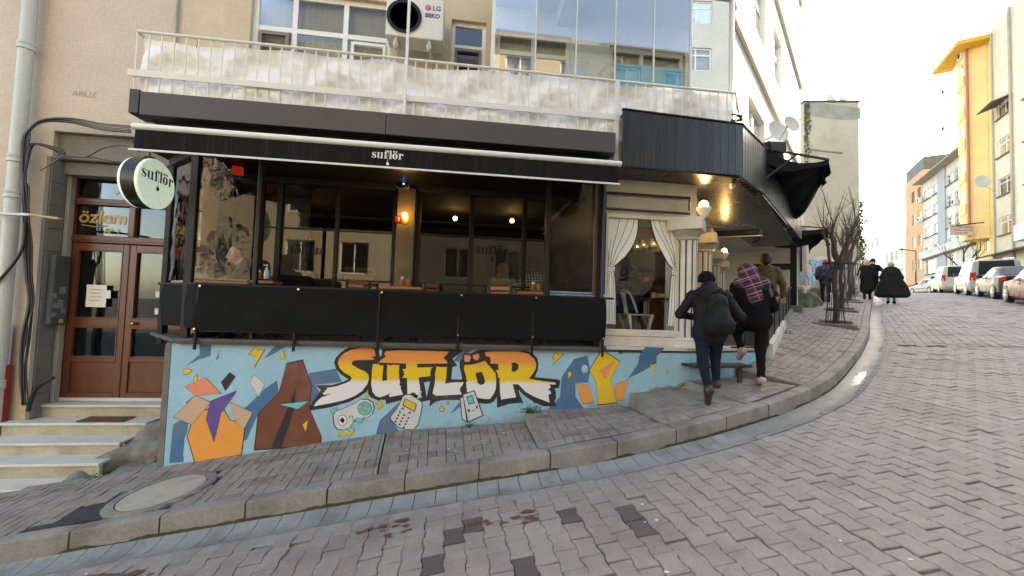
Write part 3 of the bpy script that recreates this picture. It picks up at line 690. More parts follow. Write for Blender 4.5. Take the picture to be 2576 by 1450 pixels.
# ------------------------------------------------------------------ corner house: upper floors, entrance
YW = 6.35
house = thing('apartment_building', 'beige corner apartment building with mosaic tiled wall, long balcony and café on its ground floor', 'building', (0, YW, 0))
X = lambda px, py=400, Y=YW: W(px, py, Y)[0]
Zp = lambda px, py, Y=YW: W(px, py, Y)[2]
xm = X(480, 120); dx0, dx1 = -5.92, -3.9
P00 = (-14., YW); S = lambda x: x + 14
b = MB(); wall_holes(b, P00, (1, 0), S(xm), -3, 15, [(S(dx0), S(dx1), -2.9, 3.88)], .38); b.build('mosaic_wall', m_mosaic, house)
H1 = (X(629, 100), X(985, 60), 4.5, 6.35); H2 = (X(1135, 100), X(1222, 100), 4.5, 6.2); H3 = (X(1246, 150), X(1435, 150), 4.4, 6.12); H4 = (X(1532, 150), X(1722, 150), 4.4, 6.06)
hol = [(S(h[0]) - S(xm), S(h[1]) - S(xm), h[2], h[3]) for h in (H1, H2, H3, H4)]
b = MB(); wall_holes(b, (xm, YW - .012), (1, 0), 4.3 - xm, 3.55, 15, hol, .2); b.build('plaster_wall', m_plaster, house)
m_bwhite = mat('balcony_white_paint', (.74, .74, .73), .85, var=.05, scale=1.5, bump=.1)
b = MB(); wall_holes(b, (X(1238, 100), YW - .025), (1, 0), 4.3 - X(1238, 100), 3.9, 6.5, [(h[0] - X(1238, 100), h[1] - X(1238, 100), h[2], h[3]) for h in (H3, H4)], .012); b.build('balcony_wall', m_bwhite, house)
m_brownf = mat('brown_window_frame', (.2, .15, .11), .5, var=.1, bump=.05)
pw = (xm, YW); sx = lambda x: x - xm
window(house, (0, YW), (1, 0), *H1, rec=.06, fw=.075, vx=(X(735, 100), X(867, 60)), hz=(5.77,), curtain=m_curt)
window(house, (0, YW), (1, 0), H1[0] + .10, X(728, 100) - .02, 4.52, 5.70, rec=.02, fw=.05, fm=m_brownf, panes=False, name='casement')
window(house, (0, YW), (1, 0), X(879, 60) + .03, H1[1] - .08, 4.52, 5.68, rec=.03, fw=.045, panes=False, name='casement')
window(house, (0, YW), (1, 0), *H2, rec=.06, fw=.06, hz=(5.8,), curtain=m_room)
window(house, (0, YW), (1, 0), H2[0] + .06, H2[1] - .06, 4.5, 5.76, rec=.03, fw=.045, fm=m_brownf, panes=False, name='casement')
window(house, (0, YW), (1, 0), *H3, rec=.03, fw=.07, vx=(X(1343, 120),), hz=(5.78,), curtain=m_curt)
window(house, (0, YW), (1, 0), *H4, rec=.03, fw=.07, vx=(X(1617, 120),), hz=(5.68,), curtain=m_curt)
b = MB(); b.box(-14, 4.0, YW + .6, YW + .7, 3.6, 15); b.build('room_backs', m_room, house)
# slab of the balcony, ceiling of the glazed part, upper storeys
b = MB(); b.vprism([(-3.9, 5.16), (3.6, 5.16), (4.25, 5.7), (4.3, YW - .03), (-3.9, YW - .03)], 3.56, 3.86); b.build('balcony_slab', m_cream, house)
b = MB(); b.vprism([(X(1238, 100), 5.12), (3.6, 5.14), (4.2, 5.75), (4.3, YW - .02), (X(1238, 100), YW - .02)], 6.5, 6.68); b.box(1.35, 1.6, 5.2, YW - .03, 6.28, 6.5); b.build('balcony_ceiling', m_bwhite, house)
# street side, pale and sunlit
US = (math.cos(R(41.6)), math.sin(R(41.6))); PS = (4.3, YW - .02)
PS = (4.3, 6.05)
sp = lambda x, y: plane_pt(x, y, PS, US)
hs_ = []
a0, zt = sp(1883, 232); a1, _ = sp(1924, 330); _, zb = sp(1890, 330)
z_l = sp(1883, 330)[1]; hs_.append((a0, a1, z_l - .6, zt))
for k in range(1, 4): hs_.append((a0, a1, z_l - .6 + 3.0 * k, zt + 3.0 * k))
a2, _ = sp(1945, 330); a3, _ = sp(1965, 330)
for k in range(0, 4): hs_.append((a2, a3, z_l - .6 + 3.0 * k, zt + 3.0 * k))
m_sun = mat('pale_render', (.82, .79, .72), .9, var=.08, scale=.8, bump=.2, bscale=40)
b = MB(); wall_holes(b, PS, US, 9.6, 4.2, 15, hs_, .2)
nS = np.array([US[1], -US[0]])
b.build('street_wall', m_sun, house)
for h in hs_: window(house, PS, US, *h[:4], rec=.08, fw=.06, vx=((h[0] + h[1]) / 2,), hz=(h[3] - .5,), panes='one', curtain=m_curt)
b = MB()
for k in range(4): b.bar((PS[0], PS[1], 6.6 + 3 * k), (PS[0] + US[0] * 9.6, PS[1] + US[1] * 9.6, 6.6 + 3 * k), .16, .16)
b.build('string_course', m_cream, house)
E_ = (PS[0] + US[0] * 9.6, PS[1] + US[1] * 9.6)
b = MB(); b.vprism([(4.3, YW + .3), (PS[0] + .1, PS[1] + .45), (E_[0] - .25, E_[1] + .25), (8.0, 17), (-14, 17), (-14, YW + .75), (4.2, YW + .75)], 3.9, 15.3); b.build('house_core', m_cream, house)
b = MB(); b.vprism([(E_[0], E_[1]), (E_[0] - .3, E_[1] + .3), (8.0, 17), (8.3, 17.2)], 1.0, 15.2); b.build('end_wall', m_cream, house)
b = MB()
for (x, y) in ((1972, 90), (1987, 220)):
    pass
# ---- entrance
m_stone = mat('grey_stone', (.2, .185, .15), .85, var=.18, scale=2.5, grain=.1, bump=.4, bscale=60, dirt=((.11, .1, .085), .6, 2.5))
m_door = mat('door_varnish', (.135, .042, .021), .32, var=.2, scale=3, grain=.15, bump=.08, stretch=(1, 1, .15))
YD = 6.7
b = MB()
b.box(dx0 - .02, dx1, 6.42, 6.62, 3.50, 3.87, .01); b.box(dx0 - .02, dx1, 6.5, 6.7, 3.3, 3.49, .01); b.build('lintel', m_stone, house)
b = MB(); b.box(dx0 - .035, dx0 + .015, YW - .03, YD - .05, -.8, 3.5); z = -.5
b.build('door_reveal', m_stone, house)
for k in range(11):
    bb = MB(); bb.box(dx0 + .016, dx0 + .03, YW - .02, YW + .2, -.2 + k * .335, .13 + k * .335, .006); bb.build('jamb_stone', m_stone, house)
b = MB(); b.box(dx0 + .02, dx0 + .075, YW + .21, YD - .02, -.1, 3.3, .01); b.build('pilaster', mat('pale_stone', (.33, .31, .24), .8, var=.15, scale=3, bump=.3), house)
xl, xmid, xr = X(165, 700, YD), X(328, 700, YD), -3.95
g_door = glass('door_glass', (.6, .62, .6), .02, .02)
b = MB()                                               # frame with transoms
b.box(xl, xl + .09, YD - .06, YD + .05, .0, 3.48, .008); b.box(xl + .09, xr, YD - .055, YD + .05, 3.4, 3.48, .008)
for z0_, z1_ in ((2.90, 3.0), (2.33, 2.44)): b.box(xl + .09, xr, YD - .06, YD + .05, z0_, z1_, .01); b.box(xl + .09, xr, YD - .075, YD - .06, z0_ + .035, z0_ + .06, .004)
b.box(xmid - .045, xmid + .045, YD - .058, YD + .05, 2.44, 2.9, .008)
df = b.build('door_frame', m_door, house)
for x0, x1, z0_, z1_ in ((xl + .09, xr, 3.0, 3.4), (xl + .09, xmid - .045, 2.44, 2.9), (xmid + .045, xr, 2.44, 2.9)):
    bb = MB(); bb.box(x0, x1, YD, YD + .008, z0_, z1_); bb.build('pane', g_door, df)
m_gold = mat('gilt_lettering', (.5, .32, .1), .4, var=.15, bump=0)
xt = (xl + xmid) / 2 + .02
text_mesh('lettering', 'özlem', .27, frame((xt - .02, YD - .004, 2.72), (1, 0, 0), (0, 0, 1)), m_gold, df, bold=.006, shear=.1)
text_mesh('lettering', 'AP  1', .1, frame((xt + .12, YD - .004, 2.52), (1, 0, 0), (0, 0, 1)), m_gold, df, bold=.004)
b = MB(); b.tube([(xt - .3, YD - .004, 2.6), (xt - .1, YD - .004, 2.575), (xt + .05, YD - .004, 2.6)], .008, 5); b.build('flourish', m_gold, df)
for x0, x1 in ((xl + .095, xmid - .004), (xmid + .004, xr)):
    b = MB(); st = .085
    for a_, c_, d_, e_ in ((x0, x0 + st, .03, 2.32), (x1 - st, x1, .03, 2.32), (x0 + st, x1 - st, 2.22, 2.32), (x0 + st, x1 - st, 1.07, 1.2), (x0 + st, x1 - st, .03, .1), (x0 + st, x1 - st, .55, .62)):
        b.box(a_, c_, YD - .045, YD + .02, d_, e_, .006)
    b.box(x0 + st, x1 - st, YD - .02, YD + .01, .1, .55, .004)
    lf = b.build('door_leaf', m_door, house)
    for z0_, z1_ in ((1.2, 2.22), (.62, 1.07)):
        bb = MB(); bb.box(x0 + st, x1 - st, YD - .008, YD, z0_, z1_); bb.build('pane', g_door, lf)
        bb = MB(); w_ = .014
        for q in ((x0 + st, x0 + st + w_, z0_, z1_), (x1 - st - w_, x1 - st, z0_, z1_), (x0 + st + w_, x1 - st - w_, z0_, z0_ + w_), (x0 + st + w_, x1 - st - w_, z1_ - w_, z1_)): bb.box(q[0], q[1], YD - .05, YD - .009, q[2], q[3])
        bb.build('glazing_bead', m_door, lf)
bb = MB(); kx = X(347, 810, YD); bb.ball((kx, YD - .085, 1.135), .032, 12, 8); bb.tube([(kx, YD - .045, 1.135), (kx, YD - .085, 1.135)], .012, 8); bb.build('door_knob', mat('brass', (.55, .38, .13), .25, metal=1, bump=0), lf)
bb = MB(); bb.box(-7, -3, 7.9, 8.0, -.5, 3.6); bb.box(-7, -3, YD + .1, 8, 3.49, 3.6); bb.box(-7, -3, YD + .05, 8, -.3, -.02); bb.box(-6.3, -6.2, YD + .06, 8, -.2, 3.5); bb.build('hall_shell', mat('hall_wall', (.2, .195, .18), .8, bump=0), house)
bb = MB(); bb.box(-5.62, -5.3, 7.85, 7.89, .9, 1.9); bb.box(-5.1, -4.7, 7.86, 7.89, .8, 1.8); bb.build('notice_boards', mat('notice_board', (.14, .145, .13), .6, bump=0), house)
def paper(px, py, w_, h_, Y, name='paper', rz=0., lines=4, label='', group=None):
    x, _, z = W(px, py, Y); t = thing(name, label, 'paper', (x, Y, z - h_ / 2), group)
    bb = MB(); bb.grid(lambda i, j: (x + (i - .5) * w_, Y - .002 - .012 * (i - .5) ** 2 - .006 * (j > .8), z + (j - .5) * h_), 4, 4); bb.build('sheet', mat('white_paper', (.8, .79, .74), .8, var=.03, bump=0), t)
    bb = MB()
    for k in range(lines): zz = z + h_ * (.3 - .17 * k); bb.box(x - w_ * .3, x + w_ * (.3 - .1 * (k % 2)), Y - .0165, Y - .0155, zz - .004, zz + .004)
    if lines: bb.build('print_lines', mat('print_grey', (.3, .3, .3), .8, bump=0), t)
paper(243, 745, .27, .33, YD - .055, 'notice', label='white sheet of paper stuck on the glass of the brown entrance door')
paper(268, 741, .12, .12, YD - .065, 'notice', lines=0, label='small note overlapping the edge of the sheet on the entrance door')
paper(402, 741, .11, .09, YD - .055, 'notice', lines=1, label='upper white slip on the right door leaf beside the black banner')
paper(399, 784, .10, .09, YD - .055, 'notice', lines=1, label='lower white slip on the right door leaf beside the black banner')
# ---- entrance steps
m_marble = mat('step_marble', (.58, .56, .50), .5, var=.12, scale=2, grain=.06, bump=.1, bscale=20, dirt=((.35, .31, .25), .5, 2))
m_riser = mat('step_riser', (.42, .36, .255), .8, var=.2, scale=2.2, grain=.08, bump=.25, dirt=((.17, .13, .09), .7, 2.6))
SY = [5.35, 5.63, 5.91, 6.19, 6.47]; SZ = [-.716, -.537, -.378, -.205, -.03]
rx = [X(252, 1210, 5.35), X(254, 1150, 5.63), X(305, 1100, 5.91), X(371, 1055, 6.19), X(429, 1010, 6.47)]
lx = [-8.6, -8.6, -8.6, X(2, 1050, 6.19), X(79, 1010, 6.47)]
prev = -.96
for k in range(5):
    yb = SY[k + 1] + .03 if k < 4 else YD - .06
    bb = MB(); bb.box(lx[k], rx[k], SY[k] - .025, yb, SZ[k] - .035, SZ[k], .006); st_ = bb.build('step', m_marble, house)
    n = 5; xs = np.linspace(lx[k] + .02, rx[k] - .01, n + 1) + np.concatenate([[0], RNG.normal(0, .12, n - 1), [0]])
    for i in range(n):
        bb = MB(); bb.box(xs[i] + .001, xs[i + 1] - .001, SY[k], SY[k] + .05, prev - .12, SZ[k] - .035); bb.build('riser', m_riser, st_)
    prev = SZ[k]
bb = MB(); bb.box(xl, xr, YD - .06, YD + .06, -.03, .025, .006); bb.build('threshold', m_marble, house)
# rough concrete cheek between the steps and the painted wall
zz = zr
pr = []
for x0, y0, z0_, x1, y1, z1_, r0, r1 in ((-4.66, 5.42, -.86, -4.66, 5.75, -.72, .13, .13), (-4.6, 5.8, -.66, -4.2, 6.15, -.5, .13, .16), (-4.25, 6.2, -.38, -3.95, 6.35, -.3, .17, .17), (-4.25, 5.75, -.82, -3.8, 5.75, -.74, .18, .16), (-4.15, 6.0, -.55, -3.8, 6.05, -.5, .17, .17)):
    pr.append(((x0, y0, z0_), (x1, y1, z1_), r0, r1, 0))
ck = skin('concrete_cheek', pr, m_rim, None, res=.03, k=.05, wrinkle=.02, wsc=22, seed=3)
tag(ck, 'rough broken concrete lump between the marble steps and the blue wall', 'concrete')
mt_ = thing('doormat', 'brown rectangular doormat lying on the marble entrance steps', 'doormat', (X(265, 1045, 6.3), 6.3, SZ[3]))
bb = MB(); q = [W(192, 1056, 6.21)[0], W(310, 1053, 6.21)[0], W(343, 1034, 6.44)[0], W(230, 1034, 6.44)[0]]
bb.prism([(q[0], 6.2), (q[1], 6.2), (q[2], 6.44), (q[3], 6.44)], lambda x, y: (x, y, SZ[3] + .002), lambda x, y: (x, y, SZ[3] + .016)); bb.build('mat', mat('coir', (.14, .062, .026), .95, var=.2, scale=12, bump=.8, bscale=200), mt_)

# ---- drain pipe, cables, meter box, bracket, neighbour's shop panel
m_pipe = mat('painted_pipe', (.5, .52, .47), .45, var=.12, scale=2, bump=.1, dirt=((.3, .3, .26), .5, 2))
px_ = X(42, 400, 6.22)
dp = thing('drain_pipe', 'pale grey green drain pipe running down the tiled wall beside the entrance', 'drain pipe', (px_, 6.22, -.9))
b = MB(); b.tube([(px_, 6.22, -.95), (px_, 6.22, 9)], .078, 16, True); b.build('pipe', m_pipe, dp, smooth=2)
for z in (.3, 2.9, 3.4, 5.0):
    b = MB(); b.lathe([(.08, z - .06), (.092, z - .05), (.092, z - .01), (.085, z), (.092, z + .01), (.092, z + .05), (.08, z + .06)], (px_, 6.22, 0), 16); b.build('coupling', m_pipe, dp, smooth=2)
m_cab = mat('black_cable', (.022, .022, .022), .55, var=.2, bump=0); m_cabg = mat('grey_cable', (.12, .11, .1), .6, var=.2, bump=0)
cb = thing('cable_bundle', 'thick bundle of black cables climbing beside the drain pipe and looping over the doorway', 'cables', (X(75, 800, 6.2), 6.2, -.3))
Cp = lambda pts, Y: [W(x, y, Y) for x, y in pts]
def sm(pts, n=8): return [tuple(p) for p in _catmull(np.array(pts, float), n)]
for i in range(9):
    o = (i - 4) * 2.2; wv = RNG.normal(0, 2.2, 8)
    b = MB(); b.tube(sm(Cp([(62 + o + wv[0], 1020), (58 + o, 940 + wv[1]), (66 + o + wv[2] * 2, 850), (78 + o * .8, 760), (72 + o, 690 + wv[3]), (70 + o * 1.2, 610), (66 + o + wv[4], 540), (64 + o, 470), (60 + o * .6, 410 + i * 6)] + ([(74 + o, 372), (98 + o, 360 + i), (150, 372 + i * 2), (164, 385 + i)] if i % 2 else [(66 + o, 350), (80, 318 + i), (112, 300 + i), (180, 298 + i * 1.5), (260, 312 + i * 2), (330, 318 + i * 2)]), 6.17 - .012 * (i % 3))), .0075 if i % 3 else .011, 6); b.build('cable', m_cab if i % 3 else m_cabg, cb, smooth=True)
b = MB(); b.tube(sm(Cp([(130, 412), (165, 392), (215, 395), (262, 372), (315, 366), (352, 383)], 6.0)), .011, 6); b.build('cable', m_cabg, cb, smooth=True)
b = MB(); b.tube(sm(Cp([(100, 430), (160, 400), (220, 396), (300, 408), (345, 402)], 6.1)), .006, 5); b.build('cable', m_cab, cb, smooth=True)
b = MB(); b.tube(sm(Cp([(-20, 722), (12, 690), (40, 655), (58, 618), (63, 560)], 6.12)), .018, 8); b.build('cable', m_cab, cb, smooth=True)
b = MB(); b.tube(sm(Cp([(70, 1035), (78, 1005), (95, 975), (135, 950)], 6.3)), .025, 8); b.build('cable', m_cab, cb, smooth=True)
br = thing('bracket', 'yellowed steel bracket sticking out across the drain pipe', 'bracket', W(70, 545, 6.05))
b = MB(); a_, c_, d_ = W(-40, 536, 6.08), W(78, 541, 6.0), W(152, 551, 5.95); b.bar(a_, c_, .05, .035, .004); b.build('arm', m_pipe, br)
b = MB(); b.bar(c_, d_, .06, .028, .004); b.build('flat_end', mat('yellow_paint', (.42, .3, .09), .6, var=.2), br)
bxm = thing('meter_box', 'grey metal meter box with torn stickers on the side of the doorway', 'meter box', (dx0 + .06, 6.47, .98))
b = MB(); b.box(dx0 + .031, dx0 + .12, 6.38, 6.62, 1.1, 2.1, .012); b.build('box', mat('grey_cabinet', (.075, .078, .075), .6, var=.2, scale=4, bump=.15), bxm)
for i, (dy, z, wy, hz_) in enumerate(((6.41, 1.52, .06, .07), (6.43, 1.38, .07, .08), (6.52, 1.6, .09, .1), (6.5, 1.4, .08, .12), (6.42, 1.25, .07, .06), (6.55, 1.3, .06, .07))):
    bb = MB(); bb.box(dx0 + .121, dx0 + .1225, dy - wy / 2, dy + wy / 2, z - hz_ / 2, z + hz_ / 2); bb.build('sticker', mat('torn_sticker', (.2, .21, .2), .8, var=.35, scale=25, bump=0), bxm)
bb = MB(); bb.box(dx0 + .121, dx0 + .1225, 6.5, 6.56, 1.13, 1.18); bb.build('sticker', mat('yellow_sticker', (.55, .42, .03), .7, bump=0), bxm)
sg = thing('shop_panel', 'red and pale blue shopfront panel cut by the left edge of the frame', 'panel', (X(-30, 1000, 6.2), 6.2, -.6))
b = MB(); b.box(-8.4, X(13, 990, 6.24), 6.24, 6.3, -.9, .55); b.build('lower_panel', mat('red_panel', (.3, .012, .012), .4, var=.1), sg)
b = MB(); b.box(-8.4, X(16, 880, 6.24), 6.24, 6.3, .56, 1.1); b.build('upper_panel', mat('pale_blue_panel', (.5, .56, .6), .4, var=.1), sg)
# faded stencils on the tiles
for px, py, s_ in ((213, 238, .12),):
    x, _, z = W(px, py, YW); text_mesh('stencil', 'ARUZ' if s_ > .1 else 'AZ', s_, frame((x, YW - .004, z), (1, 0, 0), (0, 0, 1)), mat('faded_ink', (.42, .33, .25), .9, bump=0), house)
# ------------------------------------------------------------------ painted terrace wall
YP = 5.40
def paint(name, col, var=.06, dirt=.3): return mat(name, col, .75, var=var, scale=2.2, grain=.05, bump=.35, bscale=45, dirt=((.3, .27, .22), dirt, 1.8))
m_blue = mat('blue_wall_paint', (.29, .49, .59), .75, var=.08, scale=1.5, grain=.05, bump=.4, bscale=45, dirt=((.2, .34, .4), .35, 1.3))
def add_foot_dirt(mt, top=.25):                          # splashed dirt along the foot of the wall (a stain with its own shape)
    n = mt.node_tree.nodes; L = mt.node_tree.links; b = n['Principled BSDF']; src = b.inputs['Base Color'].links[0].from_socket
    g = n.new('ShaderNodeNewGeometry'); sp_ = n.new('ShaderNodeSeparateXYZ'); L.new(g.outputs['Position'], sp_.inputs[0])
    a = n.new('ShaderNodeMath'); a.operation = 'MULTIPLY_ADD'; a.inputs[1].default_value = -.155; a.inputs[2].default_value = -.02; L.new(sp_.outputs[0], a.inputs[0])
    s = n.new('ShaderNodeMath'); s.operation = 'ADD'; L.new(sp_.outputs[2], s.inputs[0]); L.new(a.outputs[0], s.inputs[1])
    nz = n.new('ShaderNodeTexNoise'); nz.inputs['Scale'].default_value = 7; nz.inputs['Detail'].default_value = 8; L.new(g.outputs['Position'], nz.inputs[0])
    s2 = n.new('ShaderNodeMath'); s2.operation = 'MULTIPLY_ADD'; s2.inputs[1].default_value = -.34; L.new(nz.outputs[0], s2.inputs[0]); L.new(s.outputs[0], s2.inputs[2])
    mr = n.new('ShaderNodeMapRange'); mr.inputs[1].default_value = -.33; mr.inputs[2].default_value = -.16; mr.inputs[3].default_value = .65; mr.inputs[4].default_value = 0; L.new(s2.outputs[0], mr.inputs[0])
    mx = n.new('ShaderNodeMix'); mx.data_type = 'RGBA'; mx.inputs[7].default_value = (.16, .13, .1, 1); L.new(src, mx.inputs[6]); L.new(mr.outputs[0], mx.inputs[0]); L.new(mx.outputs[2], b.inputs['Base Color'])
add_foot_dirt(m_blue)
m_floor = mat('terrace_floor', (.09, .085, .08), .6, var=.15, bump=.1)
tw = thing('terrace_wall', 'blue terrace wall with a bold SUFLÖR graffiti mural in orange, yellow and white letters', 'wall', (0, YP, 0))
FOOT = [(-3.56, YP), (3.25, YP), (4.82, 5.8), (9.72, 10.8), (8.9, 11.6), (4.3, 9.0), (-3.9, 6.6), (-3.92, 6.0)]
b = MB(); b.vprism(FOOT, -1.3, .985); b.build('wall', m_blue, tw)
b = MB(); b.vprism([(-3.5, 5.45), (3.2, 5.45), (4.75, 5.84), (9.6, 10.8), (8.9, 11.5), (4.3, 9.0), (3.2, 12), (-5.0, 12), (-3.9, 6.1)], .986, 1.02); b.build('floor', m_floor, tw)
m_ledge = mat('slate_ledge', (.085, .08, .075), .7, var=.2, scale=3, bump=.25)
b = MB(); b.vprism([(-3.52, 5.325), (1.98, 5.325), (1.98, 5.5), (-3.45, 5.5), (-4.2, 6.2), (-4.32, 6.12)], 1.021, 1.06); b.vprism([(-3.46, 5.345), (1.96, 5.345), (1.96, 5.45), (-3.42, 5.45), (-4.15, 6.15), (-4.24, 6.1)], .99, 1.0205); b.build('ledge', m_ledge, tw)
b = MB(); bot = [(-3.565, 5.41), (-3.925, 6.0)]; b.prism([(0, -1.2), (1, -1.2), (1, .97), (.6, .98), (0, .985)], lambda t, z: (-3.57 - .36 * t, 5.405 + .6 * t, z), lambda t, z: (-3.6 - .36 * t - .03, 5.39 + .6 * t, z - .02)); b.build('raw_edge', m_rim, tw)
MC = 0
def mural(name, pts, mt, ox, oy, s, layer):             # flat paint on the wall plane
    P = [W((ox + s * a) / 1.10365, (oy + s * c) / 1.10365, YP) for a, c in pts]
    b = MB(); b.poly([(p[0], YP - .0012 * layer, p[2]) for p in P]); return b.build(name, mt, tw, fix=False)
C6, C7, G1, G2, T3 = (440, 900, .31028), (860, 900, .3882), (850, 950, .17241), (1200, 950, .17241), (1680, 950, .08965)
m_shard = paint('shard_blue', (.055, .145, .27)); add_foot_dirt(m_shard)
m_lt = paint('pale_blue_paint', (.34, .53, .62))
m_black = paint('outline_black', (.022, .019, .02), dirt=.15); m_yel = paint('paint_yellow', (.72, .46, .015)); m_wht = paint('paint_white', (.72, .69, .68), dirt=.15)
m_teal = paint('paint_teal', (.1, .5, .48)); m_ora = paint('paint_orange', (.78, .31, .05)); m_cor = paint('paint_coral', (.78, .24, .12)); m_grey = paint('paint_grey', (.56, .57, .57), dirt=.2)
m_brn = paint('paint_brown', (.17, .048, .024)); m_skin_ = paint('paint_sand', (.56, .36, .23)); m_pur = paint('paint_violet', (.1, .06, .27))
for q in (m_ora, m_brn): add_foot_dirt(q)
def ramp_paint():
    mt = paint('graffiti_fade', (.7, .3, .1), dirt=.1); n = mt.node_tree.nodes; L = mt.node_tree.links; b = n['Principled BSDF']
    g = n.new('ShaderNodeTexCoord'); s = n.new('ShaderNodeSeparateXYZ'); L.new(g.outputs['Object'], s.inputs[0])
    nz = n.new('ShaderNodeTexNoise'); nz.inputs['Scale'].default_value = 9; L.new(g.outputs['Object'], nz.inputs[0])
    a = n.new('ShaderNodeMath'); a.operation = 'MULTIPLY_ADD'; a.inputs[1].default_value = .05; L.new(nz.outputs[0], a.inputs[0]); L.new(s.outputs[2], a.inputs[2])
    mr = n.new('ShaderNodeMapRange'); mr.inputs[1].default_value = .3; mr.inputs[2].default_value = 1.0; L.new(a.outputs[0], mr.inputs[0])
    rp = n.new('ShaderNodeValToRGB'); el = rp.color_ramp.elements
    cols = [(.36, (.72, .69, .68)), (.44, (.76, .5, .02)), (.66, (.76, .48, .015)), (.8, (.76, .26, .06))]
    while len(el) < 4: el.new(.5)
    for e, (p, c) in zip(el, cols): e.position = p; e.color = (*c, 1)
    L.new(mr.outputs[0], rp.inputs[0]); L.new(rp.outputs[0], b.inputs['Base Color']); return mt
m_fade = ramp_paint()
for P in ([(365, 155), (475, 155), (465, 285), (360, 318), (245, 378), (370, 270)], [(550, 230), (535, 315), (515, 320)], [(1070, 165), (1205, 172), (1140, 202), (1040, 262), (935, 315)],
          [(1060, 505), (1090, 690), (880, 830), (790, 1035), (640, 1090), (700, 800), (800, 730), (950, 580)], [(1350, 440), (1590, 400), (1640, 520), (1400, 545), (1450, 620), (1370, 720), (1300, 600)],
          [(130, 900), (270, 820), (260, 960), (235, 1020), (220, 1180), (240, 1235), (95, 1245)], [(245, 700), (330, 635), (400, 700), (300, 800)]): mural('shard', P, m_shard, *C6, 1)
for P in ([(455, 850), (500, 690), (640, 560), (720, 640), (590, 690), (640, 770), (560, 835)], [(1000, 645), (1075, 555), (1085, 590)], [(1800, 380), (1890, 250), (1985, 225), (2005, 330), (1990, 420), (1900, 420), (1900, 520), (1960, 605), (1700, 610), (1790, 520)],
          [(2400, 165), (2540, 170), (2480, 235), (2480, 280), (2380, 340), (2275, 390), (2350, 280), (2355, 230)], [(1085, 190), (1180, 165), (1120, 230), (1060, 270), (1030, 262)]): mural('shard', P, m_shard, *C7, 1)
mural('shard', [(240, 1020), (265, 960), (300, 1100), (330, 1225), (225, 1235)], m_lt, *C6, 1.5)
# the big word
OUT1 = [(30, 1110), (75, 1010), (240, 775), (150, 698), (420, 690), (600, 640), (680, 600), (560, 520), (480, 430), (450, 330), (480, 250), (560, 165), (680, 90), (820, 55), (980, 55), (1090, 75), (1190, 95), (1250, 100), (1600, 95), (2000, 98), (2320, 105)]
OUT2 = [(300, 112), (510, 125), (330, 270), (405, 385), (325, 400), (305, 598), (480, 605), (470, 520), (440, 400), (440, 310), (480, 270), (490, 200), (530, 175), (600, 190), (680, 155), (720, 135), (850, 108), (1450, 120), (1600, 165), (1690, 260), (1710, 340), (1700, 450), (1650, 565), (2040, 605), (2060, 640), (2040, 740), (1965, 750), (1990, 800), (1995, 900), (1965, 960), (1995, 1035), (1800, 1035), (1640, 970), (1480, 860), (1385, 770), (1410, 850), (1465, 975), (1240, 995), (1045, 1060), (1040, 880), (1000, 950), (930, 990), (850, 995), (740, 980), (600, 960), (430, 935), (170, 935), (60, 960)]
OUT3 = [(1985, 1040), (1995, 935), (1870, 960), (1700, 945), (1560, 930), (1285, 1000), (1280, 930), (1150, 940), (1040, 890), (975, 800), (860, 880), (700, 960), (400, 1050)]
F_ = lambda L, o: [((o[0] + o[2] * a), (o[1] + o[2] * c)) for a, c in L]
full = F_(OUT1, G1) + F_(OUT2, G2) + F_(OUT3, G1)
mural('lettering_outline', full, m_black, 0, 0, 1, 2)
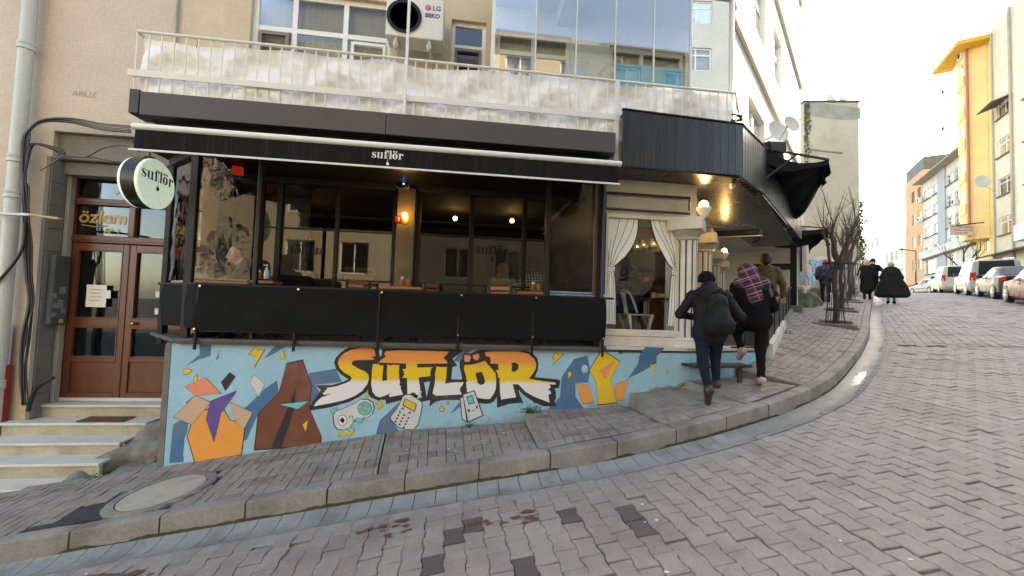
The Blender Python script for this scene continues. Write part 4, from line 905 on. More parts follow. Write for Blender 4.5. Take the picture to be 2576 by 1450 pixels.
LET = {'S': (G1, [(1090, 110), (1115, 190), (1115, 230), (1030, 243), (1095, 262), (1095, 285), (850, 290), (770, 300), (735, 330), (745, 370), (850, 430), (960, 480), (1005, 530), (1012, 600), (985, 680), (900, 790), (780, 870), (600, 940), (350, 995), (120, 1035), (170, 960), (250, 890), (420, 830), (285, 850), (270, 820), (310, 800), (300, 780), (340, 765), (330, 740), (500, 710), (640, 660), (710, 625), (735, 580), (710, 545), (610, 490), (540, 420), (512, 340), (530, 270), (600, 190), (720, 125), (880, 95), (1000, 95)]),
       'U': (G1, [(1075, 355), (1160, 350), (1195, 380), (1230, 370), (1245, 385), (1240, 440), (1225, 610), (1240, 630), (1305, 610), (1300, 480), (1310, 360), (1355, 380), (1400, 365), (1500, 370), (1495, 500), (1505, 620), (1515, 645), (1500, 680), (1530, 720), (1520, 740), (1562, 845), (1345, 885), (1335, 860), (1355, 825), (1280, 860), (1190, 890), (1120, 870), (1070, 800), (1048, 680), (1060, 480)]),
       'F': (G1, [(1280, 145), (1500, 135), (1900, 140), (2300, 155), (2280, 185), (2210, 250), (2250, 290), (2280, 330), (2270, 345), (1790, 350), (1788, 410), (2020, 405), (2045, 415), (2000, 430), (2020, 455), (2000, 470), (2000, 550), (1810, 570), (1840, 770), (1860, 905), (1760, 830), (1720, 805), (1690, 830), (1630, 840), (1625, 580), (1550, 575), (1585, 520), (1570, 480), (1555, 440), (1610, 430), (1610, 345), (1175, 330), (1190, 300), (1285, 235), (1255, 190)]),
       'L': (G2, [(70, 390), (130, 405), (237, 400), (225, 580), (205, 670), (330, 650), (505, 645), (490, 690), (450, 740), (445, 790), (475, 830), (460, 845), (60, 865), (45, 850), (5, 830), (40, 680), (50, 560), (45, 530)]),
       'O': (G2, [(520, 370), (620, 365), (740, 340), (850, 300), (880, 340), (1020, 500), (1030, 600), (1025, 750), (990, 840), (930, 915), (860, 918), (740, 900), (690, 860), (560, 800), (555, 740), (545, 650), (570, 620), (545, 600), (548, 560), (512, 440)]),
       'dot1': (G2, [(520, 205), (560, 210), (605, 210), (625, 250), (600, 320), (530, 320), (515, 290)]), 'dot2': (G2, [(655, 205), (690, 205), (745, 185), (760, 240), (735, 290), (690, 290), (655, 255)]),
       'R': (G2, [(850, 160), (1000, 150), (1400, 150), (1550, 190), (1640, 270), (1675, 350), (1665, 430), (1620, 510), (1555, 590), (1780, 630), (1985, 655), (1985, 685), (1890, 680), (1905, 740), (1860, 760), (1900, 790), (1912, 830), (1870, 850), (1890, 975), (1640, 880), (1500, 800), (1385, 680), (1295, 680), (1350, 890), (1170, 915), (1110, 930), (1090, 800), (1085, 620), (1090, 590), (1060, 570), (1055, 500), (1020, 455), (1070, 445), (1060, 350), (930, 345), (945, 320), (930, 240), (870, 235), (855, 190)])}
for k, (o, P) in LET.items(): mural('letter', P, m_cor if 'dot' in k else m_fade, *o, 3)
mural('letter_hole', [(695, 500), (800, 480), (830, 560), (853, 630), (830, 680), (770, 692), (735, 660), (715, 580)], m_black, *G2, 4); mural('letter_hole', [(1275, 335), (1350, 330), (1390, 370), (1385, 430), (1340, 475), (1290, 480), (1275, 460), (1285, 400)], m_black, *G2, 4)
mural('letter_gap', [(1200, 95), (1225, 130), (1215, 215), (1190, 235), (1172, 150)], m_lt, *G1, 4); mural('letter_gap', [(1900, 650), (2000, 632), (1940, 885)], m_lt, *G1, 4)
def outlined(P, mt, o, layer=3, grow=1.16, name='bolt'):
    P = np.array(P, float); c = P.mean(0); mural(name + '_outline', (c + (P - c) * grow).tolist(), m_black, *o, layer); mural(name, P.tolist(), mt, *o, layer + 1)
outlined([(888, 185), (880, 232), (948, 230), (860, 385), (872, 290), (810, 272)], m_yel, C6, grow=1.1)
outlined([(1112, 228), (1135, 300), (1110, 318), (1085, 300)], m_yel, C6, grow=1.1)
outlined([(1765, 195), (1770, 215), (1815, 213), (1738, 290), (1750, 246), (1733, 243)], m_yel, C7, grow=1.14); outlined([(1858, 335), (1875, 355), (1850, 395), (1845, 352)], m_yel, C7, grow=1.25)
outlined([(515, 535), (508, 572), (527, 580), (483, 612), (495, 588), (478, 572)], m_yel, C7); outlined([(415, 465), (420, 520), (397, 525)], m_yel, C7)
outlined([(1610, 1000), (1635, 955), (1665, 985), (1690, 940), (1715, 975), (1748, 925), (1750, 965), (1705, 1010), (1685, 972), (1660, 1010), (1640, 985), (1622, 1012)], m_yel, C6, grow=1.05, name='zigzag')
outlined(ell(945, 607, 14, 19, 14), m_yel, C7, grow=1.2, name='drop'); outlined(ell(988, 565, 9, 10, 10), m_yel, C7, grow=1.25, name='drop')
outlined([(215, 430), (230, 405), (262, 402), (300, 412), (270, 445), (235, 455)], m_yel, C6, grow=1.1, name='drop'); outlined([(348, 455), (350, 500), (335, 522), (315, 510), (318, 478)], m_yel, C6, grow=1.14, name='drop')
outlined([(1380, 715), (1420, 700), (1480, 705), (1540, 750), (1570, 810), (1555, 870), (1510, 880), (1470, 830), (1440, 760)], m_yel, T3, grow=1.06, name='drop'); outlined([(1905, 865), (1950, 900), (1970, 950), (1940, 1010), (1895, 1010)], m_yel, T3, grow=1.12, name='drop')
# painted gadgets
outlined([(440, 1180), (480, 1120), (560, 1090), (800, 985), (880, 925), (990, 930), (1070, 980), (1090, 1060), (1060, 1160), (990, 1210), (900, 1220), (830, 1215), (760, 1280), (690, 1380), (600, 1410), (510, 1400), (460, 1330)], m_grey, G1, grow=1.05, name='game_pad')
mural('pad_ring', ell(587, 1258, 78, 86, 24), m_black, *G1, 5); mural('pad_disc', ell(587, 1258, 70, 78, 24), m_wht, *G1, 6)
for a in (0, 1): mural('pad_cross', [(565, 1215), (600, 1215), (610, 1300), (575, 1300)] if a else [(545, 1240), (620, 1240), (625, 1275), (550, 1275)], m_black, *G1, 7)
mural('button_ring', ell(945, 1070, 115, 112, 24), m_black, *G1, 5); mural('button_disc', ell(945, 1070, 105, 102, 24), m_teal, *G1, 6)
for x, y, q in ((918, 1020, m_cor), (988, 1030, m_cor), (900, 1085, m_yel), (965, 1110, m_yel)): mural('button_outline', ell(x, y, 24, 27, 12), m_black, *G1, 7); mural('button', ell(x, y, 17, 20, 12), q, *G1, 8)
for x in (690, 735): mural('pad_key', [(x, 1185), (x + 14, 1178), (x + 18, 1220), (x + 4, 1228)], m_black, *G1, 5)
outlined([(395, 1105), (490, 1055), (505, 1100), (430, 1150)], m_teal, G1, grow=1.15, name='pad_trigger'); outlined([(780, 1270), (840, 1215), (940, 1230), (900, 1290), (850, 1305)], m_teal, G1, grow=1.15, name='pad_trigger'); outlined([(710, 1370), (760, 1260), (820, 1210), (790, 1250), (740, 1370)], m_teal, G1, grow=1.1, name='pad_trigger')
outlined([(1600, 850), (1680, 850), (1850, 960), (1865, 1010), (1840, 1160), (1790, 1330), (1730, 1400), (1620, 1405), (1500, 1370), (1370, 1250), (1365, 1200), (1450, 1100), (1520, 980), (1560, 880)], m_grey, G1, layer=4.5, grow=1.05, name='old_phone')
mural('phone_screen_edge', [(1590, 900), (1785, 1000), (1750, 1125), (1550, 1020)], m_black, *G1, 6); mural('phone_screen', [(1600, 915), (1770, 1005), (1740, 1105), (1568, 1010)], m_yel, *G1, 7)
for r_ in range(4):
    for c_ in range(3):
        x, y = 1500 + c_ * 68 - r_ * 24, 1110 + r_ * 50 + c_ * 46
        if x > 1395: mural('phone_key', [(x, y), (x + 28, y + 8), (x + 22, y + 38), (x - 6, y + 28)], m_black, *G1, 6)
for x, y in ((1555, 1070), (1668, 1135)): mural('phone_key', ell(x, y, 26, 20, 8), m_black, *G1, 6); mural('phone_key', ell(x, y, 15, 10, 8), m_ora, *G1, 7)
outlined([(1835, 785), (1862, 790), (1820, 915), (1785, 910)], m_grey, G1, layer=5, grow=1.15, name='phone_aerial')
mural('handheld_edge', [(495, 840), (680, 772), (825, 1185), (575, 1295), (480, 1250), (440, 920)], m_black, *G2, 5); mural('handheld_side', [(455, 910), (495, 885), (550, 1270), (490, 1235)], m_grey, *G2, 6); mural('handheld_face', [(500, 850), (672, 792), (805, 1178), (580, 1278)], m_grey, *G2, 6)
mural('handheld_screen_edge', [(548, 880), (645, 852), (690, 980), (585, 1010)], m_black, *G2, 7); mural('handheld_screen', [(562, 892), (638, 868), (672, 968), (592, 992)], m_teal, *G2, 8)
for P in ([(565, 1095), (605, 1085), (610, 1110), (570, 1122)], [(578, 1078), (595, 1074), (603, 1130), (586, 1134)], [(700, 1040), (725, 1015), (735, 1040), (712, 1085)]): mural('handheld_key', P, m_black, *G2, 7)
for x in (645, 668): mural('handheld_key', [(x, 1095), (x + 9, 1090), (x + 11, 1112), (x + 2, 1116)], m_black, *G2, 7)
# plain colour fields at the two ends of the mural (abstract stand-ins)
def blob(P, mt, o, layer, grow=1.035): outlined(P, mt, o, layer, grow, 'colour_field')
# angular shards of plain colour, no figure in them
blob([(262, 1010), (330, 800), (560, 730), (640, 860), (775, 900), (740, 1165), (500, 1205), (330, 1235)], m_ora, C6, 2)
blob([(140, 830), (330, 640), (470, 700), (300, 900)], m_skin_, C6, 4); blob([(640, 700), (845, 790), (760, 950), (690, 860)], m_skin_, C6, 4); blob([(240, 560), (420, 480), (560, 620), (330, 640)], m_cor, C6, 3)
blob([(470, 690), (700, 600), (560, 800), (500, 1050), (430, 850)], m_pur, C6, 5); mural('colour_field', [(560, 520), (640, 430), (690, 470), (600, 600)], m_black, *C6, 4)
blob([(865, 1120), (900, 800), (1080, 620), (1150, 360), (1290, 330), (1370, 560), (1350, 760), (1452, 1000), (1450, 1080)], m_brn, C6, 2)
mural('colour_field', [(1010, 1105), (1180, 700), (1230, 560), (1215, 760), (1100, 1105)], m_black, *C6, 4); blob([(1090, 720), (1345, 690), (1250, 760)], m_teal, C6, 4); blob([(820, 520), (860, 455), (950, 540), (900, 650)], m_grey, C6, 3); blob([(1290, 900), (1340, 860), (1320, 960)], m_yel, C6, 4)
blob([(2000, 330), (2090, 185), (2215, 270), (2150, 400), (2200, 560), (2060, 575), (2050, 420)], m_yel, C7, 3); blob([(1905, 420), (1990, 440), (2030, 560), (1950, 570)], m_ora, C7, 3); blob([(2190, 430), (2275, 400), (2240, 550), (2185, 540)], m_ora, C7, 3); mural('colour_field', [(2070, 330), (2180, 260), (2110, 400)], m_cor, *C7, 5)
x, _, z = W((1680 + 780 * .08965) / 1.10365, (950 + 320 * .08965) / 1.10365, YP); text_mesh('handle', 'graffitiistasyonu', .052, frame((x, YP - .006, z), (1, 0, 0), (0, 0, 1)), m_black, tw, shear=.3)
b = MB(); x, _, z = W((1680 + 468 * .08965) / 1.10365, (950 + 315 * .08965) / 1.10365, YP)
for a in range(4): c0, s0 = (1, 0) if a % 2 else (0, 1); sg_ = 1 if a < 2 else -1; b.box(x + c0 * sg_ * .024 - .003 - s0 * .022, x + c0 * sg_ * .024 + .003 + s0 * .022, YP - .0065, YP - .0055, z + s0 * sg_ * .024 - .003 - c0 * .022, z + s0 * sg_ * .024 + .003 + c0 * .022)
b.lathe([(.009, 0), (.013, 0), (.013, .001), (.009, .001)], (x, YP - .006, z), 12, 'Y'); b.build('camera_sign', m_black, tw)
# lump of old plaster and broken foot of the wall
fp = skin('broken_plaster', [((2.45, 5.40, .36), (2.75, 5.41, .47), .035, .04, 0), ((2.75, 5.41, .45), (3.1, 5.42, .52), .04, .03, 0), ((3.1, 5.42, .54), (3.25, 5.44, .56), .035, .04, 0), ((2.0, 5.4, .2), (2.2, 5.4, .22), .04, .05, 0)], m_rim, tw, res=.018, k=.03, wrinkle=.018, wsc=45, seed=5)
b = MB(); x, _, z = W((860 + 1968 * .3882) / 1.10365, (900 + 325 * .3882) / 1.10365, YP); b.ball((x, YP, z), .05, 10, 6, (1, .6, 1.25)); b.build('paint_lump', m_blue, tw, smooth=True)

# ------------------------------------------------------------------ terrace rail with its black cloth
rail = thing('terrace_rail', 'black steel rail with thin posts on the ledge of the blue terrace wall', 'railing', (-.6, 5.34, 1.06))
XL, XR = W(498, 720, 5.34)[0], W(1521, 760, 5.34)[0]
xp = [W(p, 840, 5.31)[0] for p in (493, 741, 951, 1152, 1339, 1516)]
for i, x in enumerate(xp):
    b = MB(); b.box(x - .014, x + .014, 5.287, 5.315, .93, 1.72, .003); b.build('post', m_dark, rail)
b = MB(); b.bar((XL, 5.325, 1.735), (XR + .12, 5.325, 1.735), .03, .03, .004); b.bar((XL, 5.325, 1.735), (-4.12, 5.93, 1.735), .03, .03, .004); b.bar((XL, 5.327, 1.16), (XR, 5.327, 1.16), .02, .02); b.build('top_bar', m_dark, rail)
b = MB(); b.box(-4.06, -4.0, 5.86, 5.9, .93, 1.72); b.build('post', m_dark, rail)
m_cloth = mat('black_canvas', (.0075, .0075, .008), .8, var=.12, scale=3, grain=.1, bump=.2, bscale=300, spec=.15)
ban = thing('banner', 'long plain black canvas banner laced along the terrace rail above the mural', 'banner', (-.6, 5.3, 1.17))
def bfn(u, v):
    s = u * (XR - XL + .95)
    if s < .95: t = s / .95; x, y = -4.05 + (XL + 4.05) * t, 5.89 + (5.285 - 5.89) * t
    else: x, y = XL + s - .95, 5.285
    sag = .018 * abs(math.sin((s - .95) * 2.6)) * (1 - v) if s > .95 else 0
    zt = 1.73 - .012 * math.sin(max(s - .95, 0) * PI / 1.12) ** 2; zb = 1.165 + .02 * math.sin(s * 1.3 + .5) + .01 * math.sin(s * 3.1)
    y -= .012 * math.sin(s * 3.3 + 2 * v) * math.sin(PI * v) + .018 * math.sin(PI * v) * math.sin(s * 1.1 + v * 2) + .006 * math.sin(s * 9 - v * 6) * math.sin(PI * v)
    return (x, y, zb + (zt - zb) * v)
b = MB(); b.grid(bfn, 150, 12); b.build('cloth', m_cloth, ban, smooth=True)
m_eye = mat('steel_eyelet', (.6, .6, .58), .3, metal=1, bump=0)
for i, x in enumerate(xp):
    for z in ((1.71,) if i in (1, 2) else (1.71, 1.185)):
        bb = MB(); bb.lathe([(.006, -.003), (.013, -.003), (.013, .003), (.006, .003)], (x + .03 if z > 1.5 else x, 5.268, z), 10, 'Y'); bb.build('eyelet', m_eye, ban)

# ------------------------------------------------------------------ terrace frame, folding film windows, inner café front
cafe = thing('cafe_front', 'dark café front with posts, folding clear film windows and a glazed inner wall', 'café front', (-.6, 6.0, 1.02))
YF = 5.42
def post(px, w_, Y=YF, z0_=1.06, z1_=3.55, m_=None, name='post', d_=.07, py=600):
    x = W(px, py, Y)[0]; b = MB(); b.box(x - w_ / 2, x + w_ / 2, Y, Y + d_, z0_, z1_, .006); return b.build(name, m_ or m_darkw, cafe)
for px, w_ in ((477, .09), (645, .05), (1379, .06), (1507, .07)): post(px, w_)
m_bpost = mat('blue_black_post', (.03, .045, .07), .4, var=.2, bump=.05); post(1519, .04, 5.36, 1.06, 3.6, m_bpost)
b = MB(); b.box(-4.12, -4.05, 5.95, 6.05, 1.06, 3.5, .006); b.build('post', m_darkw, cafe)
b = MB(); b.bar((W(477, 600, YF)[0], YF + .03, 3.45), (1.98, YF + .03, 3.45), .1, .16); b.bar((W(477, 600, YF)[0], YF + .03, 3.45), (-4.08, 6.0, 3.45), .1, .16); b.build('head_beam', m_darkw, cafe)
def film(name, p0, p1, z0_, z1_, amp, n=26, mvert=24, seed=0, m_=None):
    p0, p1 = np.array(p0), np.array(p1); d = p1 - p0; nr = np.array([d[1], -d[0]]) / np.linalg.norm(d)
    def fn(u, v):
        e = (math.sin(PI * u) ** .5) ; P = np.array([[u * 3 + seed, v * 3, seed]])
        o = amp * (vnoise(P, 3.1, seed)[0] + .5 * vnoise(P, 9., seed + 1)[0]) + amp * .9 * math.sin(v * 34 + 6 * u) * (abs(u - .5) * 2) ** 4
        q = p0 + d * u + nr * o; return (q[0], q[1], z0_ + (z1_ - z0_) * v)
    b = MB(); b.grid(fn, n, mvert); o = b.build(name, m_ or g_film, cafe, smooth=True); return o
xw0, xw1 = W(488, 600, YF)[0] + .03, W(632, 600, YF)[0]
fl = film('film_window', (xw0, YF + .03), (xw1, YF + .03), 1.78, 3.38, .003, seed=2)
film('film_window', (-4.06, 5.98), (xw0 - .1, YF + .05), 1.78, 3.38, .005, seed=6)
xw2, xw3 = W(1386, 640, YF)[0], W(1500, 640, YF)[0]
fr_ = film('film_window', (xw2, YF + .03), (xw3, YF + .03), 1.78, 3.38, .004, seed=9)
m_roll = mat('rolled_film', (.2, .19, .17), .25, var=.3, scale=9, bump=.3, bscale=20)
for x0, x1, m_ in ((xw0, xw1, mat('wood_sill', (.24, .13, .07), .5, var=.2, stretch=(.4, 6, 6))), (xw2, xw3, mat('blue_grey_fold', (.2, .26, .34), .3, var=.3, scale=6, bump=.3))):
    for k in range(3): bb = MB(); bb.box(x0, x1, YF - .005 * k, YF + .05, 1.715 + .035 * k, 1.745 + .035 * k, .01); bb.build('folded_panel', m_, cafe)
m_redf = mat('oxide_frame', (.07, .03, .025), .4, var=.2, bump=.05)
b = MB(); x = W(1497, 640, YF)[0]; b.box(x - .03, x + .02, YF - .02, YF + .02, 1.78, 3.38, .005); b.build('film_frame', m_redf, cafe)
# inner wall: pillar, mullions, panes
YI = 6.62
Z1 = 1.03; mul = [(651, .07), (697, .08), (844, .06), (990, .07), (1050, .07), (1185, .08), (1319, .07), (1375, .06)]
zI = lambda x, y: W(x, y, YI)[2]
top_i = 3.42
for px, w_ in mul:
    x = W(px, 620, YI)[0]; b = MB(); b.box(x - w_ / 2, x + w_ / 2, YI, YI + .07, Z1, top_i, .006); b.build('mullion', m_darkw, cafe)
pxs = [W(p, 620, YI)[0] for p, _ in mul]
for i in (0, 1, 2, 4, 5, 6):
    a_, c_ = pxs[i] + mul[i][1] / 2, pxs[i + 1] - mul[i + 1][1] / 2
    for z0_, h in ((zI(850, 580), .025), (zI(850, 705), .03), (Z1 + .05, .1)): b = MB(); b.box(a_, c_, YI + .015, YI + .055, z0_ - h / 2, z0_ + h / 2); b.build('glazing_bar', m_darkw, cafe)
for i in (0, 1, 2, 4, 5, 6):
    a_, c_ = pxs[i] + mul[i][1] / 2, pxs[i + 1] - mul[i + 1][1] / 2
    bb = MB(); bb.add([(a_, YI + .035, Z1), (c_, YI + .035, Z1), (c_, YI + .035, top_i), (a_, YI + .035, top_i)], [(0, 1, 2, 3)]); bb.build('pane', g_shop, cafe)
b = MB(); b.box(-4.2, 2.2, YI - .03, YI + .12, top_i, 3.9, .01); b.build('header', mat('header_board', (.022, .02, .018), .7, var=.2), cafe)
xa, xb = W(996, 600, YI - .06)[0], W(1042, 600, YI - .06)[0]
b = MB(); b.box(xa, xb, YI - .08, YI + .3, Z1, top_i + .02, .01); b.build('pillar', mat('ochre_concrete', (.17, .13, .075), .75, var=.3, scale=2, grain=.1, bump=.3, bscale=50, dirt=((.06, .05, .04), .6, 3)), cafe)
b = MB(); b.box(-4.25, 2.1, 5.5, YI - .03, 3.5, 3.55); b.build('terrace_ceiling', m_darkw, cafe)
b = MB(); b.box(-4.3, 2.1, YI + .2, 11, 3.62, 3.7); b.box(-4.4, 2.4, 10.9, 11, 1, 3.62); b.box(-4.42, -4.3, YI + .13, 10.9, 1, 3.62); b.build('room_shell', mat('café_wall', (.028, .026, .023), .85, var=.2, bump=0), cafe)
logo('window_lettering', frame((W(1197, 640, YI)[0], YI + .02, zI(1250, 640)), (1, 0, 0), (0, 0, 1)), .108, m_dark, cafe)
# reflected logo drawn mirrored on the left panes
logo('window_lettering', frame((W(722, 640, YI)[0], YI + .02, zI(780, 640)), (1, 0, 0), (0, 0, 1)), .108, m_dark, cafe, mirror=True)

# ------------------------------------------------------------------ fascia box, awning
fas = thing('fascia_box', 'long dark grey fascia box under the balcony rail above the striped white awning bar', 'fascia', (-.9, 5.0, 3.6))
m_fas = mat('grey_brown_sheet', (.055, .048, .045), .55, var=.08, scale=2, grain=.05, bump=.05)
xj = W(971, 300, 4.9)[0]
for x0, x1 in ((-3.74, xj - .003), (xj + .003, 1.88)):
    b = MB(); b.box(x0, x1, 4.9, 5.06, 3.62, 3.89, .004); b.build('panel', m_fas, fas)
b = MB(); b.box(-3.87, -3.765, 4.92, 5.3, 3.64, 3.92, .006); b.build('end_panel', mat('green_black_sheet', (.035, .038, .03), .6, var=.1), fas)
b = MB(); b.box(-3.7, 1.86, 5.061, 5.3, 3.6, 3.88); b.build('backing', m_dark, fas)
aw = thing('awning', 'wide black awning with white front bar, white hem and a small café name', 'awning', (-.85, 4.55, 3.1))
XA, XB = -3.52, 1.82
m_aw = mat('awning_cloth', (.0095, .009, .0095), .85, spec=.15, var=.25, scale=2, grain=.25, bump=.15, bscale=200, stretch=(14, 1, .35), dirt=((.04, .037, .034), .5, 2.2))
b = MB(); b.grid(lambda u, v: (XA + .05 + (XB - XA - .1) * u, 4.58 + .62 * v, 3.37 + .17 * v - .015 * math.sin(PI * v) + .006 * math.sin(u * 40) * math.sin(PI * v)), 40, 6); b.build('roof_cloth', m_aw, aw, smooth=True)
b = MB(); b.lathe([(.001, 0), (.03, 0), (.034, .01), (.034, XB - XA - .01), (.03, XB - XA), (.001, XB - XA)], (XA, 4.55, 3.345), 14, 'X'); b.build('front_bar', m_white, aw, smooth=2)
b = MB(); b.grid(lambda u, v: (XA + .03 + (XB - XA - .06) * u, 4.545 - .004 * math.sin(u * 90) * (1 - v) - .006 * math.sin(u * 23 + 1) * (1 - v), 3.1 + .22 * v), 160, 5); b.build('valance', m_aw, aw, smooth=True)
b = MB(); b.bar((XA - .02, 4.54, 3.095), (XB - .015, 4.54, 3.095), .014, .022, .003); b.build('hem_bar', m_white, aw)
lx_ = W(935, 395, 4.54)[0]; logo('lettering', frame((lx_, 4.531, W(940, 398, 4.54)[2]), (1, 0, 0), (0, 0, 1)), (W(1016, 390, 4.54)[0] - lx_) / 5.15, m_white, aw)
b = MB()
for x in (-2.9, -.85, 1.3): b.bar((x, 5.2, 3.5), (x + .25, 4.9, 3.44), .04, .03); b.bar((x + .25, 4.9, 3.44), (x, 4.6, 3.36), .04, .03)
b.build('folding_arm', m_dark, aw)

# ------------------------------------------------------------------ round sign
sx_, sy_, sz_ = W(371, 463, 5.35)
sgn = thing('round_sign', 'round white illuminated sign with black café name hanging beside the entrance door', 'sign', (sx_, 5.35, sz_))
rr_ = .31; th_ = .15
m_face = mat('opal_plastic', (.74, .84, .78), .3, var=.03, bump=0, emit=((.75, 1, .88), .07))
b = MB(); b.lathe([(rr_ * .96, -th_ / 2), (rr_, -th_ / 2 + .004), (rr_, th_ / 2 - .004), (rr_ * .96, th_ / 2)], (sx_, 5.35, sz_), 48, 'X'); b.build('drum', mat('bronze_drum', (.05, .042, .036), .25, metal=.6, var=.2, bump=0), sgn, smooth=2)
for sg_ in (-1, 1):
    b = MB(); pr_ = [(rr_ * .985, 0), (rr_ * .985, .02), (rr_ * .95, .034), (.001, .036)]; b.lathe([(r, sg_ * (th_ / 2 + h)) for r, h in pr_], (sx_, 5.35, sz_), 48, 'X'); b.build('face', m_face, sgn, smooth=2)
logo('lettering', frame((sx_ + th_ / 2 + .039, 5.35 - .255, sz_ + .03), (0, 1, 0), (0, 0, 1)), .1, m_dark, sgn)
b = MB(); b.tube([(sx_, 5.35, sz_ + rr_), (sx_, 5.35, sz_ + rr_ + .1), (sx_, 5.37, 3.47)], .008, 6); b.box(sx_ - .05, sx_ + .05, 5.32, 5.38, sz_ + rr_ - .01, sz_ + rr_ + .03, .006); b.bar((sx_ - .1, 5.37, 3.48), (-3.3, 5.37, 3.48), .02, .02); b.build('hanger', m_dark, sgn)

# ------------------------------------------------------------------ balcony: rail, cloth, glazing, air conditioner
YB = 5.1; xb0, xb1, xb2 = W(348, 67, YB)[0], W(1553, 193, YB)[0], W(1850, 228, YB)[0]
br_ = thing('balcony_railing', 'long white balcony railing of thin balusters with a flat middle band', 'railing', ((xb0 + xb1) / 2, YB, 3.9))
m_rail = mat('white_rail_paint', (.68, .66, .6), .5, var=.12, scale=4, bump=.1, dirt=((.45, .38, .28), .4, 4))
b = MB(); b.tube([(xb0, YB, 4.7), (xb2, YB, 4.7)], .019, 10); b.tube([(xb0, YB, 4.7), (xb0, YW - .05, 4.7)], .017, 8); b.tube([(xb2, YB, 4.7), (xb2 + .42, YB + .5, 4.7)], .017, 8); b.build('top_rail', m_rail, br_, smooth=2)
b = MB(); b.box(xb0 - .06, xb1, YB - .028, YB - .013, 4.145, 4.225, .003); b.build('flat_band', m_rail, br_)
b = MB(); b.box(xb0, xb2, YB - .01, YB + .01, 3.895, 3.915); b.build('bottom_rail', m_rail, br_)
n = 44
for i in range(n + 14):
    x = xb0 + i * (xb1 - xb0) / n
    if x > xb2 + .02: break
    bb = MB(); w_ = .03 if i == n else .0075
    bb.box(x - w_, x + w_, YB - w_ * .8, YB + w_ * .8, 3.9 if i != n else 3.6, 4.69); bb.build('baluster', m_rail, br_)
px0 = W(1026, 100, YB - .02)[0]; b = MB(); b.box(px0 - .017, px0 + .017, YB - .05, YB - .015, 3.89, 8.5, .004); b.build('tall_pole', m_white, br_)
bcl = thing('balcony_cloth', 'crumpled dirty white tarpaulin tied inside the balcony railing', 'tarpaulin', (-1, 5.2, 3.88))
tp = [((300 + .3882 * a) / 1.10365, .3882 * c / 1.10365) for a, c in ((235, 250), (330, 290), (480, 312), (640, 342), (890, 335), (1080, 360), (1340, 370), (1560, 402), (1760, 428), (1950, 425), (2060, 452), (2260, 497))] + [((1200 + .427 * a) / 1.10365, .427 * c / 1.10365) for a, c in ((0, 455), (200, 455), (390, 470), (640, 495), (720, 490), (980, 522), (1110, 542), (1190, 552), (1400, 572), (1620, 568), (1760, 580), (1920, 597))]
tx = np.array([W(*p, 5.17)[0] for p in tp]); tz_ = np.array([W(*p, 5.17)[2] for p in tp])
m_tarp = mat('dirty_tarpaulin', (.86, .85, .83), .75, var=.03, scale=2.5, grain=.03, bump=.6, bscale=26, dirt=((.66, .6, .48), .35, 3.2))
def tfn(u, v):
    x = xb0 + .02 + (xb2 - xb0 - .04) * u; zt = float(np.interp(x, tx, tz_)); P = np.array([[x * 1.2, v * 1.2, .3]])
    f = min(1, 4 * v * (1 - v) + .25)
    k_ = (x - xb0) / .93; t = k_ % 1; wv = (1 - v) * 1.25 + .75 * 4 * t * (1 - t) + .3 * math.sin(int(k_) * 2.3)
    y = 5.165 + f * (.034 * math.sin(6.28 * wv) * (.5 + math.sin(PI * t)) + .02 * vnoise(P, 2.4, 3)[0] + .018 * vnoise(P * np.array([1, 2.2, 1]), 7., 4)[0] + .009 * vnoise(P, 26, 5)[0])
    return (x, y, 3.885 + (zt - 3.885) * v)
b = MB(); b.grid(tfn, 300, 34); b.build('cloth', m_tarp, bcl, smooth=True)
b = MB()
for x in (tx[3], tx[6], tx[9], tx[12], tx[14]): zq = float(np.interp(x, tx, tz_)); b.tube([(x, 5.15, zq - .02), (x + .03, 5.12, (zq + 4.7) / 2), (x + .01, YB, 4.71)], .004, 5)
b.build('string', m_cabg, bcl)
gl = thing('balcony_glazing', 'frameless glass balcony enclosure with thin vertical joints above the railing', 'glazing', (2.2, 5.2, 3.9))
YG = 5.24; gxs = [W(p, 100, YG)[0] for p in (1240, 1348, 1450, 1548, 1645, 1738)]
for i in range(5):
    bb = MB(); bb.add([(gxs[i] + .008, YG, 3.9), (gxs[i + 1] - .008, YG, 3.9), (gxs[i + 1] - .008, YG, 6.48), (gxs[i] + .008, YG, 6.48)], [(0, 1, 2, 3)]); bb.build('pane', g_bal, gl)
gp = W(1838, 120, 5.62); bb = MB(); bb.add([(gxs[5] + .01, YG, 3.9), (gp[0] - .02, 5.60, 3.9), (gp[0] - .02, 5.60, 6.48), (gxs[5] + .01, YG, 6.48)], [(0, 1, 2, 3)]); bb.build('pane', g_bal, gl)
m_alu = mat('aluminium_joint', (.6, .58, .52), .4, metal=.4, var=.1, bump=0)
for i, x in enumerate(gxs):
    bb = MB(); w_ = .045 if i == 0 else (.018 if i < 5 else .03); bb.box(x - w_ / 2, x + w_ / 2, YG - .015, YG + .02, 3.9, 6.48, .003); bb.build('joint', m_white if i == 0 else m_alu, gl)
bb = MB(); bb.box(gp[0] - .03, gp[0] + .03, 5.58, 5.64, 3.9, 6.5, .004); bb.build('corner_post', m_white, gl)
bb = MB(); bb.box(gxs[0], gxs[5], YG - .02, YG + .03, 6.48, 6.5); bb.build('top_track', m_alu, gl)
dr = thing('drying_rack', 'folding laundry rack with a bright turquoise blanket behind the balcony glass', 'laundry rack', W(1630, 190, 5.7))
x0, _, z0_ = W(1547, 205, 5.7); x1, _, z1_ = W(1714, 170, 5.7)
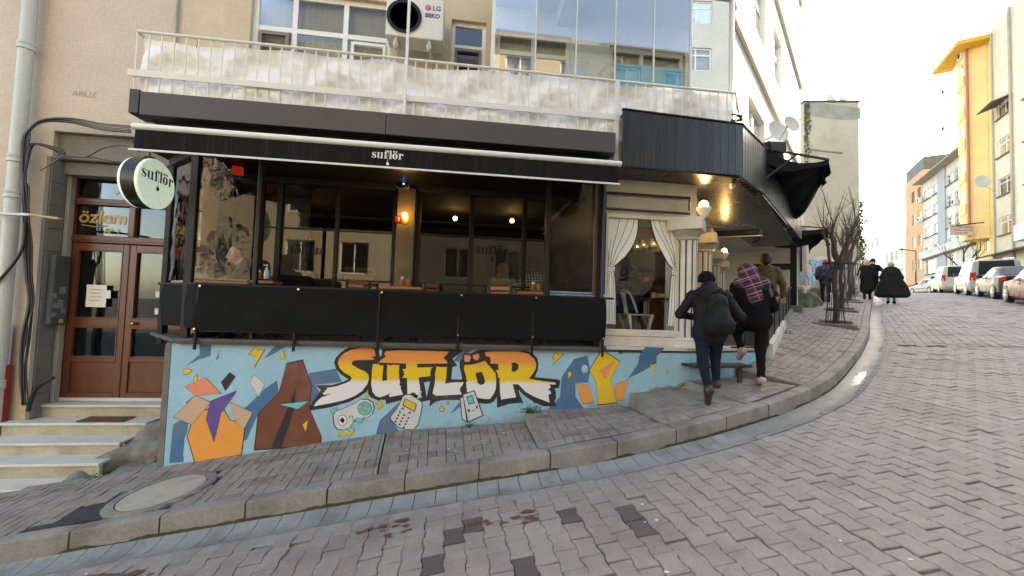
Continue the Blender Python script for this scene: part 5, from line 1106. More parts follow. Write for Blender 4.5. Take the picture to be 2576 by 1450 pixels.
b = MB(); b.grid(lambda u, v: (x0 + (x1 - x0) * u, 5.7 - .03 * math.sin(PI * v) - .008 * math.sin(u * 16), z0_ - .25 + (W(1600, 163, 5.7)[2] - z0_ + .25) * v), 24, 8); b.build('blanket', mat('turquoise_towel', (.02, .36, .55), .9, var=.08, bump=.5, bscale=150), dr, smooth=True)
b = MB(); zz_ = W(1600, 163, 5.7)[2]; b.tube([(x0 - .35, 5.68, zz_ - .35), (x0 + .05, 5.72, zz_ + .1), (x0 + .35, 5.9, zz_ - .05)], .012, 6); b.tube([(x0 - .35, 5.75, zz_ - .35), (x0 - .1, 5.72, zz_ + .02)], .01, 6); b.bar((x0, 5.72, zz_), (x1, 5.72, zz_), .012, .012); b.tube([(x0 + .1, 5.7, zz_ + .1), (x0 + .1, 5.7, 4.0)], .012, 6); b.tube([(x1 - .1, 5.7, zz_), (x1 - .1, 5.7, 4.0)], .012, 6); b.build('frame', m_alu, dr)
ca = MB()
lines_t = [((1295, 5.9), (1520, 5.55), 5.05), ((1290, 6.0), (1530, 5.6), 4.98)]
# air conditioner
xa0, xa1 = W(970, 60, 5.85)[0], W(1116, 60, 5.85)[0]; za0 = W(1040, 95, 5.85)[2]; za1 = za0 + .62
ac = thing('air_conditioner', 'white outdoor air conditioner unit with a round fan grille on the balcony wall', 'air conditioner', (xa0, 5.85, za0))
m_ac = mat('ac_casing', (.68, .66, .58), .5, var=.06, scale=3, bump=.05, dirt=((.5, .45, .36), .3, 3))
b = MB(); b.box(xa0, xa1, 5.85, 6.17, za0, za1, .012); b.build('casing', m_ac, ac)
fx, fz, fr0 = W(1017, 42, 5.84)[0], W(1018, 42, 5.84)[2], .245
b = MB(); b.lathe([(fr0, -.012), (fr0 + .018, -.008), (fr0 + .018, .002), (fr0, .002), (fr0, -.012)], (fx, 5.85, fz), 40, 'Y'); b.build('fan_ring', m_ac, ac, smooth=2)
b = MB(); b.lathe([(.001, -.001), (fr0, -.001), (fr0, .004), (.001, .004)], (fx, 5.848, fz), 40, 'Y'); b.build('fan_well', mat('fan_dark', (.05, .038, .03), .6, bump=0), ac)
b = MB()
for k in range(4):
    a = k * PI / 2 + .4; b.prism([(.05, -.03), (.22, -.1), (.235, .05), (.05, .04)], lambda p, q, a=a: (fx + p * math.cos(a) - q * math.sin(a), 5.842, fz + p * math.sin(a) + q * math.cos(a)), lambda p, q, a=a: (fx + p * math.cos(a) - q * math.sin(a), 5.838 - .004 * q, fz + p * math.sin(a) + q * math.cos(a)))
b.lathe([(.001, 0), (.05, 0), (.05, .01), (.001, .012)], (fx, 5.836, fz), 16, 'Y'); b.build('fan_blade', mat('fan_brown', (.2, .15, .11), .5, bump=0), ac)
b = MB()
for k in range(5): b.lathe([(.05 + .05 * k, 0), (.054 + .05 * k, 0), (.054 + .05 * k, -.004), (.05 + .05 * k, -.004)], (fx, 5.832, fz), 36, 'Y')
for k in range(12): a = k * PI / 6; b.bar((fx + .04 * math.cos(a), 5.832, fz + .04 * math.sin(a)), (fx + fr0 * math.cos(a), 5.832, fz + fr0 * math.sin(a)), .004, .004)
b.build('fan_grille', m_dark, ac)
m_lred = mat('logo_red', (.45, .02, .06), .5, bump=0); m_lgrey = mat('logo_grey', (.12, .12, .13), .5, bump=0); m_lblue = mat('logo_blue', (.04, .08, .25), .5, bump=0)
lx_, _, lz_ = W(1077, 20, 5.85); b = MB(); b.lathe([(.001, 0), (.045, 0), (.045, .002), (.001, .002)], (lx_, 5.846, lz_), 24, 'Y'); b.build('logo_disc', m_lred, ac)
b = MB(); ring = stroke([(lx_ + .028 * math.cos(a), lz_ + .028 * math.sin(a)) for a in np.linspace(R(0), R(270), 14)], .006)
for q in ring: b.poly([(p[0], 5.842, p[1]) for p in q])
b.box(lx_ - .003, lx_ + .003, 5.842, 5.843, lz_ - .016, lz_ + .016); b.box(lx_ + .003, lx_ + .016, 5.842, 5.843, lz_ - .016, lz_ - .011); b.build('logo_line', m_white, ac, fix=False)
text_mesh('lettering', 'LG', .1, frame((W(1099, 23, 5.85)[0], 5.847, W(1099, 23, 5.85)[2]), (1, 0, 0), (0, 0, 1)), m_lgrey, ac, bold=.003)
text_mesh('lettering', 'BEKO', .085, frame((W(1088, 41, 5.85)[0], 5.847, W(1088, 41, 5.85)[2]), (1, 0, 0), (0, 0, 1)), m_lblue, ac, bold=.004)
for x in (xa0 + .15, xa1 - .2):
    b = MB(); b.bar((x, 5.88, za0 - .02), (x, YW, za0 - .02), .04, .03); b.bar((x, 5.95, za0 - .03), (x, YW, za0 - .3), .03, .02); b.build('bracket', m_alu, ac)
    b = MB(); b.ball((x, 5.9, za0 - .09), .055, 10, 6, (.8, .8, 1.5)); b.build('wrapped_foot', mat('plastic_wrap', (.45, .42, .36), .4, var=.3, scale=20), ac, smooth=True)
b = MB(); b.tube(sm([(X(448, 20), YW - .03, 9), (X(447, 60), YW - .03, 6), (X(444, 140), YW - .03, 4.6)]), .018, 8); tag(b.build('conduit', mat('sage_pipe', (.3, .31, .26), .6), None, smooth=2), 'thin grey green conduit on the mosaic tiles behind the balcony rail', 'conduit')
# ------------------------------------------------------------------ pale stone corner with painted curtains
corner = thing('corner_facade', 'pale stone corner façade with a window framed by painted white curtains and fluted columns', 'façade', (2.7, 5.56, 1.0))
m_mar = mat('cream_marble', (.68, .61, .51), .55, var=.12, scale=2, grain=.06, bump=.15, bscale=30, dirt=((.36, .29, .2), .4, 2.2))
m_marl = mat('grey_marble', (.42, .38, .31), .6, var=.2, scale=3, grain=.1, bump=.2, dirt=((.2, .18, .15), .5, 3))
m_line = mat('black_line', (.02, .018, .017), .7, bump=0)
YC = 5.56; cx = lambda px, py=650: W(px, py, YC)[0]; cz = lambda px, py: W(px, py, YC)[2]
Q4 = lambda a, c: ((1660 + a * .30349) / 1.10365, (520 + c * .30349) / 1.10365)
b = MB(); b.box(1.99, 3.22, 5.40, 5.6, 1.021, 1.065, .005); b.vprism([(3.22, 5.41), (4.78, 5.80), (4.6, 6.1), (3.22, 5.6)], 1.0205, 1.06); b.build('floor_slab', m_marble, corner)
xL_, xR_ = 1.99, 3.36
b = MB(); b.box(xL_, 3.24, YC - .07, YC + .1, 1.0655, 1.20, .008); b.build('plinth', m_mar, corner)
b = MB(); b.box(xL_, 3.2, YC - .045, YC + .1, 1.205, 1.30, .01); b.build('sill_course', m_mar, corner)
xw0_, xw1_, zw0, zw1 = cx(Q4(88, 0)[0], 700), cx(Q4(725, 0)[0], 700), 1.302, cz(*Q4(400, 290))
b = MB(); b.box(xL_, xw0_, YC, YC + .18, 1.302, 3.5); b.box(xw1_, 3.42, YC, YC + .18, 1.302, 3.5); b.box(xw0_, xw1_, YC, YC + .18, zw1, 3.5); b.build('stone_frame', m_mar, corner)
b = MB(); b.box(xL_, 3.30, YC - .05, YC - .001, cz(*Q4(400, 215)), cz(*Q4(400, 100)), .012); b.build('frieze', m_marl, corner)
b = MB()                                               # drawn black border lines
for y_, h in ((75, .035), (222, .03)):
    p, q = W(*Q4(40, y_ - (12 if y_ < 100 else 16)), YC - .055), W(*Q4(862, y_ + 35), YC - .055); zc_ = cz(*Q4(400, y_ + 5)); b.box(xL_, 3.29, YC - .0545, YC - .0515, zc_ - h / 2, zc_ + h / 2)
x_ = cx(Q4(872, 190)[0], 550); b.box(3.26, 3.285, YC - .0545, YC - .0515, cz(*Q4(400, 215)) + .03, cz(*Q4(400, 90)))
x_ = cx(Q4(52, 600)[0]); b.box(x_ - .012, x_ + .03, YC - .004, YC - .002, 1.8, zw1 + .05)
b.build('painted_border', m_line, corner)
b = MB(); b.add([(xw0_, YC + .06, zw0), (xw1_, YC + .06, zw0), (xw1_, YC + .06, zw1), (xw0_, YC + .06, zw1)], [(0, 1, 2, 3)]); wp = b.build('window_pane', glass('corner_glass', (.86, .86, .84), .05), corner)
m_curw = mat('painted_curtain', (.82, .8, .74), .6, var=.05, bump=.05)
YV = YC + .05
def flat(name, pts, mt, dy=0., parent=corner):
    P = [W(*Q4(*p), YV) for p in pts]; b = MB(); b.prism([(p[0], p[2]) for p in P], lambda x, z: (x, YV - .002 - dy, z), lambda x, z: (x, YV - dy, z)); return b.build(name, mt, parent)
flat('curtain', [(92, 285), (370, 295), (365, 400), (340, 490), (300, 570), (240, 650), (180, 700), (155, 725), (152, 770), (145, 790), (155, 850), (162, 1000), (165, 1255), (78, 1250), (90, 900), (97, 800), (92, 770), (95, 720), (98, 640), (92, 480)], m_curw)
flat('curtain', [(480, 300), (705, 315), (738, 400), (738, 1275), (632, 1265), (645, 1130), (655, 960), (665, 850), (685, 805), (675, 780), (680, 745), (640, 700), (580, 590), (535, 500), (500, 400)], m_curw)
def line(pts, w_):
    P = [W(*Q4(*p), YV) for p in pts]; b = MB(); pp = np.array(sm([(p[0], p[2], 0) for p in P], 5))[:, :2]
    for q in stroke(pp, w_): b.poly([(v[0], YV - .0035, v[1]) for v in q])
    return b.build('painted_fold', m_line, corner, fix=False)
for pts, w_ in (([(370, 295), (364, 400), (340, 490), (300, 570), (240, 650), (180, 700), (152, 725)], .016), ([(478, 300), (500, 400), (535, 500), (580, 590), (640, 700), (682, 745)], .016), ([(198, 285), (180, 380), (150, 500), (125, 600), (112, 715)], .008), ([(280, 290), (240, 400), (190, 520), (150, 620), (122, 715)], .008), ([(335, 295), (300, 420), (240, 530), (190, 610), (140, 715)], .008), ([(120, 470), (105, 600), (100, 710)], .006), ([(230, 640), (190, 690), (150, 718)], .006),
                ([(505, 305), (540, 400), (610, 520), (665, 640), (700, 745)], .008), ([(558, 310), (590, 410), (650, 540), (690, 640), (708, 745)], .008), ([(615, 312), (645, 400), (660, 480), (690, 570), (705, 680), (716, 745)], .008), ([(686, 405), (700, 470), (720, 560)], .006), ([(95, 722), (125, 732), (152, 724)], .01), ([(95, 748), (125, 756), (152, 750)], .005), ([(95, 772), (125, 778), (150, 772)], .01), ([(676, 752), (700, 762), (720, 752)], .01), ([(678, 775), (700, 782), (720, 778)], .005), ([(678, 800), (700, 806), (720, 798)], .01),
                ([(150, 790), (156, 850), (163, 1000), (165, 1255)], .012), ([(668, 806), (662, 900), (650, 1050), (634, 1265)], .012), ([(105, 790), (100, 900), (103, 1050), (102, 1250)], .006), ([(122, 790), (130, 900), (126, 1050), (130, 1250)], .006), ([(140, 800), (145, 950), (150, 1100), (150, 1250)], .005), ([(690, 810), (680, 930), (672, 1080), (655, 1270)], .006), ([(706, 810), (700, 950), (700, 1100), (680, 1270)], .006), ([(716, 815), (716, 950), (712, 1060), (700, 1270)], .005)): line(pts, w_)
# columns along the street side
UC = np.array([math.cos(R(51.6)), math.sin(R(51.6))]); nC = np.array([UC[1], -UC[0]])
def column(cx_, cy_, s=1.0):
    ang = math.atan2(UC[1], UC[0]); b = MB()
    b.obox((cx_, cy_, 1.11), (.44, .44, .10), ang, .01); b.obox((cx_, cy_, 1.185), (.39, .39, .05), ang, .012); 
    base = b.build('column_base', m_mar, corner)
    b = MB(); n = 40; rr0 = .155
    prof = [1.21, 1.24, 2.60, 2.64]; vs = []
    for z in prof:
        for i in range(n): r = rr0 * (1.06 if z in (1.21, 2.64) else 1) - (.010 if i % 4 >= 2 else 0); a = 2 * PI * i / n; vs.append((cx_ + r * math.cos(a), cy_ + r * math.sin(a), z))
    b.add(vs, [(k * n + i, k * n + (i + 1) % n, (k + 1) * n + (i + 1) % n, (k + 1) * n + i) for k in range(3) for i in range(n)]); b.mi = [1 if (i % 4 == 2) else 0 for k in range(3) for i in range(n)]  # flute bottoms take the black line colour
    b.build('column_shaft', [m_mar, m_line], corner)
    b = MB(); b.lathe([(.15, 2.64), (.17, 2.66), (.165, 2.69), (.21, 2.75), (.23, 2.78)], (cx_, cy_, 0), 28); b.build('column_neck', m_marl, corner, smooth=2)
    b = MB(); b.obox((cx_, cy_, 2.875), (.48, .48, .18), ang, .012); b.build('capital', m_mar, corner)
cols = [(3.29, 5.60), (4.2, 6.62), (5.64, 8.5), (6.85, 10.05)]
for c in cols: column(*c)
b = MB()                                               # wall and beam behind the columns
p0, p1 = np.array([3.4, 5.9]), np.array([3.4, 5.9]) + UC * 7.2
b.bar((*p0, 3.24), (*p1, 3.24), .3, .5); b.build('entablature', m_marl, corner)
pw0 = p0 - nC * .25; b = MB(); wall_holes(b, pw0, UC, 7.2, 1.03, 3.5, [(.9, 2.0, 1.03, 2.9), (2.8, 4.2, 1.6, 2.9), (5.0, 6.4, 1.6, 2.9)], .15); b.build('street_front', m_marl, corner)
for h in ((2.8, 4.2, 1.6, 2.9), (5.0, 6.4, 1.6, 2.9)): window(corner, pw0, UC, *h, rec=.06, fw=.06, vx=((h[0] + h[1]) / 2,), fm=m_darkw, panes='one', gm=g_shop)
b = MB(); b.box(2.2, 6.2, 9.9, 10.0, 1, 3.6); b.box(xL_ - .1, 3.4, YC + .2, 9.9, 3.52, 3.6); b.build('corner_room_shell', mat('ochre_room', (.15, .11, .055), .85, var=.2, bump=0), corner)
b = MB(); b.box(xL_ - .02, xL_ + .06, YC + .19, 9.9, 1.03, 3.5); b.build('side_wall', m_darkw, corner)
b = MB(); b.vprism([(3.45, 5.95), (3.1, 6.2), (7.2, 11.4), (7.7, 11.2)], 3.45, 3.52); b.build('soffit_back', m_darkw, corner)

# sconces (lit)
m_bulb = mat('lit_bulb', (1, .8, .4), .4, bump=0, emit=((1, .62, .18), 9))
def bulb_light(p, e, col=(1, .68, .3)):
    l = bpy.data.lights.new('lamp_light', 'POINT'); l.energy = e; l.color = col; l.shadow_soft_size = .04; o = bpy.data.objects.new('lamp_light', l); COL.objects.link(o); o.location = p; return o
def sconce(p, label, s=1.0):
    t = thing('wall_sconce', label, 'wall lamp', p, 'lit wall sconces on the corner columns')
    b = MB(); b.lathe([(.02 * s, -.17 * s), (.05 * s, -.13 * s), (.10 * s, -.05 * s), (.115 * s, -.02 * s), (.105 * s, 0)], p, 16); b.build('bowl', m_curw, t, smooth=2)
    b = MB(); b.lathe([(.05 * s, .0), (.065 * s, .02 * s), (.062 * s, .07 * s), (.04 * s, .10 * s), (.005, .115 * s)], p, 14); b.build('bulb', m_bulb, t, smooth=True)
    b = MB(); b.bar((p[0] - .12 * s, p[1] + .06 * s, p[2] - .06 * s), (p[0], p[1], p[2] - .06 * s), .03, .03); b.build('arm', m_darkw, t)
    l = bulb_light((p[0] + .0, p[1] - .02, p[2] + .17 * s), 2.2 * s * s); l.parent = t; l.matrix_parent_inverse = pmat(t).inverted()
s1 = W(*Q4(968, 190), 5.62); sconce(s1, 'lit white sconce above the first stone column of the corner', 1.0)
s2 = at(*Q4(1155, 602), 9.0); sconce(s2, 'lit white sconce farther along the row of columns', .9)

# ------------------------------------------------------------------ black planked canopy over the corner
can = thing('corner_canopy', 'glossy black planked canopy wrapping round the café corner', 'canopy', (3.2, 5.1, 3.5))
m_plank = mat('black_lacquered_plank', (.007, .0085, .012), .3, var=.3, scale=1.2, grain=.15, bump=.08, bscale=3, stretch=(3, 3, .4), spec=.5, dirt=((.016, .019, .026), .5, 1.4))
CP = [(2.0, 5.0), (3.81, 5.1), (4.64, 5.72), (5.35, 6.35)]
zt_, zb_ = 4.25, 3.50
for i in range(2):
    p, q = np.array(CP[i]), np.array(CP[i + 1]); L_ = np.linalg.norm(q - p); n = int(round(L_ / .115)); u = (q - p) / L_
    for k in range(n):
        a_, c_ = p + u * (L_ * k / n + .0015), p + u * (L_ * (k + 1) / n - .0015); dz = .006 if k > 3 or i else 0
        b = MB(); b.bar((*(a_ + RNG.normal(0, .001, 2)), (zt_ + zb_) / 2 - dz), (*c_, (zt_ + zb_) / 2 - dz), .022, zt_ - zb_, .004); b.build('plank', m_plank, can)
b = MB(); 
for i in range(2): b.bar((*CP[i], zt_ + .012), (*CP[i + 1], zt_ + .012), .05, .02, .003); b.bar((*CP[i], zb_ - .008), (*CP[i + 1], zb_ - .008), .04, .02, .003)
b.build('edge_trim', m_dark, can)
u_ = np.array([.748, .664]); q0 = np.array([4.66, 5.74])
for k in range(14): p_, q_ = q0 + u_ * .36 * k, q0 + u_ * (.36 * k + .357); b = MB(); b.bar((*p_, 3.9), (*q_, 3.9), .03, .8, .004); b.build('fascia_board', m_plank, can)
b = MB(); b.vprism([(2.02, 5.03), (3.8, 5.13), (4.62, 5.75), (4.3, 6.3), (2.02, 6.3)], zt_ - .05, zt_ - .02); b.build('roof', m_dark, can)
for k in range(14):                                     # planked soffit
    y0 = 5.03 + k * .1; x1 = 3.75 + max(0, (y0 - 5.12)) * 1.3
    b = MB(); b.box(2.0, min(x1, 4.6), y0, y0 + .097, zb_ + .0, zb_ + .012); b.build('soffit_plank', m_plank, can)
b = MB(); b.vprism([(4.0, 5.35), (4.62, 5.74), (9.0, 9.9), (8.3, 10.6), (3.4, 6.0)], zb_ + .013, zb_ + .03); b.build('soffit', m_plank, can)
lp = at(1843, 466, 5.85); t = thing('hanging_bulb', 'small white unlit bulb under the black corner canopy', 'bulb', lp)
b = MB(); b.lathe([(.012, .11), (.03, .10), (.03, .06), (.018, .055), (.03, .03), (.042, -.01), (.03, -.045), (.004, -.055)], lp, 14); b.build('globe', mat('milk_glass', (.7, .68, .62), .3, var=.02, bump=0), t, smooth=True); b = MB(); b.bar((lp[0], lp[1], lp[2] + .11), (lp[0], lp[1], zb_), .05, .05); b.build('socket', m_white, t)
cbl = MB()
for k in range(4): cbl.tube(sm([W(1800 + 6 * k, 298 - k, 5.3), W(1835, 290 - 2 * k, 5.35), W(1866, 291 + 3 * k, 5.4), W(1856, 302 + k, 5.45), W(1810, 300 + k, 5.6)]), .011, 6)
tag(cbl.build('cable_coil', m_cab, None, smooth=True), 'black cable coil lying on top of the corner canopy', 'cable')
fl_ = at(1938, 388, 6.7); t = thing('flood_light', 'small white floodlight at the far end of the black canopy', 'floodlight', fl_)
b = MB(); b.obox(fl_, (.1, .12, .14), .6, .02); b.build('housing', m_white, t); b = MB(); b.tube(sm([(fl_[0], fl_[1], fl_[2] - .06), (fl_[0] - .05, fl_[1], fl_[2] - .16), (fl_[0] + .05, fl_[1], fl_[2] - .2), (fl_[0] + .08, fl_[1], fl_[2] - .1)]), .01, 6); b.build('lead', m_white, t, smooth=True)
# heater and scroll bracket under the soffit
h0, h1 = at(1800, 590, 7.2), at(1915, 585, 6.6); t = thing('patio_heater', 'long black radiant heater hanging under the canopy', 'heater', h0)
b = MB(); b.bar(h0, h1, .16, .1, .02); b.build('housing', m_dark, t); b = MB(); b.bar((h0[0], h0[1] - .005, h0[2] - .055), (h1[0], h1[1] - .005, h1[2] - .055), .1, .012); b.build('reflector', m_alu, t)
b = MB(); b.tube(sm([at(1745, 575, 6.2), at(1790, 572, 6.4), at(1840, 573, 6.6), at(1856, 562, 6.6), at(1850, 553, 6.6), at(1842, 560, 6.6), at(1852, 570, 6.6), at(1880, 567, 6.7), at(1905, 580, 6.8)]), .012, 6); tag(b.build('scroll_bracket', m_cabg, None, smooth=True), 'curled wrought iron bracket beside the heater under the canopy', 'bracket')

# ------------------------------------------------------------------ sagging black awnings on the street side
def drop_awning(label, Wn, Wf, On, Of, sag, val, sd):
    Wn, Wf, On, Of = (np.array(p) for p in (Wn, Wf, On, Of)); c = (Wn + Wf) / 2
    t = thing('drop_awning', label, 'awning', tuple(c), 'black drop awnings on the street side')
    def fn(u, v):
        p = (Wn * (1 - u) + Wf * u) * (1 - v) + (On * (1 - u) + Of * u) * v; z = -sag * math.sin(PI * v) * (.7 + .5 * math.sin(u * 7 + sd)) - .05 * abs(math.sin(u * 9 + sd + v * 3)) * math.sin(PI * v); return (p[0], p[1], p[2] + z)
    b = MB(); b.grid(fn, 30, 14); b.build('roof_cloth', m_cloth, t, smooth=True)
    def fv(u, v): p = On * (1 - u) + Of * u; w_ = .05 * math.sin(u * 11 + sd) * v; return (p[0] + .02 + w_ * .5, p[1] - w_ * .5, p[2] - .02 - val * v * (1 + .25 * math.sin(u * 5 + sd)))
    b = MB(); b.grid(fv, 30, 6); b.build('valance', m_cloth, t, smooth=True)
    def fs(u, v): p = Wn * (1 - u) + On * u; return (p[0] + .02 * math.sin(u * 9), p[1], p[2] - .02 - sag * math.sin(PI * u) - val * v * (1.2 - .7 * u) * (1 + .3 * math.sin(u * 6)))
    b = MB(); b.grid(fs, 14, 6); b.build('side_cloth', m_cloth, t, smooth=True)
    b = MB(); b.bar(On, Of, .045, .045, .006); b.build('front_bar', m_dark, t)
    for p_, q_ in ((Wn, On), (Wf, Of), (Wn - np.array([0, 0, .5]), (Wn + On) / 2)): b = MB(); b.bar(p_, q_, .03, .03); b.build('arm', m_dark, t)
    return t
drop_awning('large black drop awning sagging from the end of the planked canopy', at(1924, 374, 6.5), at(1990, 556, 9.4), at(2082, 402, 6.8), at(2066, 462, 8.2), .12, .16, 1.)
b = MB(); p = at(1925, 372, 6.55); q = at(1968, 372, 6.75); b.bar((p[0], p[1], p[2]), (q[0], q[1], q[2]), .16, .2, .03); b.bar((p[0] + .05, p[1] + .05, p[2] - .2), (q[0], q[1], q[2] - .25), .1, .35, .02); tag(b.build('awning_cassette', m_dark, None), 'black awning cassette jutting from the end of the planked canopy', 'cassette')
drop_awning('smaller black drop awning behind the first one above the street terrace', at(1895, 562, 10.3), at(1940, 622, 14.), at(2081, 574, 11.3), at(2032, 616, 13.6), .1, .25, 2.6)
# steel post at the far end of the terrace
pb = at(1996, 781, 11.8); t = thing('terrace_post', 'tall square black steel post at the far end of the street terrace', 'post', pb)
b = MB(); b.obox((pb[0], pb[1], pb[2] + 1.25), (.16, .16, 2.5), .75, .008); b.build('shaft', m_dark, t); b = MB(); b.obox((pb[0], pb[1], pb[2] + .02), (.4, .4, .06), .75, .01); b.build('foot', m_mar, t)
b = MB(); b.bar((*pb[:2], pb[2] + 1.3), (pb[0] - 1.0, pb[1] + .6, pb[2] + 1.3), .1, .18); b.build('cross_bar', m_dark, t)

# ------------------------------------------------------------------ fence panels of the street terrace
fen = thing('terrace_fence', 'low dark fence of sheet panels climbing beside the street terrace', 'fence', (7, 8.1, 1.2))
FA, FB = np.array([4.78, 5.78]), np.array([9.6, 10.72]); zf = lambda t: (1.07 + (1.74 - 1.07) * t) if t > .12 else 1.07 + .05 * t
m_fence = mat('black_fence_sheet', (.01, .011, .013), .5, var=.2, scale=2, bump=.1, spec=.3)
N_ = 6
for k in range(N_):
    t0, t1 = k / N_, (k + 1) / N_; a_, c_ = FA + (FB - FA) * t0, FA + (FB - FA) * t1; z0_, z1_ = zf(t0) + .04, zf(t1) + .04
    u = (c_ - a_) / np.linalg.norm(c_ - a_); nn_ = np.array([u[1], -u[0]])
    def sheet(o0, o1, b_):
        return [(*(a_ + u * .02 + nn_ * o), z0_ + zz_) for o in (o0, o1) for zz_ in (b_[0], b_[1])] + [(*(c_ - u * .02 + nn_ * o), z1_ + zz_) for o in (o0, o1) for zz_ in (b_[0], b_[1])]
    hexf = [(0, 1, 3, 2), (4, 6, 7, 5), (0, 4, 5, 1), (2, 3, 7, 6), (0, 2, 6, 4), (1, 5, 7, 3)]
    b = MB(); b.add(sheet(-.006, .006, (.02, .6)), hexf); b.build('fence_panel', m_fence, fen)
    b = MB(); b.obox((a_[0], a_[1], z0_ + .32), (.045, .045, .66), .77, .004); b.build('fence_post', m_dark, fen)
    b = MB(); b.add(sheet(-.03, .03, (.605, .64)), hexf); b.build('hand_rail', mat('worn_hand_rail', (.06, .065, .07), .45, var=.2), fen)
    b = MB(); b.add(sheet(-.06, .07, (-.35, .012)), hexf); b.build('kerb_wall', m_marble if k < 3 else m_rim, fen)
b = MB(); p, q = np.array([4.05, 5.62]), FA; b.bar((*p, 1.07), (*q, 1.07), .02, .02); b.bar((*(q - np.array([.45, .08])), 1.4), (*(q), 1.4), .014, .62); b.build('return_panel', m_fence, fen)

# ------------------------------------------------------------------ bench-step under the entrance
bn = thing('step_bench', 'black checkered steel step on two legs at the blue wall', 'step', (3.6, 5.22, .62))
z_ = .855; b = MB(); b.prism([(3.17, 5.12), (4.12, 5.26), (4.1, 5.5), (3.12, 5.395)], lambda x, y: (x, y, z_ - .035), lambda x, y: (x, y, z_)); b.build('tread', mat('chequer_plate', (.04, .04, .043), .4, metal=.5, var=.2, bump=.6, bscale=260), bn)
for x, y in ((3.38, 5.22), (3.95, 5.30)): b = MB(); b.box(x - .025, x + .025, y - .03, y + .03, .56, z_ - .036, .004); b.build('leg', mat('rusty_leg', (.06, .05, .045), .6, var=.3), bn)

# ------------------------------------------------------------------ lamp, alarm, number plate on the pillar
yp = YI - .09
p = W(1018, 545, yp - .06); t = thing('bulkhead_lamp', 'lit caged brass bulkhead lamp on the ochre pillar', 'wall lamp', p)
b = MB(); b.lathe([(.001, -.0), (.055, 0), (.06, .012), (.05, .03), (.001, .03)], (p[0], yp - .0, p[2] - .03), 18, 'Y', Matrix.Diagonal((1, 1, 1.5, 1))); b.build('back_plate', mat('aged_brass', (.22, .15, .05), .4, metal=.7, var=.2, bump=0), t, smooth=2)
b = MB(); b.ball((p[0], yp - .07, p[2] + .005), .045, 14, 10, (1, 1, 1.35)); b.build('bulb', mat('lit_amber', (1, .6, .1), .4, bump=0, emit=((1, .55, .1), 5)), t, smooth=True)
b = MB()
for k in range(6): a = PI * k / 6; b.tube([(p[0] + .052 * math.cos(a) * math.sin(q), yp - .07 - .052 * math.sin(a) * math.sin(q), p[2] + .005 - .072 * math.cos(q)) for q in np.linspace(0, PI, 9)], .0035, 5)
for zq in (-.03, .005, .04): r_ = .053 * math.sqrt(max(1 - (zq / .075) ** 2, 0)); b.tube([(p[0] + r_ * math.cos(a), yp - .07 - r_ * math.sin(a), p[2] + .005 + zq) for a in np.linspace(0, PI, 9)], .0035, 5)
b.build('cage', mat('brass', (.3, .2, .06), .4, metal=.8, bump=0), t)
l = bulb_light((p[0], yp - .16, p[2] + .05), .5, (1, .62, .22)); l.parent = t; l.matrix_parent_inverse = pmat(t).inverted()
p = W(1015, 455, yp); t = thing('alarm_box', 'grey alarm siren box with a blue light on the ochre pillar', 'alarm', p)
b = MB(); b.box(p[0] - .1, p[0] + .1, yp - .09, yp, p[2] - .13, p[2] + .15, .015); b.build('case', mat('alarm_plastic', (.75, .73, .7), .5, var=.05, bump=0), t)
b = MB(); b.box(p[0] - .095, p[0] + .095, yp - .1, yp - .01, p[2] - .13, p[2] - .045, .012); b.build('lens', mat('dark_lens', (.01, .012, .03), .15, bump=0), t)
b = MB(); b.ball((p[0] + .02, yp - .1, p[2] - .08), .009, 8, 6); b.build('led', mat('blue_led', (.02, .1, 1), .4, bump=0, emit=((.05, .2, 1), 8)), t)
p = W(1003, 552, yp); t = thing('number_plate', 'small red house number plate 1 beside the caged lamp', 'number plate', p)
b = MB(); b.box(p[0] - .055, p[0] + .06, yp - .012, yp, p[2] - .05, p[2] + .05, .003); b.build('plate', mat('red_enamel', (.28, .008, .012), .4, bump=0), t); text_mesh('lettering', '1', .075, frame((p[0] + .005, yp - .0135, p[2]), (1, 0, 0), (0, 0, 1)), m_white, t, bold=.002)
# red heater sign glow seen through the left film window
p = W(598, 430, 6.2); t = thing('red_lantern', 'small red box lamp hanging behind the left film window', 'lamp', p)
b = MB(); b.obox(p, (.14, .06, .12), .3, .01); b.build('box', mat('red_lamp', (.25, .02, .012), .5, bump=0, emit=((1, .06, .02), .04)), t)

# ------------------------------------------------------------------ terrace tables, chairs and what stands on them
m_oak = mat('orange_oak', (.34, .13, .045), .45, var=.25, scale=3, grain=.2, bump=.1, stretch=(.6, 6, 6)); m_iron = mat('black_iron', (.02, .019, .018), .5, bump=0)
def table(x, y, w_, d_, zt_, label, rz=0):
    t = thing('terrace_table', label, 'table', (x, y, 1.02), 'oak tables on the covered terrace')
    b = MB(); b.box(x - w_ / 2, x + w_ / 2, y - d_ / 2, y + d_ / 2, zt_ - .045, zt_, .01); b.build('table_top', m_oak, t)
    b = MB(); b.tube([(x, y, zt_ - .045), (x, y, 1.12)], .03, 10); b.build('pedestal', m_iron, t)
    b = MB()
    for k in range(4): a = PI / 4 + k * PI / 2; b.tube([(x, y, 1.16), (x + .16 * math.cos(a), y + .16 * math.sin(a), 1.1), (x + .3 * math.cos(a), y + .3 * math.sin(a), 1.025)], [.028, .024, .018], 8)
    b.build('foot', m_iron, t); return t
tA = W(1012, 722, 5.85); zA = tA[2]; table(tA[0], 5.95, .58, .5, zA, 'oak table in front of the ochre pillar with two brown cups')
tB = W(1336, 735, 5.85); table(tB[0] + .03, 5.95, .40, .5, tB[2], 'oak table beside the right film window with two brown cups')
tC = W(655, 707, 5.85); table(tC[0], 5.9, .5, .5, tC[2], 'oak table beside the left film window with a soap dispenser')
m_terra = mat('brown_cup', (.3, .11, .04), .5, var=.15, bump=0)
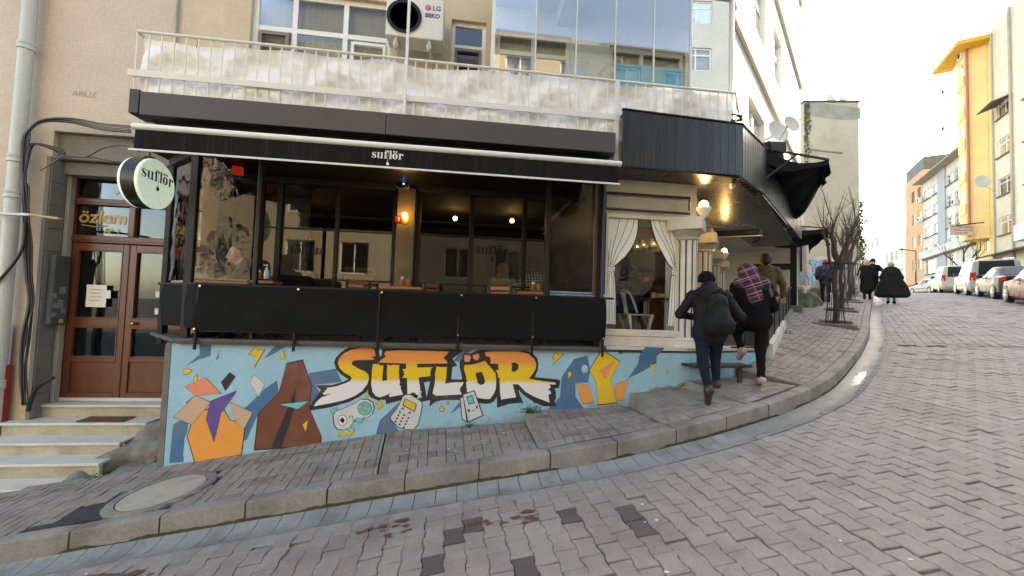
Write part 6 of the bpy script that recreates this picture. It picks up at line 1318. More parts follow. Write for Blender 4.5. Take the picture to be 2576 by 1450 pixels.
def cup(px, py, Y, lab, grp=None, kind=0):
    x, _, z = W(px, py, Y); t = thing('sugar_cup' if kind == 0 else 'plant_pot', lab, 'cup' if kind == 0 else 'plant pot', (x, Y, z))
    b = MB(); b.lathe([(.032, 0), (.036, .005), (.038, .085), (.034, .085), (.031, .01)], (x, Y, z), 16); b.build('cup', m_terra, t, smooth=2)
    if kind == 0:
        b = MB()
        for k in range(7): a = k * .9; b.obox((x + .014 * math.cos(a), Y + .014 * math.sin(a), z + .085), (.016, .004, .07), a, 0, .15 * math.sin(k))
        b.build('sachets', mat('paper_sachet', (.75, .72, .68), .8, bump=0), t)
    else:
        b = MB()
        for k in range(14): a = k * 2.4; q = Vector((x + .02 * math.cos(a), Y + .02 * math.sin(a), z + .09 + .01 * (k % 4))); b.add([q, q + Vector((.012 * math.cos(a), .012 * math.sin(a), .012)), q + Vector((.008 * math.cos(a + 1), .008 * math.sin(a + 1), .02))], [(0, 1, 2)])
        b.build('leaves', mat('succulent', (.06, .12, .03), .7, bump=0), t)
cup(1011, 718, 5.76, 'brown cup of sugar sachets on the oak table by the pillar'); cup(1028, 718, 5.76, 'brown pot with a small plant on the oak table by the pillar', kind=1)
cup(1341, 730, 5.78, 'brown cup of sugar sachets on the right oak table'); cup(1355, 731, 5.78, 'brown pot at the edge of the right oak table', kind=1); cup(651, 702, 5.74, 'brown cup of sugar sachets beside the soap dispenser')
x, _, z = W(670, 702, 5.72); t = thing('soap_dispenser', 'clear pump bottle of hand gel on the left oak table', 'bottle', (x, 5.72, z))
b = MB(); b.lathe([(.03, 0), (.033, .01), (.033, .1), (.02, .125), (.012, .13)], (x, 5.72, z), 14); b.build('bottle', mat('gel_bottle', (.45, .5, .55), .1, var=.05, bump=0), t, smooth=2); b = MB(); b.lathe([(.014, .13), (.014, .15), (.005, .15), (.005, .185)], (x, 5.72, z), 10); b.bar((x + .01, 5.72, z + .188), (x - .045, 5.72, z + .182), .014, .012); b.build('pump', m_white, t)
def chair(x, y, rz, label):
    t = thing('wooden_chair', label, 'chair', (x, y, 1.02), 'wooden chairs on the covered terrace', rz)
    def o(nm, b, m_): q = link(nm, bpy.data.meshes.new(nm), m_); q.data.from_pydata(b.v, [], b.f); q.parent = t; return q
    b = MB(); b.box(-.2, .2, -.2, .2, .44, .47, .01); o('seat', b, m_oak)
    for q in (-1, 1): b = MB(); b.bar((.17 * q, .19, .47), (.19 * q, .24, .88), .03, .03); o('back_post', b, m_iron)
    for k in range(3): b = MB(); b.bar((-.19, .235 + .012 * k, .66 + .09 * k), (.19, .235 + .012 * k, .66 + .09 * k), .02, .06, .005); o('back_slat', b, m_oak)
    for sx_ in (-1, 1):
        for sy2 in (-1, 1): b = MB(); b.tube([(.16 * sx_, .16 * sy2, .44), (.2 * sx_, .2 * sy2, 0)], [.014, .01], 6); o('leg', b, m_iron)
    return t
for px, rz, lab in ((745, .5, 'wooden chair with a dark coat by the left oak table'), (925, .8, 'wooden chair left of the oak table by the pillar'), (1118, 1.0, 'wooden chair right of the oak table by the pillar'), (1240, -.5, 'wooden chair left of the right oak table')):
    x = W(px, 720, 6.1)[0]; chair(x, 6.08, rz, lab)
for px in (745,): 
    x = W(px, 715, 6.0)[0]; ct_ = skin('coat', [((x - .18, 6.0, 1.86), (x + .16, 6.02, 1.84), .07, .08, 0), ((x - .1, 6.0, 1.75), (x + .2, 6.0, 1.7), .08, .09, 0)], mat('black_wool', (.007, .007, .008), .95, bump=.3, spec=.1), None, res=.02, k=.04, wrinkle=.012, wsc=40); tag(ct_, 'dark coat heaped over the chair by the left oak table', 'coat')
# inside the room: counter, crates, glass fridge, pendant lamps
ct = thing('counter', 'dark wooden counter with crates inside the café room', 'counter', (-1.4, 8.3, 1.03)); xq0, xq1 = W(720, 650, 8.2)[0], W(985, 650, 8.2)[0]
b = MB(); b.box(xq0, xq1, 8.2, 8.7, 1.03, 2.0, .01); b.build('front', mat('dark_brown_wood', (.07, .03, .018), .5, var=.3, stretch=(1, 1, 5)), ct)
cr = thing('wooden_crate', 'slatted brown crate standing on the counter inside the café', 'crate', W(905, 664, 8.3)); x, _, z = W(905, 672, 8.3)
for k in range(3): b = MB(); b.box(x - .28, x + .28, 8.28, 8.3, 2.002 + .09 * k, 2.075 + .09 * k); b.build('slat', mat('crate_wood', (.2, .08, .04), .6, var=.2), cr)
b = MB(); b.box(x - .27, x + .27, 8.31, 8.6, 2.002, 2.2); b.build('inside', m_room, cr)
fr = thing('display_fridge', 'lit glass display fridge at the end of the café counter', 'fridge', W(945, 700, 7.9)); x, _, z = W(945, 690, 7.9)
b = MB(); b.box(x - .35, x + .35, 7.9, 8.15, 1.04, 1.9, .01); b.build('case', mat('fridge_case', (.1, .13, .14), .4, bump=0), fr)
for k in range(3): b = MB(); b.box(x - .31, x + .31, 7.88, 7.899, 1.25 + .2 * k, 1.265 + .2 * k); b.build('shelf', mat('lit_shelf', (.5, .6, .62), .5, bump=0, emit=((.6, .85, .9), .35)), fr)
for px, py in ((1145, 550), (1288, 556), (757, 590)):
    p = W(px, py, 8.6); t = thing('pendant_lamp', {1145: 'lit pendant lamp behind the middle café window', 1288: 'lit pendant lamp behind the right café window', 757: 'lit pendant lamp behind the left café window'}[px], 'pendant lamp', p, 'lit pendant lamps inside the café')
    b = MB(); b.ball(p, .045, 12, 8); b.build('bulb', mat('warm_bulb', (1, .7, .35), .4, bump=0, emit=((1, .6, .22), 6)), t); b = MB(); b.tube([p, (p[0], p[1], 3.6)], .006, 5); b.build('cord', m_cab, t)
    l = bulb_light((p[0], p[1] - .1, p[2] - .1), .6); l.parent = t; l.matrix_parent_inverse = pmat(t).inverted()
# inside the corner room: white steel chair, table, mugs, hanging lamps
m_wsteel = mat('white_steel', (.55, .56, .53), .35, var=.06, bump=0)
x0, _, z0_ = W(*Q4(340, 1160), 6.1); t = thing('steel_chair', 'white curved steel café chair behind the curtain-painted window', 'chair', (x0, 6.1, 1.03))
zs_ = z0_
b = MB(); b.box(x0 - .22, x0 + .22, 5.9, 6.3, zs_ - .02, zs_, .015); b.build('seat', m_wsteel, t)
Qp = lambda a, c, Y=6.1: W(*Q4(a, c), Y)
b = MB(); b.tube(sm([Qp(262, 1155, 6.3), Qp(235, 1050, 6.3), Qp(205, 955, 6.3), Qp(240, 945, 6.15), Qp(290, 975, 6.0), Qp(330, 1060, 5.95), Qp(360, 1150, 5.95)]), .017, 8); b.build('back_frame', m_wsteel, t, smooth=True)
b = MB(); b.grid(lambda u, v: tuple(np.array(Qp(212 + 30 * v, 960 + 190 * v, 6.28)) + np.array([.06 * u, -.02 * u, 0])), 3, 8); b.build('back_splat', m_wsteel, t, smooth=True)
for a, c, Y in ((235, 1262, 6.3), (300, 1262, 5.9), (470, 1262, 5.9), (450, 1262, 6.3)):
    p = Qp(a, c, Y); b = MB(); b.tube([(x0 + (-.19 if a < 320 else .19), Y, zs_ - .01), (p[0], Y, zs_ - .2), (p[0], Y, 1.03)], [.035, .022, .018], 8); b.build('leg', m_wsteel, t, smooth=True)
xt_, _, zt2 = W(*Q4(540, 1015), 6.3); t = thing('inner_table', 'small dark round café table with mugs behind the curtain-painted window', 'table', (xt_, 6.3, 1.03))
b = MB(); b.lathe([(.28, zt2 - .03), (.3, zt2 - .02), (.3, zt2), (.001, zt2)], (xt_, 6.4, 0), 28); b.build('table_top', m_iron, t, smooth=2)
for k in range(5): p = Qp((430, 447, 468, 612, 632)[k], 1040, 6.35); q = Qp((425, 440, 460, 620, 638)[k], 1250, 6.35); b = MB(); b.tube(sm([(p[0] + (.06 if k < 3 else -.06), 6.38, zt2 - .03), (p[0], 6.36, zt2 - .12), (q[0], 6.35, 1.05)]), .01, 6); b.build('leg', m_wsteel, t, smooth=True)
for px, h, nm in ((510, .09, 'tall cream mug on the round table, nearest the seated person'), (554, .07, 'short cream mug in the middle of the round table'), (592, .07, 'cream jar with a spout at the far edge of the round table')):
    p = W(*Q4(px, 1006), 6.2); t = thing('mug', nm, 'mug', (p[0], 6.2, zt2)); b = MB(); b.lathe([(.035, 0), (.04, .01), (.04, h), (.035, h), (.033, .02)], (p[0], 6.2, zt2 + .001), 14); b.build('body', mat('cream_ceramic', (.5, .44, .3), .4, bump=0), t, smooth=2)
for px, py in ((395, 540), (485, 530), (560, 570), (335, 555)):
    p = W(*Q4(px, py), 7.6); t = thing('lantern', {395: 'pyramid glass lantern second from left behind the painted curtains', 485: 'lit pyramid glass lantern in the middle behind the painted curtains', 560: 'pyramid glass lantern at the edge of the right painted curtain', 335: 'pyramid glass lantern at the edge of the left painted curtain'}[px], 'lantern', p, 'glass lanterns over the corner table')
    b = MB(); b.lathe([(.04, .13), (.17, -.02), (.16, -.06), (.08, -.1)], p, 6); b.build('shade', mat('smoked_lantern', (.1, .09, .05), .2, bump=0), t); b = MB(); b.ball((p[0], p[1] - .12, p[2]), .02, 8, 6); b.build('bulb', mat('warm_bulb', (1, .7, .35), .4), t)
    if px == 485: l = bulb_light((p[0], p[1] - .4, p[2] + .1), 2.5); l.parent = t; l.matrix_parent_inverse = pmat(t).inverted()
p = W(*Q4(430, 765), 7.5)
logo('wall_lettering', frame((W(*Q4(335, 778), 8.6)[0], 8.6, W(*Q4(335, 778), 8.6)[2]), (1, 0, 0), (0, 0, 1)), .085, m_line, corner, mirror=True)
b = MB(); b.box(2.05, 5.1, 8.62, 8.66, 1.03, 3.5); b.build('back_wall', mat('ochre_room', (.15, .11, .055), .85), corner)
# ------------------------------------------------------------------ the upper street
def ground(px, py, dz=0.):
    d = ray(px, py); t = 1.
    while t < 120:
        p = CAM + d * t
        if p[2] - float(zr(p[0], p[1])) - dz < 0: return p
        t += .05 if t < 40 else .2
    return CAM + d * 60
# narrow tower house with a blind gable
ZT = 26.5; u_t = np.array([.985, -.17]); u_t /= np.linalg.norm(u_t)
tr = np.array(at(2163, 700, ZT)); tl_ = None
s_l, _ = plane_pt(2022, 600, tr, u_t); P_t = np.array([tr[0], tr[1]]) + u_t * s_l; Lt = -s_l
zg = float(zr(tr[0], tr[1])) - .5; zt_t = plane_pt(2095, 258, tr, u_t)[1]
m_gable = mat('stained_render', (.45, .395, .295), .95, var=.12, scale=.35, grain=.06, bump=.3, bscale=12, dirt=((.24, .22, .16), .6, .5), stretch=(1, 1, .7))
tower = thing('tower_house', 'narrow beige house with a blind stained gable wall and graffiti at its foot', 'building', (tr[0], tr[1], zg))
nt_ = np.array([u_t[1], -u_t[0]]); bk = -nt_
Cn = [P_t, P_t + u_t * Lt, P_t + u_t * Lt + bk * 9, P_t + bk * 9]
b = MB(); b.vprism([tuple(c) for c in Cn], zg - .5, zt_t); b.build('gable_wall', m_gable, tower)
b = MB(); c_ = [P_t - u_t * .05 + nt_ * .05, P_t + u_t * (Lt + .05) + nt_ * .05, P_t + u_t * (Lt + .05) + bk * 9, P_t - u_t * .05 + bk * 9]; b.vprism([tuple(c) for c in c_], zt_t, zt_t + .12); b.build('roof_edge', mat('dark_coping', (.06, .065, .04), .9, var=.3, scale=6, bump=.5), tower)
pt_t = lambda s, z, d=0.: (*(P_t + u_t * s + nt_ * d), z)
m_stain = mat('wall_stain', (.22, .205, .165), .95, var=.35, scale=2, bump=.3)
def tpatch(name, pts, mt, d=.012):
    P = [plane_pt(x, y, P_t, u_t) for x, y in pts]; b = MB(); b.prism(P, lambda s, z: pt_t(s, z, .001), lambda s, z: pt_t(s, z, d)); return b.build(name, mt, tower)
tpatch('crack_ledge', [(2026, 374), (2118, 384), (2118, 387), (2026, 377)], m_stain, .06)
tpatch('grey_band', [(2024, 255), (2166, 272), (2165, 300), (2120, 302), (2080, 298), (2030, 290)], mat('weathered_band', (.27, .26, .215), .95, var=.3, scale=1.2, bump=.3), .01)
tpatch('white_patch', [(2043, 653), (2060, 645), (2135, 648), (2160, 655), (2158, 735), (2030, 728), (2036, 690)], mat('whitewash', (.5, .5, .47), .9, var=.1, bump=.2), .008)
m_gb = mat('graffiti_blue', (.16, .42, .58), .7, bump=0); m_gr = mat('graffiti_red', (.45, .03, .04), .7, bump=0); m_gk = mat('graffiti_black', (.03, .03, .04), .7, bump=0)
TV = lambda a, c: ((2230 + a * .08965) / 1.10365, (700 + c * .08965) / 1.10365)
def gl_(pts, mt, d, dx=0, dy=0, name='graffiti_letter'): return tpatch(name, [TV(a + dx, c + dy) for a, c in pts], mt, d)
GT = [(185, 265), (410, 265), (405, 360), (335, 370), (330, 590), (280, 590), (275, 370), (200, 360)]; GO = [(430, 320), (520, 320), (560, 400), (540, 560), (480, 620), (410, 600), (370, 520), (375, 400)]
GP = [(540, 280), (640, 265), (700, 330), (690, 420), (610, 460), (600, 590), (545, 590)]; GY = [(80, 660), (120, 620), (200, 730), (270, 650), (310, 680), (235, 820), (215, 1010), (160, 1010), (165, 820)]; GU = [(270, 720), (330, 720), (330, 930), (370, 970), (400, 930), (400, 710), (470, 710), (465, 960), (420, 1040), (340, 1045), (280, 990)]; GK = [(490, 700), (545, 700), (550, 830), (640, 720), (690, 750), (600, 880), (680, 1020), (610, 1030), (550, 920), (545, 1030), (490, 1030)]
for P in (GT, GO, GP, GY, GU, GK):
    gl_(P, m_gr, .014, -22, 26, 'graffiti_shadow'); c = np.mean(P, 0); gl_([tuple(c + (np.array(p) - c) * 1.1) for p in P], m_gk, .018, name='graffiti_outline'); gl_(P, m_gb, .022)
gl_([(450, 430), (490, 420), (500, 480), (460, 500)], mat('whitewash', (.5, .5, .47), .9), .026)
def scribble(pts, mt, w_, loops=1):
    P = [plane_pt(*TV(a, c), P_t, u_t) for a, c in pts]; pp = np.array(sm([(s, z, 0) for s, z in P], 6))[:, :2]; b = MB()
    for q in stroke(pp, w_): b.poly([pt_t(v[0], v[1], .024) for v in q])
    b.build('graffiti_scribble', mt, tower, fix=False)
scribble([(1050, 330), (1100, 290), (1140, 320), (1100, 380), (1060, 400), (1090, 440), (1130, 400), (1150, 450), (1200, 400), (1180, 440), (1220, 430)], m_gk, .05); scribble([(1060, 800), (1130, 740), (1180, 760), (1120, 830), (1080, 870), (1180, 820), (1210, 850), (1130, 940), (1080, 950), (1160, 930)], m_gr, .06); scribble([(1250, 500), (1290, 520), (1260, 560), (1330, 490), (1370, 500), (1330, 530)], m_gk, .04)
b = MB()
for k in range(260):                                   # creeper down the left edge
    s = abs(RNG.normal(0, .16)); z = zt_t - .1 - abs(RNG.normal(0, 2.2)); p = np.array(pt_t(s, z, .04 + RNG.random() * .1)); a = RNG.random() * 6; r = .06 + .05 * RNG.random(); b.add([p + np.array([r * math.cos(a), .02, r * math.sin(a)]), p + np.array([r * math.cos(a + 2), .0, r * math.sin(a + 2)]), p + np.array([r * math.cos(a + 4), -.02, r * math.sin(a + 4)])], [(0, 1, 2)])
o = b.build('creeper', mat('dry_creeper', (.10, .095, .045), .9, var=.4, scale=5, bump=0), tower); o['kind'] = 'stuff'
b = MB()
for k in range(900):
    s = Lt + .05 + abs(RNG.normal(0, .22)); z = zg + 1.5 + RNG.random() ** 1.3 * 5.2; p = np.array(pt_t(s, z, .0 - RNG.random() * .8)); a = RNG.random() * 6; r = .07 + .06 * RNG.random(); b.add([p + np.array([r * math.cos(a), .03, r * math.sin(a)]), p + np.array([r * math.cos(a + 2), .0, r * math.sin(a + 2)]), p + np.array([r * math.cos(a + 4), -.03, r * math.sin(a + 4)])], [(0, 1, 2)])
o = b.build('ivy', mat('ivy_leaf', (.06, .085, .02), .7, var=.4, scale=3, bump=0), tower); o['kind'] = 'stuff'
for k, (x, y) in enumerate(((2168, 283), (2170, 410), (2172, 590))):
    s, z = plane_pt(x + 1, y, P_t, u_t); b = MB(); b.obox(pt_t(Lt + .2, z, -.8), (.35, .5, .35), math.atan2(u_t[1], u_t[0]), .02); b.build('wall_box', m_gable, tower)
b = MB(); s, z = plane_pt(2140, 700, P_t, u_t); b.tube([pt_t(s, zg, .06), pt_t(s, plane_pt(2140, 610, P_t, u_t)[1], .06)], .045, 6); b.build('yellow_pipe', mat('yellow_pipe', (.5, .33, .04), .6), tower)
def dish(name, label, p, r, dirn, group=None, mast=None):
    t = thing(name, label, 'satellite dish', p, group); dv = Vector(dirn).normalized(); q = dv.to_track_quat('Z', 'Y').to_matrix().to_4x4()
    b = MB(); b.lathe([(.001, -.16 * r), (.35 * r, -.14 * r), (.7 * r, -.075 * r), (r, 0), (r * .99, .012), (.7 * r, -.05 * r), (.35 * r, -.12 * r), (.001, -.14 * r)], p, 24, 'Z', q); b.build('reflector', mat('dish_paint', (.52, .5, .44), .5, var=.08, bump=0), t, smooth=2)
    e = Vector(p) + dv * r * .95 + Vector((0, 0, -.15 * r)); b = MB(); b.tube([Vector(p) - Vector((0, 0, r * .95)), e], .018 * r / .4, 6); b.tube([e, e - dv * .14 * r], .05 * r / .4, 8); b.build('feed_arm', m_alu, t)
    b = MB(); c = Vector(p) - dv * .15 * r; b.tube([c, c - dv * .2 * r], .09 * r, 8)
    if mast: b.tube([c - dv * .2 * r, c - dv * .2 * r + (Vector(mast) - c) * .5, Vector(mast)], .03, 6)
    b.build('mount', m_alu, t); return t
for k, (x, y) in enumerate(((2109, 247), (2140, 251))):
    s, z = plane_pt(x, y, P_t, u_t); p = pt_t(s, z + .1, -.6); dish('satellite_dish', ('bigger left dish on the roof edge of the blind gable house', 'right dish on the roof edge of the blind gable house')[k], p, (.52, .45)[k], (.2, -1, .15), 'satellite dishes on the gable house', (p[0], p[1] + .3, zt_t))
for k, (x, y, r) in enumerate(((1958, 330, .27), (1992, 312, .22))):
    p = at(x, y, 9.0 + k * .6); dish('satellite_dish', ('larger dish low on the sunlit wall above the black awnings', 'smaller dish behind the larger one above the black awnings')[k], p, r, (.1, -1, .25), 'satellite dishes above the awnings', (p[0] - .5, p[1] + .35, p[2] - .4))
# garden wall, rocks and pipes between the terrace and the gable house
gw = thing('garden_wall', 'old grey rendered wall with a barred window beyond the café terrace', 'wall', at(1950, 700, 15.5))
g0, g1 = np.array(at(1850, 700, 15.2)), np.array(at(2028, 700, 16.2)); ug = (g1 - g0)[:2]; Lg = np.linalg.norm(ug); ug /= Lg
b = MB(); hw0, _ = plane_pt(2003, 650, g0, ug); hw1, _ = plane_pt(2018, 650, g0, ug); zb1 = plane_pt(2010, 683, g0, ug)[1]
wall_holes(b, g0[:2], ug, Lg, 1.5, 5.2, [(hw0, hw1, zb1, 4.6)], .3); b.build('wall', mat('grey_render', (.33, .325, .29), .95, var=.2, scale=.8, grain=.1, bump=.4, dirt=((.2, .2, .18), .5, .9)), gw)
b = MB(); ng = np.array([ug[1], -ug[0]])
for k in range(4): q = g0[:2] + ug * (hw0 + (hw1 - hw0) * (k + .5) / 4); b.tube([(*q, zb1), (*q, 4.6)], .02, 5)
for k in range(5): b.bar((*(g0[:2] + ug * hw0), zb1 + .2 + k * .4), (*(g0[:2] + ug * hw1), zb1 + .2 + k * .4), .02, .03)
b.build('window_bars', m_dark, gw)
b = MB(); q0, q1 = g0[:2] - ng * .31 + ug * (hw0 - .1), g0[:2] - ng * .31 + ug * (hw1 + .1); b.bar((*q0, 3.5), (*q1, 3.5), .03, 2.6); b.build('window_dark', m_room, gw)
for k, (x, y, Z, r) in enumerate(((2020, 745, 13.6, .34), (2040, 752, 14.2, .3), (2052, 740, 16, .35), (2062, 722, 18.5, .4))):
    p = np.array(at(x, y, Z)); rk = skin('boulder', [((p[0] - .15, p[1], p[2] - .4), (p[0], p[1], p[2]), r * 1.1, r * .8, 0), ((p[0] + .2, p[1] + .1, p[2] - .4), (p[0] + .25, p[1], p[2] - .15), r * .8, r * .6, 0)], mat('mossy_rock', (.14, .13, .085), .95, var=.35, scale=3, bump=.7, dirt=((.05, .06, .02), .7, 2)), None, res=.05, k=.06, wrinkle=.04, wsc=12, seed=k); tag(rk, ('mossy rock nearest the black terrace post', 'second mossy rock beside the street terrace', 'rock below the graffiti wall', 'farthest rock at the foot of the gable house')[k], 'rock', 'rocks along the old wall')
p = np.array(at(2003, 781, 12.1)); t = thing('white_pipe', 'white plastic drain pipe elbow beside the black terrace post', 'pipe', tuple(p))
b = MB(); a0 = at(2003, 775, 12.1); b.tube([a0, at(2003, 640, 12.1)], .045, 8); b.tube(sm([at(2003, 724, 12.1), at(2018, 723, 12.0), at(2024, 728, 11.95), at(2024, 738, 11.95)]), .05, 8); b.build('pipe', mat('white_pvc', (.6, .58, .5), .5, var=.1, bump=0), t, smooth=2)
b = MB(); b.tube([at(1930, 664, 14.8), at(2003, 665, 12.2)], .03, 6); b.build('cross_pipe', mat('white_pvc', (.6, .58, .5), .5), t)
b = MB(); q = at(2000, 786, 11.9); b.obox((q[0], q[1], q[2] + .05), (.75, .4, .3), .8, .03); tag(b.build('stone_block', m_rim, None), 'low pale stone block under the white pipe', 'stone')

# ------------------------------------------------------------------ row of houses on the right
UR = np.array([.621, .784]); PR = np.array([46., 28.8]); NR = np.array([UR[1], -UR[0]])   # outward normal of a wall running along -UR is towards the street
def kx(px): return plane_pt(px, 700, PR, UR)[0]
def rz_(px, py): return plane_pt(px, py, PR, UR)[1]
def row_house(name, label, k0, k1, z1, mt, wins, z0=-1., depth=11, sill=None, off=0., wf=None, frame_w=.09):
    """walls run from far (k1) to near (k0) so that the outside faces the street"""
    u = -UR; P0 = PR + UR * k1 - NR * -off * 0 + np.array([-NR[0], -NR[1]]) * off; L_ = k1 - k0
    base = float(zr(*(PR + UR * (k0 + k1) / 2))); t = thing(name, label, 'building', (*(PR + UR * (k0 + k1) / 2), base))
    hol = [(k1 - b_, k1 - a_, c_, d_) for a_, b_, c_, d_ in wins]
    b = MB(); wall_holes(b, P0, u, L_, base - 2, z1, hol, .25); b.build('street_wall', mt, t)
    n_ = np.array([u[1], -u[0]]); inn = -n_
    b = MB(); q = [P0 + inn * .45, P0 + u * L_ + inn * .45, P0 + u * L_ + inn * depth, P0 + inn * depth]; b.vprism([tuple(p) for p in q], base - 2, z1 - .05); 
    q = [P0, P0 + inn * .45, P0 + inn * .45 + u * .02, P0 + u * .02]; b.vprism([tuple(p) for p in q], base - 2, z1 - .02); q = [P0 + u * L_, P0 + u * (L_ - .02), P0 + u * (L_ - .02) + inn * .45, P0 + u * L_ + inn * .45]; b.vprism([tuple(p) for p in q], base - 2, z1 - .02); b.build('body', mt, t)
    for h in hol:
        w_ = h[1] - h[0]; window(t, P0, u, *h, rec=.1, fw=frame_w, vx=((h[0] + h[1]) / 2,) if w_ > 1.3 else (), hz=(h[3] - .45,) if w_ > 1.3 else (), panes='one', curtain=wf or m_curt)
        if sill: b = MB(); c = P0 + u * (h[0] + h[1]) / 2 + n_ * .05; b.obox((c[0], c[1], h[2] - .06), (w_ + .25, .22, .1), math.atan2(u[1], u[0]), .01); b.build('sill', sill, t)
    return t, P0, u, n_, inn
m_whouse = mat('white_render', (.58, .55, .47), .9, var=.12, scale=.5, grain=.06, bump=.2, bscale=15, dirt=((.42, .39, .32), .5, .6)); m_sill = mat('dark_sill', (.16, .14, .12), .8, var=.2)
CR5 = lambda a, c: ((2400 + a * .34474) / 1.10365, (350 + c * .34474) / 1.10365)
kk = lambda a: kx(CR5(a, 0)[0]); zz5 = lambda a, c: rz_(*CR5(a, c))
kn, kf = kk(905), kk(480); eave = zz5(470, 470)
r1t, r1b = zz5(738, 348), zz5(738, 435); pitch = (zz5(738, 348) - zz5(738, 885)) / 3
W_ = []
for a, c in ((490, 550), (562, 603), (672, 720), (738, 818), (846, 904)):
    for r in range(4): W_.append((kk(c), kk(a), r1b - r * pitch, r1t - r * pitch))
gfl = r1b - 4 * pitch
for a, c in ((495, 570), (590, 615), (690, 735)): W_.append((kk(c), kk(a), gfl + .1, gfl + 1.9))
wh, P0, u_, n_, inn = row_house('white_apartment_house', 'white five storey apartment house with a long eave, grey pilaster and air conditioners', kn, kf, eave, m_whouse, W_, sill=m_sill)
ang = math.atan2(u_[1], u_[0]); cpt = lambda k, o=0.: PR + UR * k + n_ * o
b = MB(); c = cpt((kn + kf) / 2, .35); b.obox((c[0], c[1], eave + .06), (kf - kn + .6, 1.3, .16), ang, .02); b.build('eave', mat('eave_board', (.28, .24, .2), .8, var=.15), wh)
b = MB(); ka, kb_ = kk(668), kk(605); c = cpt((ka + kb_) / 2, .06); b.obox((c[0], c[1], (eave + gfl - 1) / 2), (kb_ - ka, .12, eave - gfl + 1), ang); b.build('pilaster', mat('blue_grey_render', (.36, .365, .355), .9, var=.1, scale=.5, bump=.1), wh)
b = MB(); zc_ = r1b - 3 * pitch - .35; c = cpt((kn + kf) / 2, .1); b.obox((c[0], c[1], zc_), (kf - kn, .3, .22), ang, .02); b.build('cornice', m_sill, wh)
b = MB(); zc_ = gfl + 2.15; c = cpt((kn + kf) / 2, .2); b.obox((c[0], c[1], zc_ + .35), (kf - kn, .5, .9), ang, .02); b.build('shop_band', m_whouse, wh)
def ac_unit(par_name, label, k, z, o=.3, grp=None):
    c = cpt(k, o); t = thing('outdoor_unit', label, 'air conditioner', (c[0], c[1], z), grp or 'air conditioners on the right hand houses'); b = MB(); b.obox((c[0], c[1], z + .3), (.85, .35, .6), ang, .03); b.build('casing', m_ac, t)
    b = MB(); f = cpt(k, o + .18); b.lathe([(.001, 0), (.22, 0), (.22, .02), (.001, .02)], (0, 0, 0), 16, 'Z', Matrix.Translation((f[0], f[1], z + .3)) @ Vector((n_[0], n_[1], 0)).to_track_quat('Z', 'Y').to_matrix().to_4x4()); b.build('fan_well', m_room, t)
for a, c, lab in ((770, 628, 'air conditioner below the third window row of the white apartment house'), (870, 388, 'lower of two stacked units at the right end of the white house'), (885, 305, 'upper of two stacked units at the right end of the white house'), (476, 612, 'air conditioner at the left edge of the white house, upper one'), (478, 770, 'air conditioner at the left edge of the white house, lower one')):
    ac_unit('', lab, kk(a), zz5(a, c))
b = MB(); k0_, k1_ = kk(660), kk(485); zq = zz5(660, 265)
za_ = rz_(2326, 352); q = [cpt(kf + .05, -.1), cpt(kf + 7, -.1), cpt(kf + 7, -12), cpt(kf + .05, -12)]; b.vprism([tuple(p) for p in q], eave - 3, za_ - 1.9); q = [cpt(kf + .05, -4.2), cpt(kf + 7, -4.2), cpt(kf + 7, -12), cpt(kf + .05, -12)]; b.vprism([tuple(p) for p in q], za_ - 1.89, za_); 
b.build('attic', mat('grey_slate_cladding', (.075, .08, .08), .7, var=.15, scale=.6), wh)

# orange and yellow house
ky0, ky1 = kk(1062), kk(905)
m_yel2 = mat('yellow_render', (.8, .6, .22), .9, var=.1, scale=.5, bump=.15, bscale=15); m_ora2 = mat('orange_render', (.82, .56, .24), .9, var=.1, scale=.5, bump=.15, bscale=15)
ztop = rz_(2475, 110)
yw = []
zf_ = [zz5(935, c) for c in (160, 420, 680)]
yh, P0y, uy_, _, _ = row_house('yellow_house', 'tall yellow and orange house with angled balconies and a broad yellow eave', ky0, ky1, ztop, m_yel2, [(ky0 + 1.2, ky0 + 2.2, z, z + 1.5) for z in np.arange(8, ztop - 2, 3.1)])
zb_l = zz5(1000, 800)
b = MB(); q = [cpt(ky0 + .9, .02), cpt(ky1 - .1, .02), cpt(ky1 - .1, 1.1), cpt(ky0 + 1.6, 1.3)]; b.vprism([tuple(p) for p in q], zb_l - 1.2, ztop - .2); b.build('oriel', m_ora2, yh)
for z in np.arange(zb_l + 1.8, ztop - 1, 3.1):
    b = MB(); q = [cpt(ky0 + 1.5, 1.31), cpt(ky1 - .2, 1.12), cpt(ky1 - .2, 1.18), cpt(ky0 + 1.5, 1.37)]; b.vprism([tuple(p) for p in q], z - .55, z + .45); b.build('balcony_front', m_yel2, yh)
    b = MB(); q = [cpt(ky0 + 1.7, 1.29), cpt(ky1 - .9, 1.15), cpt(ky1 - .9, 1.17), cpt(ky0 + 1.7, 1.31)]; b.vprism([tuple(p) for p in q], z + .5, z + 1.7); b.build('window', mat('grey_glass', (.3, .3, .28), .1, var=.2, bump=0), yh)  # oriel panes in one even grey
b = MB(); ky2 = kx(2438); q = [cpt(ky1 - .1, -.1), cpt(ky2, -.1), cpt(ky2, 1.0), cpt(ky1 - .1, 1.1)]; b.vprism([tuple(p) for p in q], eave + .6, ztop - .3); b.build('upper_bay', m_sun, yh); b = MB(); q = [cpt(ky0 - .1, -.2), cpt(ky2 + .3, -.2), cpt(ky2 + .3, 2.4), cpt(ky0 - .1, 2.2)]; b.vprism([tuple(p) for p in q], ztop - .3, ztop + .1); b.build('eave', mat('yellow_soffit', (.62, .36, .03), .8, var=.1), yh)
b = MB(); b.tube([(*cpt(ky0 + 1.2, 1.2), zb_l - 1), (*cpt(ky0 + 1.2, 1.2), ztop - .3)], .1, 8); b.build('drain_pipe', mat('terracotta_pipe', (.4, .14, .06), .6), yh)
